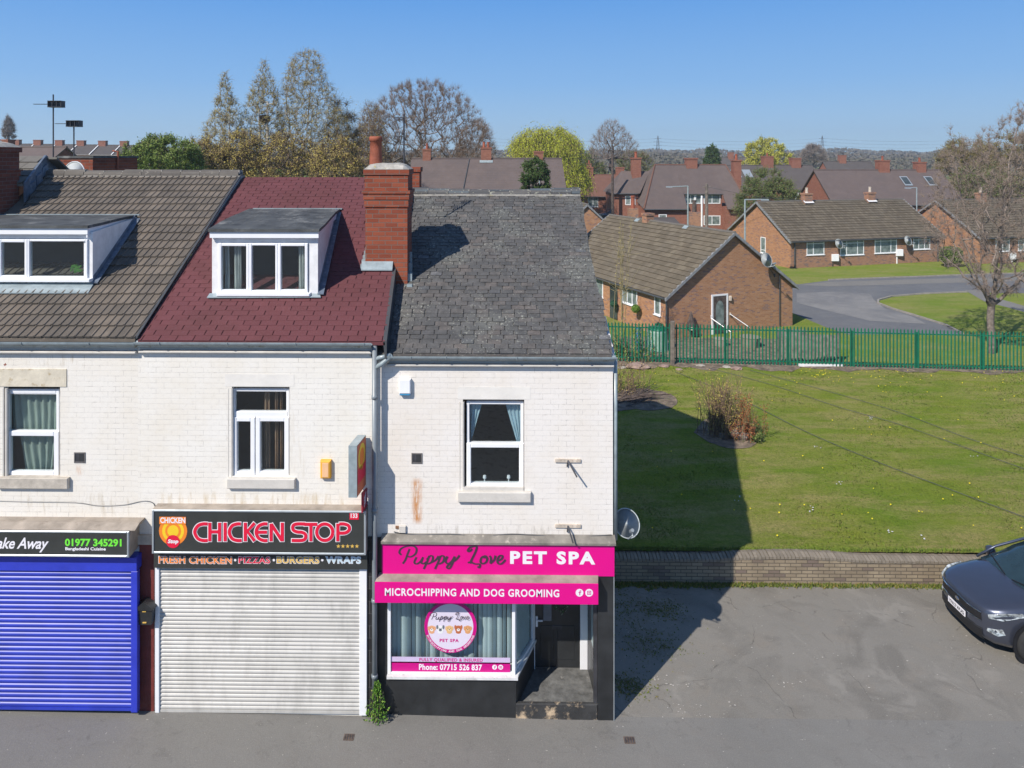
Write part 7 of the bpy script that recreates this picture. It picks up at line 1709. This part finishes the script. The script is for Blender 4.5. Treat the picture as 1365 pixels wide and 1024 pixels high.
# leafless trees
tree('bare_tree', 'large rounded leafless tree behind the brown roofed house', 556, 78, 111, -.5, [(111, 545, 590), (120, 522, 616), (140, 500, 630), (165, 484, 650), (190, 478, 655), (225, 480, 650)], 1500, 34000, .7, .0, .012, .34, .33, 'bark', 'twig_brown', LM['grey'], 4000, .05, 31, step=.9)
tree('bare_tree', 'smaller grey leafless tree to the right of the large bare one', 636, 92, 163, -.5, [(163, 628, 645), (178, 616, 656), (205, 608, 662), (225, 612, 660)], 260, 4500, 1.0, .05, .014, .2, .45, 'bark', 'twig_grey', LM['grey'], 1000, .05, 32, step=1.0)
tree('bare_tree', 'reddish leafless tree between the birches and the large bare tree', 494, 70, 140, -.5, [(140, 488, 502), (160, 478, 512), (190, 472, 516), (235, 470, 516)], 500, 7000, .8, .2, .012, .16, .4, 'bark', 'twig_brown', LM['olive'], 5000, .05, 33, step=1.0)
tree('bare_tree', 'upright leafless tree standing behind the russet roofed house', 817, 118, 162, -.5, [(162, 808, 822), (175, 796, 834), (195, 784, 850), (212, 790, 846)], 700, 6500, .8, .0, .015, .34, .45, 'bark_dk', 'twig_grey', LM['grey'], 0, .06, 34, step=1.0)
tree('willow_tree', 'bright yellow-green weeping willow behind the brown roof', 732, 88, 172, -.5, [(173, 715, 748), (180, 698, 760), (195, 688, 768), (215, 686, 774), (245, 690, 780)], 300, 8000, 2.6, .75, .012, .35, .6, 'bark', 'twig_brown', LM['willow'], 80000, .085, 41, step=1.0, droop_leaf=True, tseg=5, shell=.6)
tree('yellow_green_tree', 'round yellow-green tree far off above the middle roofs', 1021, 140, 187, -.5, [(187, 1012, 1032), (195, 1000, 1044), (210, 993, 1052), (228, 994, 1052)], 180, 5000, 1.0, .1, .02, .3, .5, 'bark', 'twig_brown', LM['yellow'], 30000, .13, 42, step=1.2)
tree('conifer', 'small dark pointed conifer on the skyline', 949, 130, 196, -.5, [(196, 947, 951), (203, 942, 956), (222, 939, 959)], 110, 2500, .7, .2, .02, .2, .9, 'bark_dk', 'twig_brown', LM['dkgreen'], 22000, .12, 43, step=1.0, asc=0)
tree('evergreen_tree', 'dark evergreen standing just behind the slate ridge near its right end', 714, 46, 214, -.5, [(214, 706, 718), (222, 699, 727), (232, 695, 732), (256, 695, 734), (330, 697, 732), (396, 702, 727)], 330, 7000, .35, .1, .012, .14, .8, 'bark_dk', 'twig_brown', LM['dkgreen'], 110000, .05, 44, asc=.5)
tree('leafy_tree', 'loose mid-green tree beside the hipped house and the middle bungalow', 1022, 70, 228, -.6, [(228, 1014, 1032), (238, 1000, 1044), (255, 988, 1058), (275, 984, 1062), (300, 986, 1060)], 260, 8000, .8, .1, .014, .2, .3, 'bark_dk', 'twig_brown', LM['midgreen'], 52000, .065, 45)
tree('leafy_tree', 'green and brown tree low behind the weeping willow', 784, 125, 204, -.5, [(206, 776, 792), (218, 764, 804), (250, 758, 812)], 160, 6000, 1.0, .1, .02, .2, .5, 'bark_dk', 'twig_brown', LM['midgreen'], 16000, .11, 46)
tree('leafy_tree', 'brown-green tree low between the upright bare tree and the hipped house', 848, 130, 203, -.5, [(205, 838, 858), (216, 822, 868), (245, 816, 876)], 160, 7000, 1.0, .1, .02, .2, .5, 'bark_dk', 'twig_brown', LM['midgreen'], 9000, .11, 47)
for k, (px, prof, s_, lf, lab) in enumerate(((1290, [(188, 1278, 1304), (202, 1262, 1324), (225, 1252, 1332), (250, 1252, 1332)], 95, 'ochre', 'yellow-green tree behind the budding tree, farther left'), (1350, [(180, 1336, 1364), (196, 1318, 1385), (225, 1308, 1396), (262, 1308, 1400)], 90, 'ochre', 'ochre tree behind the budding tree at the right edge'), (1310, [(226, 1298, 1322), (240, 1276, 1344), (275, 1270, 1350)], 85, 'midgreen', 'low green tree behind the right-hand bungalow roof'))):
    tree('leafy_tree', lab, px, s_, prof[0][0], -.5, prof, 220, 7000, 1.1, .1, .02, .25, .5, 'bark_dk', 'twig_brown', LM[lf], 24000, .09, 50+k)
tree('bare_tree', 'tall narrow leafless poplar on the skyline at the far left', 11, 160, 156, 4.5, [(156, 10, 12), (168, 6, 17), (185, 4, 19)], 150, 4000, .9, .0, .03, .3, .8, 'bark', 'twig_grey', LM['grey'], 1000, .1, 60, step=1.2, asc=.9)
tree('bare_tree', 'small brown leafless tree on the horizon beside the right pylon', 1083, 240, 196, -.5, [(196, 1080, 1088), (203, 1072, 1096), (216, 1068, 1100)], 140, 6000, 1.8, .05, .05, .4, .5, 'bark_dk', 'twig_grey', LM['grey'], 1000, .2, 61, step=1.6)
# the budding tree at the right
tree('budding_tree', 'large forked tree with pinkish buds on the lawn behind the fence at the right', 1321, 34.8, 140, -.62,
     [(138, 1352, 1366), (165, 1335, 1385), (195, 1275, 1405), (230, 1252, 1420), (270, 1242, 1425), (310, 1240, 1425), (345, 1256, 1408), (368, 1282, 1382), (388, 1305, 1350)], 1000, 26000, .34, -.03, .0055, .16, .19, 'bark', 'twig_grey', LM['bud'], 100000, .019, 71, step=.3, lean=.05, asc=.9, shell=.2,
     limbs=([(1319, 402, 0), (1303, 380, -.2), (1284, 345, -.5), (1268, 300, -.7), (1258, 250, -.6)], [(1321, 402, 0), (1310, 360, .3), (1302, 300, .6), (1290, 230, .8), (1280, 172, .7)],
            [(1322, 404, 0), (1326, 350, -.1), (1330, 280, -.3), (1340, 210, -.3), (1360, 142, -.2)], [(1324, 402, 0), (1338, 365, .3), (1352, 310, .8), (1368, 240, 1.0), (1376, 190, 1.0)],
            [(1324, 406, 0), (1345, 378, -.4), (1375, 335, -.9), (1400, 275, -1.2)], [(1320, 398, 0), (1312, 372, .8), (1300, 330, 1.6), (1315, 260, 2.0)]))
# hedge, shrub, sapling, cut branches
def clump(name, lab, cat, c, rx, ry, rz, n, mt, ls, seed, flat=True):
    r = np.random.default_rng(seed); v = r.normal(0, 1, (n, 3)); v /= np.linalg.norm(v, axis=1)[:, None]; v = np.sign(v)*np.abs(v)**.7; q = r.uniform(.82, 1, n)[:, None]; c_ = np.array([0, 0, rz])+v*q*np.array([rx, ry, rz])*.8
    u = r.normal(0, 1, (n, 3)); u /= np.linalg.norm(u, axis=1)[:, None]; w = np.cross(u, r.normal(0, 1, (n, 3))); w /= np.linalg.norm(w, axis=1)[:, None]; V = np.stack([c_-u*ls, c_+w*ls*.6, c_+u*ls, c_-w*ls*.6], 1)
    T = Thing(name, lab, cat, c); np_obj('leaves', V, r.random(n), mt, T, None, 4); mb = MB(); 
    for k in range(5): mb.tube([(c[0]+rx*.5*(k-2)/2, c[1], c[2]), (c[0]+rx*.5*(k-2)/2, c[1], c[2]+rz)], .04, 5)
    T.part('stems', mb, MT['bark_dk']); return T
p = PD(353, 164, 53); clump('nest', 'dark round nest high in the middle birch', 'nest', (p.x, p.y, p.z), .42, .4, .30, 700, MT['bark_dk'], .12, 9)
p = PD(964, 307, 62); clump('hedge', 'clipped dark green hedge between the telegraph pole and the middle bungalow', 'hedge', (p.x, p.y, -.6), 1.25, .8, 1.55, 9000, LM['dkgreen'], .08, 3)
p = PD(1268, 350, 62); clump('bush', 'dark green bush at the right end of the middle bungalow', 'bush', (p.x, p.y, -.6), 1.1, .8, .95, 5000, LM['midgreen'], .08, 4)
def wands(name, lab, base, n, h, spread, rad, mt, seed, leaf=None, nleaf=0, ls=.03, cat='shrub', dirv=(0, 0), dx=.25, lo=.3):
    r = random.Random(seed); T = Thing(name, lab, cat, base); mb = MB(); lf = MB(); b = Vector(base)
    for _ in range(n):
        a = r.uniform(0, 2*PI); q = b+Vector((r.gauss(0, dx), r.gauss(0, dx*.7), 0)); hh = h*r.uniform(lo, 1); sx, sy = dirv[0]+math.cos(a)*spread*r.random(), dirv[1]+math.sin(a)*spread*r.random(); P = [q]
        for i in range(1, 5): t = i/4; P.append(q+Vector((sx*hh*t**1.4, sy*hh*t**1.4, hh*t))+Vector((r.gauss(0, .02), r.gauss(0, .02), 0)))
        mb.tube(P, [rad*(1-.17*i) for i in range(5)], 4, cap=False)
        for i in (2, 3):
            for _2 in range(3):
                e = P[i]+Vector((r.gauss(0, .16), r.gauss(0, .16), r.uniform(.05, .3)))*hh*.6; mb.tube([P[i], e], [rad*.5, rad*.25], 3, cap=False)
        for _3 in range(nleaf//n):
            t = r.uniform(.15, 1)*4; i = min(3, int(t)); c = P[i]+(P[i+1]-P[i])*(t-i)+Vector((r.gauss(0, .05), r.gauss(0, .05), r.gauss(0, .05))); e = Vector((r.gauss(0, 1), r.gauss(0, 1), r.gauss(0, 1))).normalized()*ls; g = e.cross(Vector((r.gauss(0, 1), r.gauss(0, 1), r.gauss(0, 1)))).normalized()*ls*.45
            lf.face([c-e, c+g, c+e, c-g])
    T.part('stems', mb, mt)
    if leaf: T.part('leaves', lf, leaf)
    return T
MT['wand'] = mat('olive_stem', (.30, .25, .13), .8, var=.25)
wands('shrub', 'thin upright stems of a nearly leafless shrub in the middle of the grass', on_field(963, 580), 150, 2.0, .42, .011, MT['twig_brown'], 3, LM['olive'], 3200, .025, dx=.32)
wands('dead_shrub', 'rust-brown dead leafy shoots at the right of the grass shrub', on_field(992, 586), 22, 1.45, .38, .009, MT['wand'], 4, LM['rust'], 2200, .028, dx=.24)
wands('weed', 'low green weeds at the right foot of the dead shoots', on_field(1008, 588), 14, .35, .9, .006, MT['wand'], 5, LM['midgreen'], 500, .04, dx=.14, cat='weed')
T = Thing('tree_stump', 'broken grey stump lying at the foot of the grass shrub', 'stump', on_field(984, 583)); p = on_field(984, 585); mb = MB(); mb.tube([p+Vector((-.22, .1, .12)), p+Vector((.0, 0, .16)), p+Vector((.25, -.12, .1))], [.13, .16, .12], 9); mb.tube([p+Vector((.1, 0, .1)), p+Vector((.2, .12, .38))], [.08, .04], 7); T.part('wood', mb, MT['wood_grey'])
mb = MB(); mb.lathe(p+Vector((-.45, .1, -.02)), [(.13, 0), (.12, .14), (.0, .14)], 9); T.part('stub', mb, MT['wood_grey'])
wands('twiggy_shrub', 'bare twiggy shrub pressed against the right side of the white shop', on_field(829, 522), 80, 1.5, .7, .010, MT['twig_brown'], 6, LM['olive'], 700, .025, dx=.5, lo=.2)
r_ = random.Random(4); b = on_field(832, 534); mb = MB()
for k in range(34):
    q = b+Vector((r_.gauss(0, .35), r_.gauss(0, .3), .05)); a = r_.uniform(-.5, .9); L_ = r_.uniform(.5, 2.1); mb.tube([q, q+Vector((L_*.5*math.cos(a), L_*.5*math.sin(a)+.2, r_.uniform(.02, .15))), q+Vector((L_*math.cos(a), L_*math.sin(a)+.3, r_.uniform(.02, .25)))], [.022, .015, .006], 5)
tag(mb.build('cut_branches', MT['bark_dk'], loc=b), 'heap of dark cut branches on the bare earth beside the white shop', 'branches')
wands('sapling', 'thin bare sapling behind the fence at its left end, in front of the near bungalow', DR((826-CXP)/F*33.5, 33.5, -.62), 7, 6.8, .12, .02, MT['wand'], 8, LM['olive'], 120, .04, dx=.18, lo=.6, cat='tree')
wands('bramble', 'tangle of olive and yellow-leaved shrub at the left end of the fence', DR((835-CXP)/F*33.2, 33.2, -.62), 60, 1.9, .5, .012, MT['wand'], 9, LM['green'], 2600, .045, dx=.8)
# rubble and garden things
def rock(name, lab, cat, p, s, mt, seed):
    r = random.Random(seed); mb = MB(); rings = []
    for h, q in ((0, .8), (.4, 1), (.8, .8), (1, .3)): rings.append([(p.x+s*q*math.cos(k*PI/3+h)*r.uniform(.8, 1.2)*1.4, p.y+s*q*math.sin(k*PI/3+h)*r.uniform(.8, 1.2), p.z-.02+s*h*.7) for k in range(6)])
    mb.loft(rings); return tag(mb.build(name, mt, loc=p), lab, cat)
MT['pinkstone'] = mat('pink_rubble', (.33, .235, .20), .9, var=.2); MT['palestone'] = mat('pale_rubble', (.42, .38, .33), .9, var=.2)
rock('rubble', 'pinkish rubble heap under the left end of the fence', 'rubble', on_field(850, 491), .38, MT['pinkstone'], 1)
for k, (px, py, s_, lab) in enumerate(((885, 486, .18, 'brick lump left of the old wooden post'), (934, 485.5, .16, 'pink brick lump right of the old wooden post'), (905, 490, .12, 'small pale stone at the foot of the old wooden post'), (968, 487, .15, 'orange stone left of a fence post'), (982, 489.5, .2, 'flat white stone below the fence right of the shrub top'), (830, 488, .15, 'pale stone nearest the white shop under the fence'))):
    rock('stone', lab, 'stone', on_field(px, py+3), s_, MT['palestone' if k % 2 else 'pinkstone'], 10+k)
T = Thing('compost_bin', 'pale green bin in the bungalow garden behind the fence', 'bin', DR((876-CXP)/F*35.5, 35.5, -.62)); p = DR((876-CXP)/F*35.5, 35.5, -.62); mb = MB(); mb.lathe(p, [(.55, 0), (.5, .9), (.45, 1.0)], 12); T.part('body', mb, mat('pale_green_plastic', (.30, .42, .36), .5)); mb = MB(); mb.lathe(p+Vector((0, 0, 1.0)), [(.48, 0), (.45, .07), (.1, .1)], 12); T.part('lid', mb, MT['green_paint'])
for k, (px, s_, w, h, c, lab) in enumerate(((851, 35, .14, 1.2, (.05, .18, .40), 'blue garden pole behind the left part of the fence'), (1000, 36, .5, .5, (.3, .26, .2), 'tan crate in the bungalow garden behind the fence'), (960, 36.2, .35, .35, (.35, .3, .25), 'small pale tub in the garden below the bungalow door'))):
    p = DR((px-CXP)/F*s_, s_, -.62); T = Thing('garden_tub', lab, 'garden item', p); mb = MB(); mb.lathe(p, [(w*.8, 0), (w, h*.9), (w*1.05, h), (w*.8, h)], 10); T.part('body', mb, mat('garden_plastic', c, .6))
# far woodland
r = np.random.default_rng(77); n = 120000; s_ = 260+420*r.random(n); px = r.uniform(-60, 1500, n)
def lump(x, k): return np.sin(x*.021*k+k)+.6*np.sin(x*.057*k+2*k)+.35*np.sin(x*.13*k+k*3)
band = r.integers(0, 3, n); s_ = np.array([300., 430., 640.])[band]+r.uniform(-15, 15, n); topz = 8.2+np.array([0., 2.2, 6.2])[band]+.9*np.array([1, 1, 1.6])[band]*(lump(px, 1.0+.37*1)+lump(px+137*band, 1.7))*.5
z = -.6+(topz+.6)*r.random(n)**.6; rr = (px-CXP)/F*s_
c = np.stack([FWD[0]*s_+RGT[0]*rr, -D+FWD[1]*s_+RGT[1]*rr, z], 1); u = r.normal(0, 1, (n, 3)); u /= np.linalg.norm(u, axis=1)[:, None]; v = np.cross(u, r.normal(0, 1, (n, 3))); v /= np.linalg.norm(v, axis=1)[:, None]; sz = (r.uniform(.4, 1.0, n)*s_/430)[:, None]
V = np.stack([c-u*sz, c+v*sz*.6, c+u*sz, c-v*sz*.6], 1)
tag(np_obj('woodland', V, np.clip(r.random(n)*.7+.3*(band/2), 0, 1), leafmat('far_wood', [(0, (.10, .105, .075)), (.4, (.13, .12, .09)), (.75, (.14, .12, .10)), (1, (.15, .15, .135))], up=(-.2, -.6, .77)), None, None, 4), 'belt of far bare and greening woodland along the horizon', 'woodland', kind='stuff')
# ================================================================== car
MT['car'] = mat('slate_blue_car_paint', (.075, .085, .12), .30, metal=.6, var=.03, spec=.5, coat=1.0)
MT['car_glass'] = mat('car_glass', (.02, .04, .05), .06, var=.1, spec=.8); MT['tyre'] = mat('tyre', (.03, .03, .03), .85, var=.2); MT['alloy'] = mat('alloy', (.55, .55, .57), .3, metal=.8, var=.1)
MT['lamp_glass'] = mat('lamp_glass', (.55, .6, .62), .1, var=.5, scale=14, spec=.8, metal=.3); MT['car_black'] = mat('car_black_plastic', (.015, .015, .017), .5, var=.1); MT['chrome'] = mat('chrome', (.6, .6, .62), .12, metal=1.0, var=.02)
def make_car(label, loc, rot):
    T = Thing('parked_car', label, 'car', loc, rot, world=False)
    st_ = [(0.00, .34, .72, .68, .50, .42), (.03, .50, .83, .76, .44, .34), (.10, .66, .88, .80, .38, .28), (.22, .77, .92, .84, .33, .24), (.45, .86, .98, .89, .30, .22), (.8, .905, 1.05, .95, .30, .22), (1.05, .92, 1.09, .98, .30, .22), (1.4, .92, 1.11, 1.0, .30, .22),
           (2.4, .92, 1.12, 1.03, .30, .22), (3.4, .92, 1.14, 1.06, .30, .22), (4.1, .90, 1.14, 1.06, .32, .24), (4.35, .84, 1.08, 1.0, .36, .28), (4.44, .74, .95, .88, .42, .36)]
    hwf = lambda x: interp([(q[0], q[1]) for q in st_], x)
    mb = MB(); rings = []
    for (x, hw, zt, zs, zl, zb) in st_:
        half = [(0, zt), (hw*.45, zt-.004), (hw*.72, zt-.02), (hw*.88, zs+(zt-zs)*.55), (hw*.97, zs), (hw*.995, zs-.10), (hw*.985, (zs+zl)/2+.05), (hw, zl+.12), (hw*.985, zl), (hw*.93, zb)]
        rings.append([(x, -y, z) for y, z in half]+[(x, y, z) for y, z in half[:0:-1]])
    mb.loft(rings, cap=True); T.part('body', mb, MT['car'], smooth=True)
    gh = [(1.00, .80, 1.06, 1.06), (1.28, .80, 1.23, 1.06), (1.62, .77, 1.42, 1.06), (1.95, .74, 1.55, 1.06), (2.5, .72, 1.60, 1.08), (3.2, .71, 1.60, 1.10), (3.8, .70, 1.53, 1.12), (4.15, .68, 1.30, 1.12), (4.28, .66, 1.12, 1.10)]
    rings = []
    for (x, hw, zt, zb) in gh: rings.append([(x, -hw*1.09, zb-.03), (x, -hw*1.0, zb+(zt-zb)*.55), (x, -hw*.90, zt-.03), (x, -hw*.6, zt), (x, 0, zt+.01), (x, hw*.6, zt), (x, hw*.90, zt-.03), (x, hw*1.0, zb+(zt-zb)*.55), (x, hw*1.09, zb-.03)])
    g = MB(); g.loft(rings, closed=False, cap=False); T.part('windows', g, MT['car_glass'], smooth=True)
    rf = MB(); R = []
    for (x, hw, zt, zb) in gh[3:7]: R.append([(x, -hw*.92, zt-.025), (x, -hw*.6, zt+.014), (x, 0, zt+.024), (x, hw*.6, zt+.014), (x, hw*.92, zt-.025)])
    rf.loft(R, closed=False, cap=False)
    for sg in (-1, 1):
        rf.tube([(.97, sg*.88, 1.04), (1.35, sg*.845, 1.27), (1.95, sg*.70, 1.54), (2.6, sg*.67, 1.595), (3.3, sg*.66, 1.59), (3.9, sg*.64, 1.50), (4.25, sg*.70, 1.12)], .026, 6); rf.tube([(2.75, sg*.78, 1.05), (2.8, sg*.66, 1.57)], .035, 6)
    T.part('roof', rf, MT['car'], smooth=True)
    for sg in (-1, 1):
        mb = MB(); P = [(x, hwf(x)*.985, z) for x, z in ((.13, .76), (.14, .69), (.34, .71), (.74, .84), (.66, .895), (.34, .85))]
        mb.loft([[(x+.02, sg*(y-.06), z-.01) for x, y, z in P], [(x-.02, sg*(y+.034), z+.025) for x, y, z in P]]); T.part('headlight', mb, MT['lamp_glass'])
        mb = MB(); P = [(x, hwf(x)*.985, z) for x, z in ((.12, .46), (.13, .51), (.34, .56), (.38, .47), (.26, .42))]; mb.loft([[(x+.02, sg*(y-.05), z) for x, y, z in P], [(x-.02, sg*(y+.022), z) for x, y, z in P]]); T.part('fog_light', mb, MT['lamp_glass'])
        mb = MB(); mb.lathe((1.38, sg*1.03, 1.07), [(.02, -.09), (.11, -.06), (.12, .03), (.05, .09)], 10, axis='x'); mb.tube([(1.38, sg*.86, 1.03), (1.38, sg*.98, 1.05)], .025, 6); T.part('wing_mirror', mb, MT['car'], smooth=True)
    mb = MB(); P = [(-.012, 0), (-.012, .30), (.018, .46), (.07, .60)]; L_ = [(x, -y) for x, y in P[::-1]]+P[1:]
    mb.loft([[(x-.006, y, .60) for x, y in L_], [(x-.006, y*.97, .74) for x, y in L_], [(x+.05, y*.97, .745) for x, y in L_], [(x+.05, y, .60) for x, y in L_]], closed=False, cap=False); gr = T.part('grille', mb, MT['car_black'])
    mb = MB(); mb.tube([(x-.01, y, .752+.012*(1-abs(y)/.66)) for x, y in L_], .013, 6); mb.tube([(x-.012, y, .60) for x, y in L_], .008, 6); T.part('trim', mb, MT['chrome'], gr)
    mb = MB(); mb.loft([[(-.022, -.06, .655), (-.022, 0, .63), (-.022, .06, .655), (-.022, .06, .69), (-.022, 0, .715), (-.022, -.06, .69)], [(-.034, -.05, .66), (-.034, 0, .64), (-.034, .05, .66), (-.034, .05, .685), (-.034, 0, .705), (-.034, -.05, .685)]]); T.part('badge', mb, MT['chrome'], gr)
    mb = MB(); mb.loft([[(x+.03, y*1.06, .25) for x, y in L_], [(x-.006, y*1.03, .30) for x, y in L_], [(x-.010, y*1.03, .44) for x, y in L_], [(x+.01, y*1.0, .47) for x, y in L_]], closed=False, cap=False); T.part('lower_bumper', mb, MT['car_black'])
    mb = MB(); mb.box(-.04, -.026, -.26, .26, .455, .565); pl = T.part('number_plate', mb, MT['sign_white'])
    vs, fs = text_faces('YN13 WUG', .03); xs = [v[0] for v in vs]; ys = [v[1] for v in vs]; mb = MB()
    for v in vs: mb.v.append((-.0415, .235-(v[0]-min(xs))/(max(xs)-min(xs))*.47, .475+(v[1]-min(ys))/(max(ys)-min(ys))*.07))
    for f_ in fs: mb.fidx(f_)
    T.part('lettering', mb, MT['car_black'], pl)
    for x in (.86, 3.50):
        for sg in (-1, 1):
            mb = MB(); mb.lathe((x, sg*.915, .35), [(.0, -.012), (.405, -.012), (.43, .02*sg if sg > 0 else -.02), (.405, .018), (0, .018)], 24, axis='y'); T.part('wheel_arch', mb, MT['car_black'])
            w = MB(); o = sg*.90; w.lathe((x, o, .34), [(.20, -.10), (.31, -.10), (.34, -.07), (.345, 0), (.34, .07), (.31, .10 if sg > 0 else .10), (.23, .105)], 28, axis='y'); wo = T.part('wheel', w, MT['tyre'], smooth=True)
            rm = MB(); yo = o+sg*.088
            rm.lathe((x, o, .34), [(.235, sg*.02), (.238, sg*.108), (.215, sg*.108), (.21, sg*.03)], 28, axis='y')
            for k in range(5):
                for d_ in (-.13, .13):
                    a = 2*PI*k/5+d_; b_ = 2*PI*k/5+d_*1.9; rm.tube([(x+.04*math.cos(a), yo+sg*.008, .34+.04*math.sin(a)), (x+.222*math.cos(b_), yo+sg*.008, .34+.222*math.sin(b_))], [.022, .016], 6)
            rm.lathe((x, yo, .34), [(0, -.02), (.05, -.02), (.05, .02), (0, .025)], 12, axis='y'); T.part('rim', rm, MT['alloy'], wo)
            bk = MB(); bk.lathe((x, o+sg*.03, .34), [(0, -.01), (.21, -.01), (.21, .01), (0, .01)], 20, axis='y'); T.part('brake_disc', bk, MT['steel_dark'], wo)
    for sg in (-1, 1): mb = MB(); mb.tube([(1.02, sg*.1, 1.11), (1.16, sg*(.1+.62*(1 if sg > 0 else .9)), 1.19)], .012, 5); T.part('wiper', mb, MT['car_black'])
    return T
cx0 = DR((1371-CXP)/F*12.95, 12.95, 0).x-.72; carT = make_car('slate blue hatchback car parked at the right edge with its nose pointing left', (cx0, 2.32, zg(9)), 0.0)
carT.o.scale = (.94, .94, .96)
car2 = copy_thing(carT, DR((797-CXP)/F*93, 93, .6), .0, 'small dark blue car glimpsed in front of the russet roofed house')
# ================================================================== sky, sun, camera
EL, AZ = math.radians(42.3), math.radians(41)
sun = bpy.data.lights.new('sun', 'SUN'); sun.energy = 4.7; sun.angle = math.radians(.53); sun.color = (1, .93, .84)
so = bpy.data.objects.new('sun', sun); COL.objects.link(so)
dirv = Vector((math.sin(AZ)*math.cos(EL), math.cos(AZ)*math.cos(EL), -math.sin(EL)))
so.rotation_euler = dirv.to_track_quat('-Z', 'Y').to_euler(); so.location = (-20, -30, 40)
wd = bpy.data.worlds.new('World'); sc.world = wd; wd.use_nodes = True; nt = wd.node_tree
sky = nt.nodes.new('ShaderNodeTexSky'); sky.sky_type = 'NISHITA'; sky.sun_disc = False; sky.sun_elevation = EL
sky.sun_rotation = math.atan2(-dirv.x, -dirv.y); sky.altitude = 0; sky.air_density = 1.0; sky.dust_density = 0.0; sky.ozone_density = 5.0
tcw = nt.nodes.new('ShaderNodeTexCoord'); spw = nt.nodes.new('ShaderNodeSeparateXYZ'); nt.links.new(tcw.outputs['Generated'], spw.inputs[0])
SK = 1/.12
skyr = ramp(nt, math_(nt, 'MULTIPLY', spw.outputs[2], 2.0), [(0.0, (.37, .54, .68)), (.07, (.31, .49, .69)), (.2, (.21, .41, .71)), (.42, (.115, .31, .68)), (.8, (.06, .19, .50)), (1.0, (.045, .15, .42))])
tn = N(nt, 'ShaderNodeVectorMath', operation='SCALE'); tn.inputs['Scale'].default_value = SK; nt.links.new(skyr, tn.inputs[0])
blend = ramp(nt, spw.outputs[2], [(.30, 1.0), (.6, 0.0)])
nt.links.new(mixc(nt, blend, sky.outputs[0], tn.outputs[0]), nt.nodes['Background'].inputs[0]); nt.nodes['Background'].inputs[1].default_value = .12
hz = MB(); hz.box(-420, 420, -60, 700, -1.7, 34)
ho = tag(hz.build('haze', []), kind='stuff'); hm = bpy.data.materials.new('haze'); hm.use_nodes = True; hn = hm.node_tree; hn.nodes.clear()
ov = hn.nodes.new('ShaderNodeOutputMaterial'); pv = hn.nodes.new('ShaderNodeVolumePrincipled'); pv.inputs['Color'].default_value = (.80, .90, 1, 1); pv.inputs['Density'].default_value = .00055; pv.inputs['Anisotropy'].default_value = .2
hn.links.new(pv.outputs[0], ov.inputs['Volume']); ho.data.materials.append(hm)
cam = bpy.data.cameras.new('camera'); co_ = bpy.data.objects.new('camera', cam); COL.objects.link(co_)
cam.sensor_fit = 'HORIZONTAL'; cam.sensor_width = 36; cam.lens = F/1365*36; cam.clip_end = 6000; cam.clip_start = .1
cam.shift_x = (682.5-CXP)/1365; cam.shift_y = -(512-HZ)/1365
co_.location = (0, -D, ZC); co_.rotation_euler = (PI/2, 0, YAW); sc.camera = co_
sc.view_settings.view_transform = 'Standard'; sc.view_settings.look = 'None'; sc.view_settings.exposure = .24; sc.view_settings.gamma = 1
sc.cycles.max_bounces = 6; sc.cycles.transparent_max_bounces = 16; sc.cycles.caustics_reflective = False; sc.cycles.caustics_refractive = False
